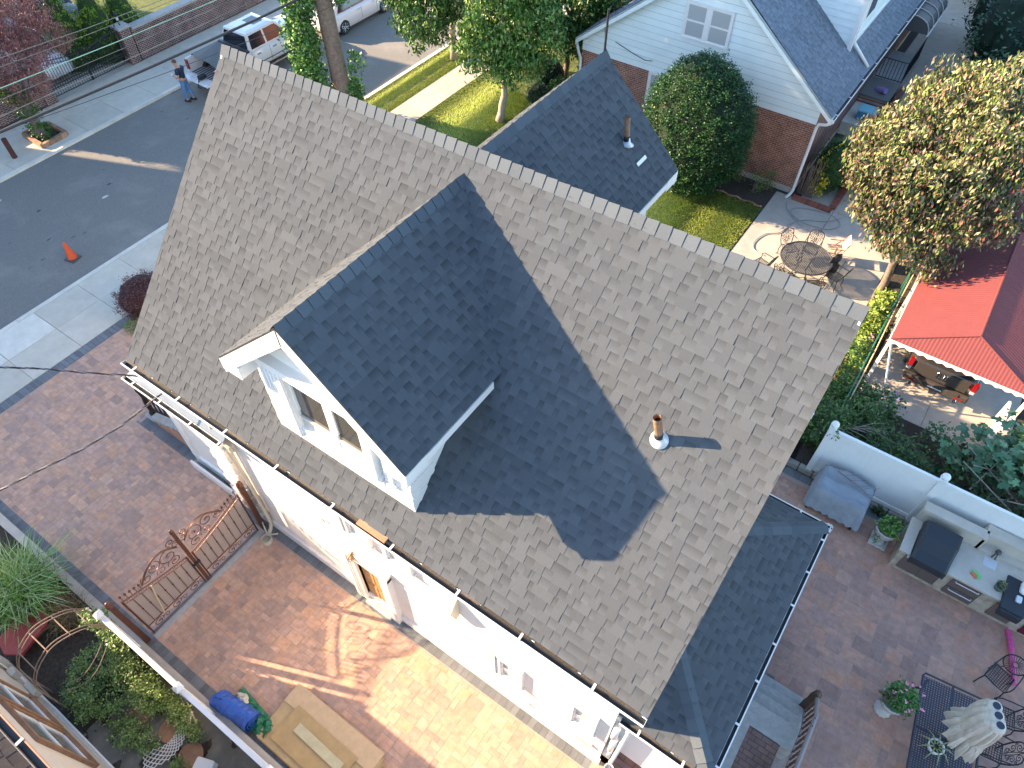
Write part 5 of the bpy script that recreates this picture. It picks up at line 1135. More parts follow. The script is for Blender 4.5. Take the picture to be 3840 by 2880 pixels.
# black pickup under the carport (rear end seen)
V=thing('dark_pickup','dark pickup truck with red tail lights parked under the red carport roof','pickup truck',(2.62,20.1,0),R_(90))
b=MB(); st=[(-2.62,.84,.90,.84,.42,.75,1.05),(-2.5,.92,.96,.88,.40,.78,1.10),(-1.2,.95,.98,.90,.38,.78,1.12),(2.0,.95,.98,.88,.38,.78,1.08),(2.5,.82,.86,.78,.42,.7,.98)]
loft(b,[ring(*s) for s in st]); b.build('body',M['cardark'],V,local=True,smooth=True)
b=MB(); B0=[(-.9,-.88,1.08),(1.5,-.88,1.08),(1.5,.88,1.08),(-.9,.88,1.08)]; T0=[(-.7,-.70,1.72),(.8,-.70,1.72),(.8,.70,1.72),(-.7,.70,1.72)]; b.add(B0+T0,[(0,1,5,4),(1,2,6,5),(2,3,7,6),(3,0,4,7),(4,5,6,7)]); b.build('cab',M['cardark'],V,local=True)
b=MB(); b.box(-2.645,-2.60,-.72,.72,.62,1.06); tg=b.build('tailgate',mat('bronze_grey_paint',(.055,.05,.045),.3,coat=.5),V,local=True,bev=.015)
b=MB(); b.rbox((-2.66,0,.46),(.16,1.8,.20),.05); b.box(-2.76,-2.70,-.62,-.3,.5,.57); b.box(-2.76,-2.70,.3,.62,.5,.57); b.build('rear_bumper',mat('bumper_grey',(.06,.055,.05),.5),V,local=True)
for s in(-1,1):
    b=MB(); b.box(-2.66,-2.52,min(s*.80,s*.93),max(s*.80,s*.93),.80,1.06); b.build('taillight',M['redlight'],V,local=True,bev=.012)
    b=MB(); b.box(-2.665,-2.53,min(s*.81,s*.92),max(s*.81,s*.92),.70,.79); b.build('reverse_light',M['lead'],V,local=True,bev=.008)
    b=MB(); b.box(-2.755,-2.74,min(s*.52,s*.78),max(s*.52,s*.78),.40,.44); b.build('reflector',M['redlight'],V,local=True)
    b=MB(); b.tube([(-2.78,s*.62,.30),(-2.5,s*.62,.30)],.045,10,cap=False); b.build('exhaust_tip',M['chrome'],V,local=True)
b=MB(); b.box(-2.745,-2.738,-.17,.17,.40,.50) if False else b.add([(-2.755,-.19,.43),(-2.755,.19,.43),(-2.70,.19,.56),(-2.70,-.19,.56)],[(0,1,2,3)]); pl=b.build('licence_plate',M['white'],V,local=True)
def text(body,name,size,m,parent,mtx,ext=.002):
    cu=bpy.data.curves.new(name,'FONT'); cu.body=body; cu.size=size; cu.extrude=ext; cu.align_x='CENTER'; cu.align_y='CENTER'
    o=bpy.data.objects.new(name,cu); COL.objects.link(o); dg=bpy.context.evaluated_depsgraph_get(); me=bpy.data.meshes.new_from_object(o.evaluated_get(dg)); bpy.data.objects.remove(o)
    me.transform(mtx); me.materials.clear(); me.materials.append(m)
    ca=me.color_attributes.new('Col','FLOAT_COLOR','CORNER'); ca.data.foreach_set('color',[1.0]*(4*len(me.loops)))
    o=bpy.data.objects.new(name,me); COL.objects.link(o); o.parent=parent; return o
# text faces -x (rear): local x of text -> -y ... seen from behind, left is +y
xa=Vector((0,-1,0)); ya=Vector((.055,0,.13)).normalized(); za=xa.cross(ya)
Mt=Matrix((( xa.x,ya.x,za.x,-2.734),(xa.y,ya.y,za.y,0),(xa.z,ya.z,za.z,.496),(0,0,0,1)))
text('KIW-1504','plate_text',.085,mat('plate_ink',(.02,.03,.10),.5,attr=False),pl,Mt)
b=MB(); 
def rr(cy,cz,a,c,r,x=-2.655): 
    o=[]
    for sx,sz,a0 in((1,1,0),(-1,1,90),(-1,-1,180),(1,-1,270)):
        for k in range(4): t=R_(a0+30*k); o.append((x,cy+sx*(a-r)+r*math.cos(t),cz+sz*(c-r)+r*math.sin(t)))
    return o
b.tube(rr(0,.87,.13,.10,.035),.013,5,closed=True); b.tube([(-2.655,-.05,.80),(-2.655,-.065,.94)],.014,5); b.tube([(-2.655,.05,.80),(-2.655,.065,.94)],.014,5); b.tube([(-2.655,-.055,.87),(-2.655,.055,.87)],.012,5); b.build('emblem',M['chrome'],tg,local=True)
for x in(-1.6,1.6):
    for y in(-.86,.86): wheel(V,x,y,.37,.24,6)
# ================= PERSON =================
def skinmesh(name,verts,edges,rad,m,parent,root=0,sub=2):
    bm=bmesh.new(); sl_=bm.verts.layers.skin.verify(); vs=[bm.verts.new(v) for v in verts]
    for a,c in edges: bm.edges.new((vs[a],vs[c]))
    for v,r in zip(vs,rad): v[sl_].radius=(r,r) if not isinstance(r,tuple) else r
    vs[root][sl_].use_root=True
    me=bpy.data.meshes.new(name); bm.to_mesh(me); bm.free()
    o=bpy.data.objects.new(name,me); COL.objects.link(o); me.materials.append(m)
    o.modifiers.new('skin','SKIN'); s=o.modifiers.new('sub','SUBSURF'); s.levels=sub; s.render_levels=sub
    dg=bpy.context.evaluated_depsgraph_get(); me2=bpy.data.meshes.new_from_object(o.evaluated_get(dg)); o.modifiers.clear(); o.data=me2
    if not me2.materials: me2.materials.append(m)
    me2.polygons.foreach_set('use_smooth',[True]*len(me2.polygons))
    ca=me2.color_attributes.new('Col','FLOAT_COLOR','CORNER'); ca.data.foreach_set('color',[1.0]*(4*len(me2.loops)))
    if parent is not None: o.parent=parent
    return o
Mn=thing('person','man in navy t-shirt and blue jeans looking down at a phone beside the open pickup','person',(-28.19,15.96,-.10),R_(205))
V_=[(0,0,.98),(0,0,1.14),(.01,0,1.32),(.03,0,1.46),(.06,0,1.54),(.10,0,1.62),(.13,0,1.70),(.12,0,1.77)]
Rr=[.12,.13,.145,.10,.058,.085,.10,.07]
Ed=[(i,i+1) for i in range(7)]
def add(pts,rs,frm):
    for p,r in zip(pts,rs): V_.append(p); Rr.append(r); Ed.append((frm,len(V_)-1)); frm=len(V_)-1
    return frm
for s in(1,-1):
    e=add([(.02,s*.19,1.43),(.0,s*.25,1.18),(.17,s*.17,1.06),(.29,s*.08,1.10)],[.06,.045,.036,.028],3)
    h=add([(.35,s*.06,1.12)],[.032],e)
    for k in range(4): add([(.395,s*.06-s*.018*(k-1.5)*1.0,1.135),(.42,s*.05-s*.016*(k-1.5),1.12)],[.010,.008],h)
    add([(.36,s*.03,1.145),(.385,s*.02,1.155)],[.011,.009],h)
    add([(.0,s*.10,.90),(.06 if s>0 else -.02,s*.11,.52),(.02 if s>0 else -.16,s*.10,.11),(.12 if s>0 else -.05,s*.11,.05)],[.10,.065,.045,.04],0)
skinmesh('body',V_,Ed,Rr,M['skin'],Mn)
sv=[(0,0,1.0),(0,0,1.14),(.01,0,1.32),(.02,0,1.44),(.045,0,1.49)]; sr=[.165,.155,.17,.13,.075]; se=[(i,i+1) for i in range(4)]
for s in(1,-1):
    n0=len(sv); sv+= [(.02,s*.20,1.42),(.005,s*.245,1.25)]; sr+=[.085,.078]; se+=[(3,n0),(n0,n0+1)]
skinmesh('t_shirt',sv,se,sr,M['navy'],Mn)
jv=[(0,0,1.02)]; jr=[.15]; je=[]
for s in(1,-1):
    n0=len(jv); jv+=[(.0,s*.10,.90),(.06 if s>0 else -.02,s*.11,.52),(.02 if s>0 else -.15,s*.10,.13)]; jr+=[.115,.085,.068]; je+=[(0,n0),(n0,n0+1),(n0+1,n0+2)]
skinmesh('jeans',jv,je,jr,M['denim'],Mn)
for s,x in((1,.06),(-1,-.10)):
    b=MB(); b.rbox((x,s*.105,.05),(.29,.10,.09),.045); b.build('shoe',M['rubber'],Mn,local=True)
b=MB(); b.ell((.105,0,1.735),(.098,.088,.085),14,9); b.build('hair',M['hair'],Mn,local=True,smooth=True)
b=MB(); 
for s in(1,-1): b.ell((.215,s*.033,1.685),(.010,.013,.008),8,5,col=(.05,.05,.05))
b.build('eyes',M['white'],Mn,local=True); b=MB(); b.ell((.235,0,1.655),(.018,.012,.02),8,6); b.build('nose',M['skin'],Mn,local=True,smooth=True)
for s in(1,-1):
    b=MB(); b.ell((.12,s*.095,1.67),(.018,.010,.03),8,6); b.build('ear',M['skin'],Mn,local=True,smooth=True)
b=MB(); b.rbox((.40,.02,1.145),(.08,.14,.012),.01); b.build('phone',M['white'],Mn,local=True)
# ================= STREET ITEMS =================
t=thing('traffic_cone','orange traffic cone on black base standing in the street','cone',(-23.28,6.85,-.10),R_(12))
b=MB(); b.lathe([(.165,.05),(.155,.07),(.045,.66),(.03,.69),(.02,.70)],(0,0,0),20); b.build('cone',M['orange'],t,local=True,smooth=True); b=MB(); b.rbox((0,0,.025),(.42,.42,.05),.04); b.build('base',M['darkgrey'],t,local=True)
b=MB(); b.tube([(-30.33,9.08,0),(-30.33,9.08,.82),(-30.33,9.08,.84)],[.10,.10,.07],14); b.build('bollard',mat('brown_bollard',(.075,.022,.018),.6),None,'dark brown round bollard on the far sidewalk','bollard')
g=random.Random(3); b=MB(); c=[(-31.35,10.15),(-29.98,10.12),(-30.02,11.2),(-31.3,11.2)]
for i in range(4):
    a=Vector((*c[i],0)); e=Vector((*c[(i+1)%4],0)); n=4
    for k in range(n):
        p=a.lerp(e,(k+.5)/n); q=g.uniform(.8,1.2); b.obox((p.x,p.y,.08),((e-a).length/n-.02,.14,.20),math.atan2(e.y-a.y,e.x-a.x),col=(q,q*.95,q*.9))
b.build('tree_pit_kerb',mat('tan_stone',(.33,.22,.15),.9,noise=.2,nscale=9,bump=.4,bscale=30),None,'square tan stone border around the ivy covered trunk','kerb')
b=MB(); b.quad((-31.2,10.25,.04),(-30.1,10.25,.04),(-30.1,11.1,.04),(-31.2,11.1,.04)); b.build('tree_pit_soil',M['soil'],None,kind='structure')
# playground slide fragment
b=MB(); b.prism([(-34.8,18.0,1.6),(-34.2,17.9,1.0),(-33.7,17.8,.35),(-33.7,18.2,.35),(-34.2,18.3,1.0),(-34.8,18.4,1.6)],(0,0,.06)); b.build('garden_slide',mat('red_plastic',(.62,.02,.03),.4),None,'red plastic slide on the lawn behind the garden wall','slide')
b=MB(); g=random.Random(12)
for k in range(34):
    x,y=g.uniform(-29,-22.5),g.uniform(-1,16); r=g.uniform(.02,.09); n=7; q=g.uniform(.35,.8) if g.random()<.7 else 3.0
    b.add([(x+r*g.uniform(.5,1)*math.cos(2*math.pi*i/n),y+2*r*g.uniform(.5,1)*math.sin(2*math.pi*i/n),-.095) for i in range(n)],[tuple(range(n))],col=(q,q,q))
b.build('road_marks',M['asphalt'],None,kind='structure')
# ================= PATIO FURNITURE =================
def spir(c,r0,turns,a0,sgn,plane,n=16):
    o=[]
    for k in range(n+1):
        t=k/n; r=r0*(1-t*.85); a=a0+sgn*turns*2*math.pi*t; u,v=r*math.cos(a),r*math.sin(a); o.append(plane(c[0]+u,c[1]+v))
    return o
def patio_chair(name,label,loc,rz,group,round_back=False):
    """faces local +x"""
    t=thing(name,label,'chair',loc,rz,group); m=M['iron']
    b=MB(); sq=[(-.21,-.21,.43),(.23,-.23,.44),(.25,0,.44),(.23,.23,.44),(-.21,.21,.43)]; b.tube(sq,.014,5,closed=True)
    for k in range(9): u=-.19+.05*k; b.tube([(u,-.21,.435),(u+.03,.21,.435)],.008,4); b.tube([(-.2,-.2+.05*k,.435),(.22,-.17+.045*k,.435)],.008,4)
    b.build('seat',m,t,local=True)
    b=MB(); pl=lambda u,v:(-.22-.16*(v-.45)/.5,u,v)
    if round_back: b.tube([pl(.23*math.cos(R_(a)),.72+.23*math.sin(R_(a))) for a in range(0,360,18)],.016,5,closed=True); [b.tube([pl(.05*math.cos(R_(a)),.72+.05*math.sin(R_(a))),pl(.21*math.cos(R_(a)),.72+.21*math.sin(R_(a)))],.007,4) for a in range(0,360,15)]; b.tube([pl(-.12,.45),pl(-.1,.52)],.012,4); b.tube([pl(.12,.45),pl(.1,.52)],.012,4)
    else:
        b.tube([pl(-.20,.44),pl(-.235,.62),pl(-.235,.82),pl(-.20,.90),pl(-.10,.945),pl(0,.96),pl(.10,.945),pl(.20,.90),pl(.235,.82),pl(.235,.62),pl(.20,.44)],.016,6)
        for s in(1,-1):
            b.tube(spir((s*.11,.82),.085,1.5,R_(90),s,pl),.010,4); b.tube(spir((s*.12,.66),.085,1.5,R_(270),-s,pl),.010,4); b.tube(spir((s*.07,.54),.065,1.4,R_(0),s,pl),.009,4); b.tube([pl(s*.02,.45),pl(s*.03,.70),pl(s*.005,.93)],.009,4)
            b.tube(spir((s*.19,.75),.04,1.2,0,s,pl,10),.008,4)
    b.build('backrest',m,t,local=True)
    for s in(1,-1):
        b=MB(); b.tube([pl(s*.235,.70),(-.05,s*.26,.68),(.14,s*.27,.66),(.22,s*.26,.60),(.20,s*.25,.53),(.21,s*.235,.44)],.014,5); b.build('armrest',m,t,local=True)
        b=MB(); b.tube([(.21,s*.22,.44),(.26,s*.24,.25),(.23,s*.23,.08),(.27,s*.24,.01)],.014,5); b.build('leg',m,t,local=True)
        b=MB(); b.tube([(-.2,s*.2,.43),(-.24,s*.22,.22),(-.22,s*.21,.08),(-.28,s*.22,.01)],.014,5); b.build('leg',m,t,local=True)
    return t
gp='ornate black iron chairs around the round table'
tc=(-2.34,20.31)
ch0=patio_chair('patio_chair','ornate black chair at the far left of the round table, nearest the hose',(-3.05,20.88,0),0,gp)
def face(x,y,tx,ty): return math.atan2(ty-y,tx-x)
ch0.rotation_euler=(0,0,face(-3.05,20.88,*tc))
for x,y,rz,lab in((-2.42,21.22,None,'ornate black chair at the far side of the round table next to the tan seat'),(-1.30,20.36,R_(165),'ornate black chair to the right of the round table with its back to the trunk'),
   (-1.75,19.52,R_(120),'ornate black chair between the round table and the roof ridge, right one'),(-2.70,19.50,R_(65),'ornate black chair between the round table and the roof ridge, left one'),(-3.50,19.55,R_(165),'ornate black chair turned away at the left of the round table')):
    dup(ch0,(x,y,0),face(x,y,*tc) if rz is None else rz,lab,gp)
def holed(b,test,x0,x1,y0,y1,p,hole,z,th=.012):
    nx=int((x1-x0)/p); ny=int((y1-y0)/p); h=hole*p/2
    for i in range(nx):
        for j in range(ny):
            cx_,cy_=x0+(i+.5)*p,y0+(j+.5)*p
            if not test(cx_,cy_): continue
            a=p/2; q=h; O=[(cx_-a,cy_-a,z),(cx_+a,cy_-a,z),(cx_+a,cy_+a,z),(cx_-a,cy_+a,z)]; 
            dx=q if (i+j)%2 else q*.6; dy=q*.6 if (i+j)%2 else q
            I=[(cx_-dx,cy_-dy,z),(cx_+dx,cy_-dy,z),(cx_+dx,cy_+dy,z),(cx_-dx,cy_+dy,z)]
            b.add(O+I,[(0,1,5,4),(1,2,6,5),(2,3,7,6),(3,0,4,7)])
t=thing('round_table','round black iron patio table with perforated top on the neighbour patio','table',(*tc,0)); ir=mat('grey_iron',(.028,.034,.042),.6)
b=MB(); holed(b,lambda x,y:(x-tc[0])**2+(y-tc[1])**2<.80**2,tc[0]-.84,tc[0]+.84,tc[1]-.84,tc[1]+.84,.048,.55,.73); b.build('tabletop',ir,t)
b=MB(); b.tube([(tc[0]+.82*math.cos(R_(a)),tc[1]+.82*math.sin(R_(a)),.725) for a in range(0,360,8)],.026,6,closed=True); b.build('rim',ir,t)
for k in range(4):
    a=R_(45+90*k); b=MB(); b.tube([(tc[0]+.3*math.cos(a),tc[1]+.3*math.sin(a),.71),(tc[0]+.18*math.cos(a),tc[1]+.18*math.sin(a),.4),(tc[0]+.45*math.cos(a),tc[1]+.45*math.sin(a),.02)],.02,6); b.build('leg',M['iron'],t)
t=thing('folding_chair','tan cloth folding chair standing beyond the round table by the pink blossoms tree','chair',(-1.75,21.65,0),R_(200))
b=MB(); b.obox((0,0,.45),(.45,.48,.04),0,0,.1); b.build('seat',mat('tan_cloth',(.50,.33,.25),.9,bump=.3,bscale=20),t,local=True,bev=.01)
b=MB(); b.obox((-.30,0,.75),(.03,.48,.42),0,0,-.35); b.build('backrest',mat('pale_cloth',(.55,.48,.42),.9,bump=.3,bscale=20),t,local=True,bev=.01)
for s in(1,-1):
    b=MB(); b.tube([(-.38,s*.25,.95),(.28,s*.25,.01)],.013,5); b.build('leg',M['wood'],t,local=True); b=MB(); b.tube([(.25,s*.25,.46),(-.25,s*.25,.01)],.013,5); b.build('leg',M['wood'],t,local=True); b=MB(); b.tube([(-.25,s*.26,.65),(.2,s*.26,.63)],.016,5); b.build('armrest',M['wood'],t,local=True)
b=MB(); g=random.Random(8); b.ell((-1.52,20.78,.72),(.10,.30,.20),12,8,rz=R_(-20),noise=.15,rn=g); b.ell((-1.46,20.66,.42),(.08,.26,.30),12,8,rz=R_(-20),noise=.12,rn=g); b.build('black_jacket',mat('jacket_cloth',(.012,.013,.02),.55,bump=.6,bscale=12),None,'black jacket hanging over the table edge beside the tan folding chair','jacket')
b=MB(); P=[(-4.15,23.75,.03),(-3.9,23.3,.03),(-3.2,23.0,.03),(-2.4,23.1,.03),(-2.1,23.6,.03),(-2.5,23.95,.04),(-3.2,23.9,.03),(-3.8,23.6,.03),(-3.7,23.1,.03),(-3.0,22.7,.03),(-2.5,22.75,.03)]
P2=[(-2.2,23.9,.1),(-2.6,23.5,.03),(-3.3,23.1,.03),(-3.6,22.6,.03),(-3.7,22.0,.03),(-4.1,21.6,.03),(-4.25,21.0,.03),(-4.1,20.6,.03),(-3.7,20.5,.03)]
def sm(P,k=8):
    P=[Vector(p) for p in P]; o=[]
    for i in range(len(P)-1):
        a,b_,c,d=P[max(i-1,0)],P[i],P[i+1],P[min(i+2,len(P)-1)]
        for j in range(k): t=j/k; o.append(.5*((2*b_)+(c-a)*t+(2*a-5*b_+4*c-d)*t*t+(3*b_-a-3*c+d)*t**3))
    return o+[P[-1]]
b.tube(sm(P),.016,5); b.tube(sm(P2),.016,5); b.build('garden_hose',M['hose'],None,'grey garden hose coiled across the neighbour patio','hose')
# --- rear patio: big table, parasol, chairs, pots ---
RZ=R_(6.5); t=thing('patio_table','large black perforated rectangular patio table with a closed parasol','table',(5.20,7.85,0),RZ); navy=mat('navy_iron',(.035,.045,.065),.5,metal=.2)
b=MB(); holed(b,lambda x,y: abs(x)<.55 and abs(y)<1.13,-.575,.575,-1.15,1.15,.05,.55,.745); b.build('tabletop',navy,t,local=True)
b=MB(); b.tube([(-.56,-1.17,.74),(-.60,-1.1,.74),(-.60,1.1,.74),(-.56,1.17,.74),(.56,1.17,.74),(.60,1.1,.74),(.60,-1.1,.74),(.56,-1.17,.74)],.024,6,closed=True); b.box(-.015,.015,-1.15,1.15,.70,.742); b.box(-.58,.58,-.02,.02,.70,.742); b.build('rim',navy,t,local=True)
for sx in(-1,1):
    for sy in(-1,1): b=MB(); b.tube([(sx*.5,sy*1.05,.72),(sx*.46,sy*1.0,.4),(sx*.54,sy*1.08,0)],.028,6); b.build('leg',navy,t,local=True)
u=thing('closed_parasol','closed cream parasol with pleated cloth and three dark round tops','parasol',(5.24,7.84,.1),R_(-68)); 
b=MB(); b.cyl((0,0,0),(0,0,2.4),.025); b.build('pole',M['wood'],u,local=True)
b=MB(); n=72; rows=[(2.50,.14,.27,.05),(2.40,.19,.32,.08),(2.1,.22,.35,.12),(1.75,.22,.35,.14),(1.62,.20,.33,.12),(1.5,.24,.38,.16),(1.25,.27,.42,.2),(1.12,.26,.42,.22)]; vs=[]; g=random.Random(4); ph=[g.uniform(0,6.28) for _ in range(n)]
for z,ry_,rx_,f in rows:
    for k in range(n):
        a=2*math.pi*k/n; q=1+f*math.sin(a*13+z*1.3+.7*math.sin(a*3))+f*.5*math.sin(a*29+ph[k]*.1); zz=z+(.07*math.sin(a*7+1) if z<1.3 else 0); vs.append((rx_*q*math.cos(a),ry_*q*math.sin(a),zz))
fs=[(i*n+k,i*n+(k+1)%n,(i+1)*n+(k+1)%n,(i+1)*n+k) for i in range(len(rows)-1) for k in range(n)]; b.add(vs,fs); b.add(vs[:n],[tuple(range(n))]); b.build('canopy',M['cloth'],u,local=True)
for x in(-.17,0,.17):
    b=MB(); b.lathe([(.13,-.10),(.125,.02),(.10,.07),(.0,.075)],(x,0,2.50),20,flute=.03); d=b.build('vent_top',M['cloth'],u,local=True,smooth=True); b=MB(); b.cyl((x,0,2.574),(x,0,2.588),.068,n=20); b.build('disc',mat('navy_disc',(.02,.03,.05),.5),d,local=True)
gq='black iron chairs around the rectangular patio table'
c1_=patio_chair('patio_armchair','black armchair with ornate back right of the parasol',(6.10,8.35,0),R_(186),gq)
dup(c1_,(6.18,9.15,0),R_(190),'black armchair right of the parasol, one nearer the round backed chair',gq); dup(c1_,(6.15,7.55,0),R_(186),'black armchair at the bottom right corner of the photo',gq)
patio_chair('round_back_chair','black chair with round fan pattern back near the pink pool noodle',(5.95,9.95,0),R_(250),None,True)
def urn(loc,lab,sc=1,plinth=True):
    t=thing('stone_urn',lab,'planter',loc); x,y,_=loc; b=MB()
    if plinth: b.rbox((x,y,.04*sc),(.42*sc,.42*sc,.08*sc),.02); b.lathe([(.17*sc,.08),(.12*sc,.12),(.10*sc,.26*sc),(.13*sc,.30*sc)],(x,y,0),20,flute=.03); z0=.28*sc
    else: b.lathe([(.19*sc,0),(.19*sc,.05),(.12*sc,.12),(.08*sc,.26*sc),(.10*sc,.30*sc)],(x,y,0),24,flute=.05); z0=.28*sc
    b.lathe([(.08*sc,z0),(.16*sc,z0+.06),(.24*sc,z0+.20),(.27*sc,z0+.36),(.30*sc,z0+.40),(.27*sc,z0+.42),(.24*sc,z0+.38)],(x,y,0),24,flute=.02); b.build('urn',M['urn'],t,smooth=True)
    b=MB(); b.cyl((x,y,z0+.30),(x,y,z0+.36),.235*sc,n=18); b.build('urn_soil',M['soil'],t); return t,z0+.40
u1,zt1=urn((2.85,11.98,0),'white carved urn on square plinth beside the outdoor kitchen')
leafmesh('foliage',crown([(2.85,12.0,zt1+.10,.24,.24,.16)],60,14,.09,401),.07,[(.06,.16,.03),(.09,.22,.04),(.16,.26,.05)],M['leaf'],u1,aspect=.8,seed=401)
leafmesh('broad_leaves',rndin(9,2.95,3.3,11.8,12.15,zt1+.08,402),.20,[(.20,.28,.04),(.26,.30,.06)],M['leaf'],u1,aspect=.7,seed=402); leafmesh('trailing_stems',crown([(2.72,11.8,.42,.12,.12,.2)],20,8,.06,403),.035,[(.10,.18,.06)],M['leaf'],u1,aspect=.7,seed=403)
u2,zt2=urn((4.15,8.05,0),'grey stone urn with pink flowers beside the black table',.95,False)
leafmesh('foliage',crown([(4.22,8.13,zt2+.16,.30,.32,.22)],90,16,.10,404),.075,[(.04,.15,.03),(.07,.22,.04)],M['leaf'],u2,aspect=.35,seed=404); leafmesh('flowers',crown([(4.28,8.15,zt2+.30,.36,.40,.16)],16,7,.035,405),.04,[(.8,.25,.42),(.85,.40,.55)],M['leaf'],u2,aspect=1,seed=405); leafmesh('dry_foliage',crown([(4.02,8.0,zt2+.10,.20,.18,.12)],30,14,.07,406),.06,[(.16,.14,.07),(.10,.09,.05)],M['leaf'],u2,aspect=.3,seed=406)
t=thing('white_pot','white oval pot with drooping succulent on the black table','planter',(5.02,7.52,.76)); b=MB(); b.lathe([(.09,0),(.13,.05),(.15,.16),(.155,.18),(.13,.18),(.12,.12)],(5.02,7.52,.76),20); b.build('pot',M['white'],t,smooth=True); b=MB(); b.cyl((5.02,7.52,.80),(5.02,7.52,.90),.12); b.build('pot_soil',M['soil'],t)
b=MB()
for k in range(9):
    a=R_(k*40+10); L=.32; b.tube([(5.02+.05*math.cos(a),7.52+.05*math.sin(a),.92),(5.02+L*.6*math.cos(a),7.52+L*.6*math.sin(a),.99),(5.02+L*1.1*math.cos(a),7.52+L*1.1*math.sin(a),.86)],[.016,.014,.003],5,col=(1,1,1))
b.build('succulent',mat('succulent',(.24,.28,.13),.5),t)
# covered furniture
b=MB(); g=np.random.default_rng(5); nx,ny=26,20; vs=[];x0,x1,y0,y1=.90,2.28,11.80,12.82
def hcov(u,v):
    e=min(u,1-u,v*1.0,1-v); z=1.02 if e>.10 else (.28+(1.02-.28)*(e/.10)**.5); return z
for i in range(nx+1):
    for j in range(ny+1):
        u_,v_=i/nx,j/ny; e=min(u_,1-u_,v_,1-v_); z=.98+.05*math.sin(u_*9+v_*4)+.03*math.sin(v_*17)-.10*v_*0 if e>.07 else .0
        ww=1 if e>.0 else 1.03
        if e<=.001: z=.22+.04*math.sin(i*1.7+j*1.3)
        elif e<=.07: z=.80+.04*math.sin(i*1.3+j*2)
        vs.append((x0+(x1-x0)*(.5+(u_-.5)*ww)+.012*math.sin(j*2.1),y0+(y1-y0)*(.5+(v_-.5)*ww)+.012*math.sin(i*2.3),z+.015*math.sin(i*3.1)*math.sin(j*2.7)))
b.add(vs,[(i*(ny+1)+j,(i+1)*(ny+1)+j,(i+1)*(ny+1)+j+1,i*(ny+1)+j+1) for i in range(nx) for j in range(ny)])
t=thing('covered_grill','rectangular patio piece under a crumpled grey cover against the white fence','cover',(1.6,12.3,0)); b.build('cover',M['greycover'],t,smooth=True)
for x in(1.02,2.15): 
    for y in(11.9,12.7): b=MB(); b.box(x-.03,x+.03,y-.03,y+.03,0,.3); b.build('leg',M['iron'],t)
b=MB(); g=random.Random(15); a=Vector((1.25,12.55,1.08))
b.tube([a,a+Vector((.5,-.15,.05)),a+Vector((.95,-.35,.04))],[.012,.009,.004],5)
for k in range(12): s=a+Vector((.08*k,-.028*k,.02)); e=s+Vector((g.uniform(.2,.4),g.uniform(-.3,.25),g.uniform(.02,.12))); b.tube([s,s.lerp(e,.5)+Vector((0,g.uniform(-.04,.04),.02)),e],[.006,.005,.002],4)
b.build('fallen_branch',mat('dead_wood',(.20,.14,.12),.9),None,'bare fallen branch lying on the grey furniture cover','branch')
# outdoor kitchen
Kt=thing('outdoor_kitchen','stone faced outdoor kitchen counter with pale travertine top','counter',(4.8,12,0))
b=MB(); b.box(3.24,7.2,11.50,12.45,0,.86); b.build('base',M['fieldstone'],Kt)
b=MB(); b.box(3.18,3.42,11.40,12.45,.86,.93); b.box(4.25,5.40,11.42,12.45,.86,.93); b.box(5.92,7.2,11.42,12.45,.86,.93); b.box(3.42,4.25,12.2,12.45,.86,.93); b.box(5.40,5.92,12.1,12.45,.86,.93); b.build('countertop',M['travertine'],Kt,bev=.006)
b=MB(); b.box(3.28,4.66,12.45,12.66,0,1.35); b.box(4.66,7.2,12.62,12.86,0,1.35); b.box(4.60,4.70,12.45,12.86,0,1.35); b.box(4.70,7.2,12.44,12.62,0,1.02); b.build('back_wall',M['travertine'],Kt)
b=MB(); b.box(3.25,4.68,12.42,12.69,1.35,1.42); b.box(4.62,7.2,12.60,12.89,1.35,1.42); b.build('wall_cap',M['travertine'],Kt,bev=.006)
for x0,x1,nm in((3.38,3.80,'cabinet_door'),(3.82,4.24,'cabinet_door')):
    b=MB(); b.box(x0,x1,11.47,11.50,.14,.74); d=b.build(nm,M['steel'],Kt,bev=.008); b=MB(); b.tube([(x0+.08,11.44,.68),(x1-.08,11.44,.68)],.012,6); b.build('handle',M['steel'],d)
for z0,z1 in((.12,.42),(.45,.80)):
    b=MB(); b.box(4.45,5.08,11.46,11.50,z0,z1); d=b.build('drawer',M['steel'],Kt,bev=.008); b=MB(); b.tube([(4.52,11.42,z1-.05),(5.02,11.42,z1-.05)],.014,6); b.tube([(4.52,11.42,z1-.05),(4.52,11.47,z1-.05)],.012,5); b.tube([(5.02,11.42,z1-.05),(5.02,11.47,z1-.05)],.012,5); b.build('handle',M['lead'],d)
b=MB(); b.box(5.42,5.90,11.47,11.50,.14,.72); b.build('cabinet_door',M['steel'],Kt,bev=.008)
b=MB(); b.box(6.15,6.75,11.46,11.50,.1,.80); b.build('drawer',mat('maroon_steel',(.14,.02,.04),.3,metal=.4),Kt,bev=.008)
b=MB(); b.box(3.40,4.26,11.38,11.50,.78,.87); b.build('grill_shelf',M['lead'],Kt,bev=.006)
b=MB(); vs=[]; pr=[(11.28,.80),(11.30,1.0),(11.55,1.10),(11.85,1.30),(12.25,1.34),(12.40,1.05),(12.40,.86)]
for x in(3.44,3.5,3.84,4.18,4.24):
    for y,z in pr: k=(x in(3.44,4.24)); vs.append((x,y+(.02 if k else 0),z-(.05 if k else 0)+.01*math.sin(x*20+y*9)))
n=len(pr); b.add(vs,[(i*n+j,(i+1)*n+j,(i+1)*n+j+1,i*n+j+1) for i in range(4) for j in range(n-1)]+[tuple(range(n)),tuple(4*n+j for j in range(n-1,-1,-1))]); b.build('grill_cover',M['blackcover'],None,'black cloth cover over the built in grill','cover',bev=.01)
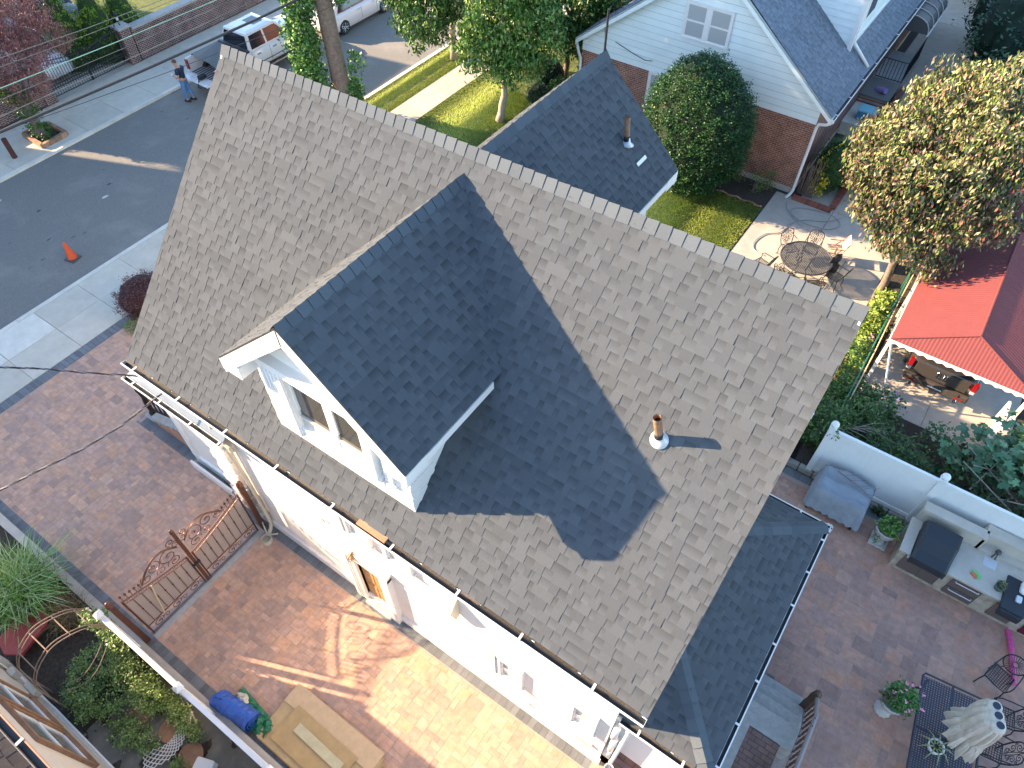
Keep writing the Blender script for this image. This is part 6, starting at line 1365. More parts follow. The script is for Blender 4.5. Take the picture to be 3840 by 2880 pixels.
b=MB(); b.box(5.40,5.90,11.24,12.15,.90,.985); b.box(5.42,5.88,11.18,11.30,.72,.95); b.build('black_appliance_cover',M['blackcover'],None,'flat black cover on the counter beside the plant pot','cover',bev=.02)
b=MB(); b.rbox((5.78,11.95,1.05),(.22,.3,.10),.05); b.ell((5.82,12.1,1.1),(.1,.08,.08),10,6,noise=.2,rn=g); b.build('crumpled_towel',M['white'],None,'crumpled white towel on the black cover','towel'); b=MB(); b.rbox((5.70,11.62,1.02),(.12,.17,.06),.03); b.build('soap_tray',M['lead'],None,'small pale tray on the black cover in front of the towel','tray')
t=thing('counter_plant','green pot with spiky plant on the travertine counter','planter',(5.28,11.68,.93)); b=MB(); b.lathe([(.08,0),(.105,.14),(.11,.15),(.09,.15),(.085,.1)],(5.28,11.68,.93),18); b.build('pot',mat('green_pot',(.10,.15,.13),.6),t,smooth=True); leafmesh('leaves',crown([(5.28,11.68,1.12,.10,.10,.06)],14,8,.06,407),.10,[(.10,.14,.06),(.14,.12,.06)],M['leaf'],t,aspect=.2,seed=407)
b=MB(); b.obox((4.80,11.75,.95),(.20,.12,.03),R_(-30),col=(.2,1,.3)); b.obox((4.76,11.70,.957),(.14,.08,.05),R_(-30),col=(1,.25,.2)); b.build('snack_packet',mat('packet',(.6,.65,.5),.4),None,'green and red packet lying on the travertine counter','packet')
t=thing('faucet','dark metal faucet on the back wall of the outdoor kitchen','faucet',(5.0,12.44,.93)); b=MB(); b.tube([(5.0,12.42,.93),(5.0,12.42,1.15),(5.0,12.3,1.22),(5.0,12.22,1.14)],.018,8); b.ell((5.05,12.5,1.1),(.07,.07,.06),10,6); b.build('spout',M['darkgrey'],t,smooth=True); b=MB(); b.box(4.86,5.14,12.1,12.35,.932,.938); b.build('sink',M['lead'],t)
b=MB(); b.tube([(6.0,11.42,.06),(6.12,11.1,.06),(6.22,10.75,.06),(6.36,10.2,.06)],.055,12); b.build('pool_noodle',mat('pink_foam',(.66,.08,.30),.7,noise=.35,nscale=18),None,'pink pool noodle lying on the rear patio','pool noodle')
# --- driveway items ---
t=thing('plywood_stack','stack of plywood sheets with one smaller sheet on top lying on the driveway','plywood',(-5.2,.6,0))
for k,(x0,x1,y0,y1) in enumerate(((-6.50,-3.98,-.08,1.10),(-6.55,-4.05,-.03,1.17),(-6.53,-4.02,-.06,1.14))):
    b=MB(); b.box(x0,x1,y0,y1,.05+.022*k,.066+.022*k); b.build('sheet',M['ply'],t)
b=MB(); b.box(-6.55,-4.07,1.02,1.24,.30,.335) if False else b.box(-6.55,-4.07,.78,1.23,.115,.133); b.build('side_sheet',mat('clean_plywood',(.60,.43,.25),.75,noise=.08,nscale=6,stain=.2,stscale=9,stcol=(.35,.14,.07)),t)
b=MB(); b.obox((-5.35,.47,.145),(1.75,.80,.025),R_(-1)); b.build('upper_sheet',mat('stained_plywood',(.46,.32,.15),.8,noise=.12,nscale=4,stain=.4,stscale=2.5,stcol=(.30,.20,.09)),t)
b=MB(); b.box(-6.4,-6.2,-.05,1.1,0,.05); b.box(-4.5,-4.3,-.05,1.1,0,.05); b.build('bearers',M['iron'],t)
b=MB(); b.obox((-5.27,.53,.178),(1.30,.20,.04),R_(-2)); b.build('loose_plank',M['plank'],None,'pale plank lying on the plywood stack','plank')
b=MB(); P=[(-7.78,-.02,.24),(-7.5,.0,.25),(-7.1,.05,.24),(-6.72,.10,.22)]; g=random.Random(6); n=20; vs=[]
m_=24
for i in range(m_+1):
    t_=i/m_; c=Vector(P[0]).lerp(Vector(P[3]),t_)
    for k in range(n): a=2*math.pi*k/n; r=.215*(1+.05*math.sin(a*3+i*.5)+.04*math.sin(i*1.9+a))*(.55 if i==0 else .85 if i==1 else 1); vs.append((c.x+.02*math.sin(a*2),c.y+r*math.cos(a),max(.01,c.z+r*1.05*math.sin(a))))
b.add(vs,[(i*n+k,i*n+(k+1)%n,(i+1)*n+(k+1)%n,(i+1)*n+k) for i in range(m_) for k in range(n)])
b.tube([(-6.715,.10+.20*(1-j/40)*math.cos(j*.5),.23+.20*(1-j/40)*math.sin(j*.5)) for j in range(38)],.012,5); b.prism([(-7.8,-.1,.3),(-7.65,-.02,.52),(-7.45,.05,.47),(-7.5,.12,.40),(-7.7,.15,.3)],(.01,.01,-.05)); b.build('tarp_roll',M['tarp'],None,'rolled blue tarp lying beside the white fence','tarp',smooth=False)
b=MB(); nx=14; ny=8; vs=[]
for i in range(nx+1):
    for j in range(ny+1): u_,v_=i/nx,j/ny; vs.append((-7.5+1.15*u_+.03*math.sin(j*3),.05+.42*v_-.12*u_,.04+.12*math.sin(v_*3.1)*(.5+.5*math.sin(i*1.7+j))+.05))
b.add(vs,[(i*(ny+1)+j,(i+1)*(ny+1)+j,(i+1)*(ny+1)+j+1,i*(ny+1)+j+1) for i in range(nx) for j in range(ny)]); b.build('green_sheet',M['greentarp'],None,'crumpled green plastic sheet under the blue tarp roll','sheet')
b=MB(); g=random.Random(9); b.ell((-7.25,.30,.26),(.16,.10,.10),12,7,noise=.25,rn=g); b.build('beige_rag',M['cloth'],None,'crumpled beige cloth beside the blue tarp roll','cloth')
# --- left garden items ---
t=thing('garden_arbor','rusty metal garden arbor arch among green creepers','arbor',(-10.6,-1.2,0)); ru=mat('arbor_rust',(.26,.19,.15),.7,noise=.3,nscale=15)
def arch(x,r=.0): return [(x,-.42,0),(x,-.42,1.2),(x,-.50,1.55),(x,-.72,1.88),(x,-1.2,2.12),(x,-1.62,1.95),(x,-1.88,1.62),(x,-1.98,1.2),(x,-2.0,0)]
for x in(-10.95,-10.87,-10.35,-10.27):
    b=MB(); b.tube(sm(arch(x),5),.013,5); b.build('arch_rod',ru,t)
for k,(y,z) in enumerate(((-.42,1.0),(-.56,1.68),(-.9,2.0),(-1.35,2.09),(-1.72,1.87),(-1.95,1.4),(-1.99,.8))): b=MB(); b.tube([(-10.95,y,z),(-10.27,y,z)],.013,5); b.build('cross_rung',ru,t)
b=MB(); b.tube(sm([(-10.25,-.6,.9),(-10.0,-.8,1.05),(-9.85,-1.15,1.0),(-10.0,-1.5,.8),(-10.3,-1.75,.6)],6),.012,5); b.tube(sm([(-10.2,-.7,1.1),(-9.95,-.95,1.25),(-9.95,-1.3,1.1),(-10.2,-1.6,.9)],6),.010,5); b.build('side_hoop',ru,t)
b=MB(); b.prism([(-12.95,-1.1,.25),(-12.45,-.95,.50),(-12.05,-1.15,.45),(-11.95,-1.9,.35),(-12.35,-2.12,.25),(-12.9,-2.05,.10)],(0,0,-.10)); b.build('red_board',M['redpaint'],None,'peeling red wooden board leaning in the garden beside the arbor','board',bev=.02)
for i,(x,y,r,lab) in enumerate(((-8.93,-1.28,.27,'round terracotta stepping stone partly covered by weeds'),(-8.12,-1.02,.25,'round terracotta stepping stone beside the white lattice'),(-7.38,-1.10,.26,'brown round stepping stone at the bottom beside the folded lattice'),(-9.72,-.82,.26,'round stepping stone almost hidden in the creeper near the fence'))):
    b=MB(); b.cyl((x,y,0),(x,y,.05),r,n=32); b.build('stepping_stone',M['terracotta'],None,lab,'stepping stone','round stepping stones in the left garden')
b=MB(); A=[Vector((-8.05,-.55,.12)),Vector((-7.83,-.95,.14)),Vector((-7.80,-1.3,.10)),Vector((-8.05,-1.75,.08))]; n=13
cl=sm(A,5); 
def pt(t_,s): 
    i=min(int(t_*(len(cl)-1)),len(cl)-2); f=t_*(len(cl)-1)-i; p=cl[i].lerp(cl[i+1],f); d=(cl[i+1]-cl[i]).normalized(); nrm=Vector((-d.y,d.x,0)); return p+nrm*(s*(.10+.12*t_))+Vector((0,0,.05*s))
for k in range(-4,n):
    for sg in(1,-1):
        pts=[]
        for j in range(9):
            s=-1+2*j/8; tt=(k+(j/8)*4.0)/n
            if 0<=tt<=1: pts.append(pt(tt,s*sg)+Vector((0,0,.006*sg)))
        if len(pts)>1: b.tube(pts,.011,4)
b.build('lattice',M['white'],None,'white expanding lattice trellis lying on the dark garden fabric','trellis')
b=MB(); b.tube([(-8.25,-.45,.10),(-7.75,-.62,.10)],.02,6); b.build('bamboo_stick',M['plank'],None,'short pale stick at the end of the white lattice','stick')
b=MB(); b.rbox((-6.88,-1.12,.2),(.40,.40,.25),.04,rz=R_(20)); b.build('white_crate',M['white'],None,'white plastic box at the bottom edge of the garden','box')
b=MB(); b.obox((-6.5,-.95,.04),(.2,.12,.08),R_(30)); b.build('loose_brick',mat('brick_red',(.24,.09,.05),.9,noise=.3,nscale=20),None,'loose red brick on the dark garden fabric','brick')
g_=np.random.default_rng(3); nx,ny=60,26; vs=[]
for i in range(nx+1):
    for j in range(ny+1): x=-9.6+4.6*i/nx; y=-2.15+1.75*j/ny; vs.append((x,y,.01+.035*math.sin(x*5+y*3)*math.sin(y*7+1)+.02*math.sin(x*13+2*y)+.008*g_.normal()))
b=MB(); b.add(vs,[(i*(ny+1)+j,(i+1)*(ny+1)+j,(i+1)*(ny+1)+j+1,i*(ny+1)+j+1) for i in range(nx) for j in range(ny)]); b.build('garden_fabric',M['fabric'],None,kind='structure',smooth=True)
b=MB(); b.tube([(-12.6,-.42,.05),(-11.3,-.50,.06),(-10.4,-.5,.05)],.06,8); b.build('drain_pipe',M['rubber'],None,'black drain pipe along the kerb in the garden','pipe')
# ================= PLANTS =================
lc=leafmesh
MAPLE=[(.06,.17,.025),(.09,.23,.035),(.04,.12,.02),(.16,.30,.06),(.12,.25,.10)]
t=thing('street_tree','tall ridged trunk wrapped in bright leafy shoots right behind the roof ridge','tree',(-21.49,18.72,0))
b=MB(); b.tube([(-21.49,18.72,-.05),(-21.47,18.74,.5),(-21.5,18.7,3),(-21.55,18.68,6),(-21.6,18.7,9.5),(-21.8,18.8,12)],[.46,.36,.33,.31,.27,.2],16)
for k in range(7):
    a=R_(51*k); b.tube([(-21.6,18.7,8.6+.3*k),(-21.6+1.6*math.cos(a),18.7+1.6*math.sin(a),10.2+.3*k),(-22+3.2*math.cos(a),19+3*math.sin(a),12)],[.13,.08,.03],6)
b.build('trunk',mat('ridged_bark',(.20,.155,.125),.95,noise=.35,nscale=9,bump=1.0,bscale=14),t,smooth=True)
P=crown([(-22.15,17.95,1.6,.65,.65,1.1),(-22.2,17.9,3.2,.62,.62,1.3),(-22.1,18.0,4.9,.55,.55,1.2),(-21.3,19.0,1.1,.5,.45,.7),(-21.05,19.2,2.4,.3,.3,.35),(-21.9,18.1,.7,.8,.6,.6),(-21.1,19.0,4.9,.25,.25,.3)],560,26,.26,501)
lc('trunk_shoots',P,.125,MAPLE,M['leaf'],t,aspect=.75,seed=501,droop=.5)
lc('crown',crown([(-22.6,19.6,12.6,4.6,4.2,3.2),(-20.5,20.8,11.6,3.0,3.0,2.2)],520,26,.7,502),.26,MAPLE,M['leaf'],t,aspect=.8,seed=502)
YG=[(.075,.18,.03),(.11,.25,.04),(.17,.32,.06),(.05,.12,.025),(.26,.34,.12)]
tree('lawn_tree','leafy green tree on the front lawn with pale trunk and dense drooping leaves','tree',(-16.1,22.25,0),2.6,.17,
 [(-15.8,22.6,4.2,1.75,1.6,2.1),(-16.5,21.9,3.2,1.2,1.1,1.2),(-15.0,23.2,3.4,1.1,1.1,1.5),(-15.9,22.6,5.8,1.7,1.6,1.5),(-15.3,22.2,2.6,.9,.9,.9)],1150,26,.32,.17,YG,510,'barkpale',lean=(.25,.15),aspect=.42,droop=.7)
DG=[(.03,.085,.02),(.045,.12,.03),(.06,.15,.03),(.10,.20,.05)]
tree('kerb_tree','green tree with a straight pale trunk in the kerb grass','tree',(-20.86,25.27,0),3.6,.17,
 [(-19.9,22.3,3.5,1.35,1.2,1.5),(-20.6,23.8,4.8,1.7,1.6,1.7),(-18.9,23.0,4.4,1.1,1.0,1.4),(-21.2,22.6,4.2,1.1,1.0,1.2)],900,26,.32,.17,DG+[(.15,.27,.06)],511,'barkpale',aspect=.42,droop=.7)
tree('corner_tree','darkest green tree beside the left corner of the blue neighbour house','tree',(-15.6,26.6,0),3.0,.14,
 [(-15.0,26.0,3.7,1.6,1.3,1.7),(-14.0,26.3,4.6,1.4,1.1,1.2),(-16.4,26.6,4.4,1.3,1.2,1.4),(-14.6,25.4,2.6,.9,.8,.8)],800,26,.32,.16,DG,512,'bark',aspect=.45,droop=.6)
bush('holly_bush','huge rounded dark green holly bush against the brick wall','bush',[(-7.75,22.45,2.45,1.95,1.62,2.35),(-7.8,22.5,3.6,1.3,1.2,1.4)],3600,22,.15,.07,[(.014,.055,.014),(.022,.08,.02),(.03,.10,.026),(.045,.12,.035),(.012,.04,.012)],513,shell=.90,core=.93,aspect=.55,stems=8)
lc2=leafmesh('yellowed_patch',crown([(-8.35,20.95,1.5,.5,.25,.6)],26,12,.12,5131),.07,[(.25,.32,.06),(.16,.26,.05)],M['leaf'],bpy.data.objects['holly_bush'],aspect=.6,seed=5131)
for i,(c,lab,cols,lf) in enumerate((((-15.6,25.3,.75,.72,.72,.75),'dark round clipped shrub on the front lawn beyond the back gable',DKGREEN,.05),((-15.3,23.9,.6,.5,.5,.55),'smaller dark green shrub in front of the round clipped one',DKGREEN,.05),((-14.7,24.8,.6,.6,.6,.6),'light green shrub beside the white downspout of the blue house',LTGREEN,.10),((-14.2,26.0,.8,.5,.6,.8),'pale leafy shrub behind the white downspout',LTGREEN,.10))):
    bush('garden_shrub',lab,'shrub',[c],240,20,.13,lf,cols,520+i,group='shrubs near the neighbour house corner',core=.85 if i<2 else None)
for i in range(5): bush('low_plant',('yellow flowered plant just above the roof ridge','leafy low plant left of the shaded gable','pale leafy groundcover clump by the lawn tree','bright low plant under the small shrub','low yellow green plant beside the shaded gable')[i],'plant',[((-13.4,17.1,.5,.4,.4,.5),(-14.6,19.9,.3,.6,.5,.35),(-14.7,21.9,.35,.6,.6,.4),(-13.9,23.0,.3,.6,.5,.3),(-13.8,20.9,.3,.5,.5,.3))[i]],70,16,.14,.09,LTGREEN+[(.40,.36,.05)]*(2 if i==0 else 0),530+i,group='low plants on the front lawn edge')
# dogwood in autumn colours
DW=[(.11,.16,.04),(.17,.20,.07),(.15,.085,.055),(.21,.15,.10),(.08,.13,.035),(.24,.23,.15),(.16,.07,.06),(.06,.10,.03),(.13,.17,.06),(.20,.18,.11)]
tree('dogwood_tree','autumn tree with yellow green and russet leaves beside the red carport','tree',(.17,20.46,0),2.6,.15,
 [(-.2,20.9,4.2,1.7,1.7,1.3),(-1.35,20.7,4.3,1.1,1.2,.8),(-.9,22.0,5.1,1.2,1.2,.8),(1.0,21.6,5.2,1.3,1.3,.9),(1.3,20.4,4.2,1.0,1.1,.9),(.1,19.5,3.4,1.1,.9,.8),(-.8,19.6,3.6,.9,.8,.6),(-.6,23.3,5.4,1.1,1.1,.7),(-2.1,22.4,4.3,.6,.7,.4),(.6,22.9,6.0,.9,.9,.6),(.9,19.4,2.9,.6,.6,.5)],1500,36,.30,.15,DW,540,'bark',lean=(-.1,.3),aspect=.38,droop=1.15,flat=.6)
o_=bpy.data.objects['dogwood_tree']
lc('upper_foliage',crown([(-.2,21.2,5.2,1.8,1.8,.8),(-1.35,21.0,4.9,1.1,1.2,.6),(-.9,22.3,5.6,1.2,1.2,.6),(1.0,21.8,5.8,1.3,1.3,.7),(-.6,23.5,5.8,1.1,1.1,.6),(.6,23.0,6.5,.9,.9,.5),(-1.9,20.9,4.3,.6,.8,.4)],330,40,.30,545),.15,[(.19,.25,.07),(.26,.29,.12),(.15,.21,.05),(.31,.27,.17),(.24,.16,.11)],M['leaf'],o_,aspect=.38,seed=545,droop=.9)
# burgundy shrub
bush('barberry_shrub','round burgundy barberry shrub at the front edge of the driveway','shrub',[(-19.0,6.85,.55,.85,.95,.62)],420,20,.12,.045,[(.10,.03,.035),(.14,.05,.045),(.07,.025,.03),(.12,.08,.05)],541,core=.85,aspect=.5)
bush('low_plant','small green clump at the foot of the burgundy shrub','plant',[(-18.6,5.95,.12,.35,.3,.15)],30,14,.1,.05,LTGREEN,542)
# red maple + ivy trunk
RM=[(.26,.08,.09),(.34,.14,.14),(.19,.07,.07),(.15,.13,.07),(.42,.22,.22)]
t=tree('red_maple','feathery red leaved maple at the top left corner over the iron gate','tree',(-30.75,10.6,0),1.9,.22,
 [(-31.1,10.9,3.1,1.5,1.6,1.0),(-31.2,12.4,3.1,1.0,1.2,.75),(-31.8,10.2,4.1,1.5,1.6,1.0),(-30.7,11.0,2.0,.7,1.0,.6),(-31.7,12.2,4.0,1.1,1.3,.8)],1700,34,.27,.085,RM,550,'bark',aspect=.28,droop=.9,flat=.5)
lc('trunk_ivy',crown([(-30.62,10.55,.35,.55,.45,.4),(-30.75,10.55,1.1,.42,.42,.8),(-31.0,10.4,1.9,.6,.5,.5)],170,18,.15,551),.07,[(.05,.14,.02),(.08,.19,.03),(.03,.08,.015)],M['leaf'],t,aspect=.7,seed=551)
AV=[(.10,.22,.02),(.18,.34,.02),(.34,.48,.02),(.06,.13,.015)]
for i,(x,y,h,r,lab) in enumerate(((-34.6,15.0,3.6,.95,'bright green conical arborvitae behind the iron gate, left one'),(-34.1,16.2,3.6,.9,'yellow green arborvitae behind the brick gate pier'),(-34.0,17.5,3.2,.95,'dark green arborvitae behind the brick garden wall end'))):
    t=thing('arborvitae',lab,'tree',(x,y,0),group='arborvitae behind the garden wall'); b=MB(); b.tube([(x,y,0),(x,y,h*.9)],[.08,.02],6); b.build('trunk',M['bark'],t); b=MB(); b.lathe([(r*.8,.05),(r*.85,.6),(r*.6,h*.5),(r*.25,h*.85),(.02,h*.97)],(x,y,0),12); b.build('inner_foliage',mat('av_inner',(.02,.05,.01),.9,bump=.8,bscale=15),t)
    lc('foliage',crown([(x,y,.8,r,r,.8),(x,y,h*.45,r*.85,r*.85,h*.28),(x,y,h*.72,r*.55,r*.55,h*.25)],330,20,.13,560+i,shell=.8),.09,AV,M['leaf'],t,aspect=.3,seed=560+i,droop=-.6)
# yellow euonymus
t=bush('euonymus_bush','green bush with golden yellow shoots beside the brick house corner','bush',[(-3.3,25.45,1.05,.72,.95,1.1),(-2.7,26.3,1.0,.75,.8,1.0)],520,20,.13,.06,[(.04,.12,.02),(.06,.17,.03),(.03,.08,.02)],570,core=.8)
lc('yellow_shoots',np.concatenate([crown([(-3.45,24.55,.7,.35,.2,.5),(-3.6,24.9,1.2,.2,.2,.4)],60,14,.10,571)]+[np.array([[-3.7+.16*k+.02*j,24.75+.2*k+.03*(j%3),1.45+.16*k+.045*j] for j in range(14)])+np.random.default_rng(k).normal(0,.035,(14,3)) for k in range(5)]),.07,[(.55,.42,.03),(.62,.52,.06),(.40,.36,.03)],M['leaf'],t,aspect=.5,seed=571,droop=-.5)
b=MB(); g=random.Random(4)
for k in range(12): x=-4.05+.05*k; b.tube([(x,24.5,.05),(x+g.uniform(-.05,.05),24.47,g.uniform(1.2,1.7))],.018,5)
b.build('bundled_canes',mat('old_cane',(.15,.11,.09),.9),None,'bundle of dark canes leaning at the brick corner beside the downspout','canes')
# flower bed against the wall
for i,(x,y,w_) in enumerate(((-6.2,23.9,.3),(-5.4,23.7,.25),(-5.1,24.1,.3))): 
    t=bush('bed_plant',('thin rose plant with white bloom against the brick wall','low green bed plant in front of the brick wall, middle one','leafy plant in the flower bed next to the patio corner')[i],'plant',[(x,y,.5,w_,w_*.7,.5)],22,10,.12,.07,LTGREEN,580+i,group='plants in the shaded flower bed')
b=MB(); g=random.Random(2); x=-7.0
for k in range(26): b.ell((-7.1+.09*k,22.98+.04*math.sin(k),.04),(.05,.04,.045),7,5,col=(g.uniform(.8,1.4),)*3)
b.build('bed_edging_stones',M['terracotta'],None,'row of small stones edging the shaded flower bed','edging')
# bushes between the patio fence and the carport
FG=[(.045,.13,.045),(.06,.17,.06),(.035,.09,.03),(.09,.20,.07)]
HB=[('hedge_bush','dense bush of narrow dark leaves behind the white fence',[(2.0,13.95,.85,.85,.62,.75),(2.7,14.0,.6,.55,.5,.6)],300,20,.16,.14,DKGREEN+[(.06,.14,.03)],.25),
 ('hedge_bush','mixed green bush behind the first white fence posts under bare twigs',[(.65,13.9,.8,.75,.6,.8),(1.1,14.6,.8,.7,.6,.8)],300,20,.16,.09,GREEN,.6),
 ('hedge_bush','tangled shrub with pink blossoms beside the carport brace',[(1.5,15.4,.7,.55,.55,.7),(.9,15.6,.6,.5,.5,.6)],200,18,.16,.09,GREEN+[(.10,.20,.10)],.6),
 ('hedge_bush','leafy shrub squeezed between roof edge and green chain link fence',[(.30,16.6,.7,.32,.9,.7),(.35,15.3,.6,.4,.7,.6)],220,18,.15,.08,GREEN+[(.14,.24,.04)],.7),
 ('hedge_bush','bright yellow green shrub at the foot of the autumn tree',[(.32,18.6,.75,.33,.85,.7),(.36,19.4,.8,.3,.5,.55),(.35,17.6,.5,.3,.6,.5)],260,18,.15,.10,[(.22,.32,.05),(.30,.38,.08),(.12,.20,.04)],.7),
 ('rose_bush','sparse rose bush with red bloom on the carport side of the bed',[(3.1,15.5,.55,.4,.4,.5)],40,9,.16,.09,FG,.6),
 ('hedge_bush','tall green shoot leaning over the white fence near the counter',[(5.9,13.0,1.7,.30,.22,.55),(5.7,12.95,1.0,.2,.2,.3)],60,12,.14,.11,LTGREEN,.6),
 ('hedge_bush','shrub with magenta blossoms behind the white fence at the right edge',[(6.9,13.6,1.0,1.0,.6,.9),(6.2,14.1,.8,.8,.6,.8)],240,18,.16,.10,GREEN,.6)]
for i,(nm,lab,bl,nc,per,cr_,lf,cols,asp) in enumerate(HB): bush(nm,lab,'bush',bl,nc,per,cr_,lf,cols,600+i,aspect=asp,group=None)
lc('pink_blossoms',np.concatenate([crown([(1.6,15.5,1.25,.3,.3,.12)],5,6,.04,620),crown([(.42,17.6,.95,.2,.3,.1)],6,6,.04,621)]),.05,[(.7,.30,.45),(.75,.45,.6)],M['leaf'],[o for o in COL.objects if o.get('label','').startswith('tangled shrub')][0],aspect=1,seed=620)
lc('magenta_blossoms',crown([(6.9,13.5,1.7,.5,.3,.2)],14,9,.09,622),.06,[(.55,.10,.38),(.62,.22,.45)],M['leaf'],[o for o in COL.objects if o.get('label','').startswith('shrub with magenta')][0],aspect=1,seed=622)
b=MB(); g=random.Random(31); a=Vector((.7,13.6,1.35))
for k in range(16):
    s=a+Vector((.05*k,.03*k,.02*k-.02*k)); e=s+Vector((g.uniform(.3,.9),g.uniform(-.1,.5),g.uniform(-.15,.25))); m=s.lerp(e,.5)+Vector((0,0,.08)); b.tube([s,m,e],[.012,.008,.003],4)
b.build('bare_twigs',mat('grey_twig',(.32,.26,.21),.9),None,'bare grey branch lying over the bushes behind the fence posts','branch')
# fig with big lobed leaves
def lobed(name,C,size,cols,parent,seed):
    g=np.random.default_rng(seed); b=MB()
    for c in C:
        az=g.uniform(0,2*np.pi); tilt=g.uniform(-.5,.5); L=size*g.uniform(.7,1.25); Mx=Matrix.Translation(Vector(c))@Matrix.Rotation(az,4,'Z')@Matrix.Rotation(tilt,4,'Y')@Matrix.Rotation(g.uniform(-.4,.4),4,'X')
        pts=[]
        for a,r in ((180,.12),(215,.34),(240,.42),(255,.30),(285,.55),(300,.60),(312,.34),(340,.72),(0,.85),(20,.72),(48,.34),(60,.60),(75,.55),(105,.30),(120,.42),(145,.34)):
            pts.append(Mx@Vector((r*L*math.cos(R_(a)),r*L*math.sin(R_(a)),-.12*L*r*r)))
        k=cols[g.integers(0,len(cols))]; q=g.uniform(.75,1.25); k=tuple(x*q for x in k); n=len(pts); c0=Mx@Vector((0,0,.03*L))
        b.add([c0]+pts,[(0,i+1,(i+1)%n+1) for i in range(n)],col=k)
    return b.build(name,M['leaf'],parent)
t=thing('fig_tree','fig bush with large lobed blue green leaves behind the white fence','tree',(5.0,14.7,0))
b=MB(); g=random.Random(7)
for k in range(9): b.tube([(4.8,14.6,0),(4.8+g.uniform(-1.0,1.4),14.6+g.uniform(-.7,.7),.9),(4.8+g.uniform(-1.4,2.2),14.6+g.uniform(-.9,.9),1.7)],[.035,.025,.01],5)
b.build('stems',M['barkpale'],t)
lobed('leaves',np.concatenate([crown([(4.0,14.9,1.25,.8,.6,.45),(5.2,14.8,1.5,1.1,.8,.6),(6.4,14.9,1.7,1.0,.9,.6),(4.4,15.6,1.5,.6,.5,.5)],120,4,.35,630)]),.24,[(.07,.17,.09),(.09,.21,.10),(.05,.13,.06)],t,630)
lc('under_leaves',crown([(4.8,14.5,.7,1.6,.9,.6)],150,12,.25,631),.13,DKGREEN,M['leaf'],t,aspect=.7,seed=631)
t=bush('hedge_bush','pale yellow green shrub at the right edge beside the white rail','bush',[(5.2,16.2,1.1,.6,.7,.8)],90,14,.2,.16,[(.22,.34,.09),(.14,.26,.06)],640,aspect=.55)
# dark trees at the top right
for i,(bl,lab,cols) in enumerate((([(.9,29.5,1.6,1.7,2.2,1.7),(1.6,32.2,2.2,2.2,1.8,2.0),(-.3,32.4,1.3,1.0,1.8,1.4),(.2,27.3,1.3,.9,1.4,1.3)],'dark green hedge bush behind the autumn tree along the side path',DKGREEN+[(.03,.085,.035)]),
   ([(.4,36.6,2.2,1.8,2.6,2.3),(2.6,35.5,3.0,1.8,2.4,2.2),(-.9,40,2.0,1.4,2.2,2.0),(-.5,36.5,2.6,1.1,1.8,2.0)],'big dark bluish green bush beyond the curved kerb at the top right',[(.02,.06,.03),(.03,.085,.045),(.05,.12,.05)]),
   ([(.5,42.5,2.4,2.2,2.8,2.3),(3.5,41,3.5,2.4,2.6,2.6),(-1.4,46,2.0,2.6,2.5,2.2),(-2.6,49.5,2.2,2.4,2.5,2.2)],'brighter green bush mass behind the awning at the top',[(.04,.12,.04),(.06,.17,.04),(.03,.08,.03)]),
   ([(4.6,29,2.0,2.2,3.0,2.0),(5.5,34,3,2.2,2.6,2.6)],'dark green shrubs at the right edge above the red roof',DKGREEN+[(.04,.10,.05)]))):
    bush('hedge_mass_bush',lab,'bush',bl,420,20,.42,.17,cols,650+i,aspect=.5,core=.8,stems=8)
b=MB()
for k in range(40): b.tube([(-1.05,29.5+.22*k,0),(-1.05,29.5+.22*k,1.1)],.012,4)
b.tube([(-1.05,29.5,1.1),(-1.05,38.2,1.1)],.03,5); b.tube([(-1.05,29.5,.1),(-1.05,38.2,.1)],.02,5); b.build('path_fence',M['iron'],None,'black iron fence along the side path at the top right','fence')
b=MB(); b.tube([(-1.15,33.5,.08),(-1.45,32.6,.08),(-1.5,31.6,.08),(-1.2,30.7,.08),(-.9,29.8,.08)],.09,6); b.build('curved_kerb',M['stone'],None,'curved concrete kerb beside the side path','kerb')
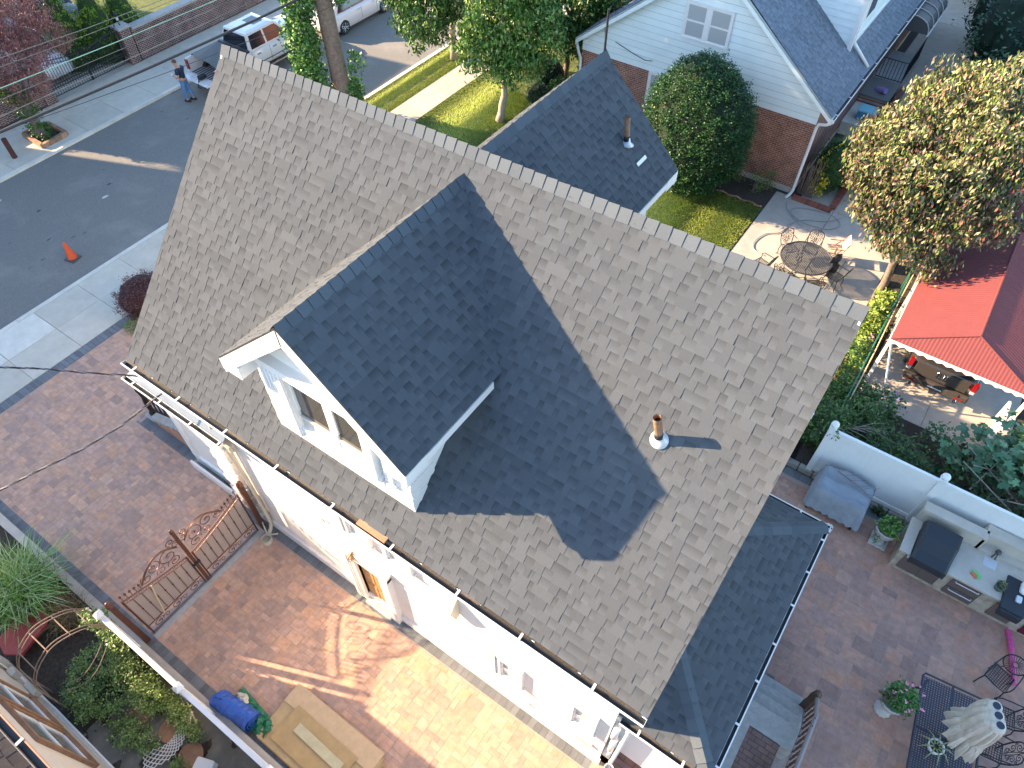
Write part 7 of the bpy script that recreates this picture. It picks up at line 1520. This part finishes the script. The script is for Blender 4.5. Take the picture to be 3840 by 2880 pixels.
# left garden
t=thing('ornamental_grass','fountain of long arching grass blades in the left garden','grass clump',(-13.3,-1.15,0))
g=np.random.default_rng(8); C=np.stack([g.normal(-13.25,.28,1700),g.normal(-1.1,.28,1700),np.zeros(1700)],1)
blades('blades',C,1.15,[(.18,.34,.07),(.30,.46,.15),(.12,.25,.05),(.42,.52,.28)],8,t,'leaf',width=.011,arch=.85)
C=np.stack([g.normal(-12.1,.2,500),g.normal(-.75,.15,500),np.zeros(500)],1); blades('dry_blades',C,.6,[(.30,.20,.10),(.24,.17,.09),(.16,.14,.05)],9,t,'leaf',width=.006,arch=.95)
CR=[(.15,.26,.06),(.21,.32,.09),(.10,.19,.05),(.27,.36,.13)]
for i,(bl,lab,nc) in enumerate((([(-10.35,-1.15,.30,.55,.7,.35),(-9.75,-1.25,.35,.6,.6,.35),(-10.0,-1.75,.3,.6,.3,.3)],'dense green creeper growing under the arbor',330),([(-9.55,-.72,.38,.75,.30,.35),(-8.95,-.85,.35,.5,.3,.3)],'sunlit creeper along the white fence between arbor and stepping stone',260),
   ([(-8.55,-1.45,.15,.55,.22,.18),(-8.9,-1.65,.12,.4,.2,.15)],'weeds creeping over the middle stepping stone',110),([(-8.2,-.7,.18,.35,.18,.2),(-8.65,-.65,.14,.3,.2,.15)],'weeds growing beside the white lattice and the fence',80),([(-7.75,-.80,.15,.30,.14,.18)],'small green weeds at the head of the lattice near the fence',50),([(-7.35,-1.35,.12,.2,.12,.12)],'tiny weed clump near the brown stepping stone',16))):
    bush('creeper',lab,'plant',bl,nc,16,.13,.05,CR if i!=0 else CR+[(.08,.17,.04)]*3,660+i,aspect=.6,group='creepers and weeds in the left garden',flat=.5)
t=bush('climbing_rose','climbing plant with a white rose at the arbor post by the fence','rose',[(-10.75,-.50,.95,.42,.14,.55),(-10.1,-.5,1.0,.3,.14,.55),(-11.1,-.35,.45,.3,.15,.35)],110,12,.11,.06,CR,670,aspect=.6)
b=MB(); g=random.Random(1)
for k in range(9): b.ell((-11.05+g.uniform(-.06,.06),-.45+g.uniform(-.05,.05),1.1+g.uniform(-.04,.04)),(.05,.045,.03),8,5)
b.build('white_rose',M['white'],t)
# vines hanging over white fence posts
lc('fence_vine',crown([(.72,12.95,1.9,.14,.10,.22),(.1,12.9,1.75,.10,.06,.12)],16,10,.08,680),.06,LTGREEN,M['leaf'],None,aspect=.7,seed=680,label='thin green vine hanging over the paired white fence posts',cat='vine')
lc('ground_plant',crown([(2.6,12.72,.15,.12,.08,.2)],10,9,.07,681),.09,DKGREEN,M['leaf'],None,aspect=.6,seed=681,label='dark green sprig growing at the foot of the white fence beside the cover',cat='plant')
lc('wall_planting',crown([(-12.2,4.4,2.2,.35,.3,.35),(-11.8,4.2,1.5,.2,.15,.2)],20,10,.12,682),.12,[(.04,.13,.03),(.06,.17,.04)],M['leaf'],None,aspect=.2,seed=682,label='spiky green plant on the front stairs beside the dark railing',cat='plant')
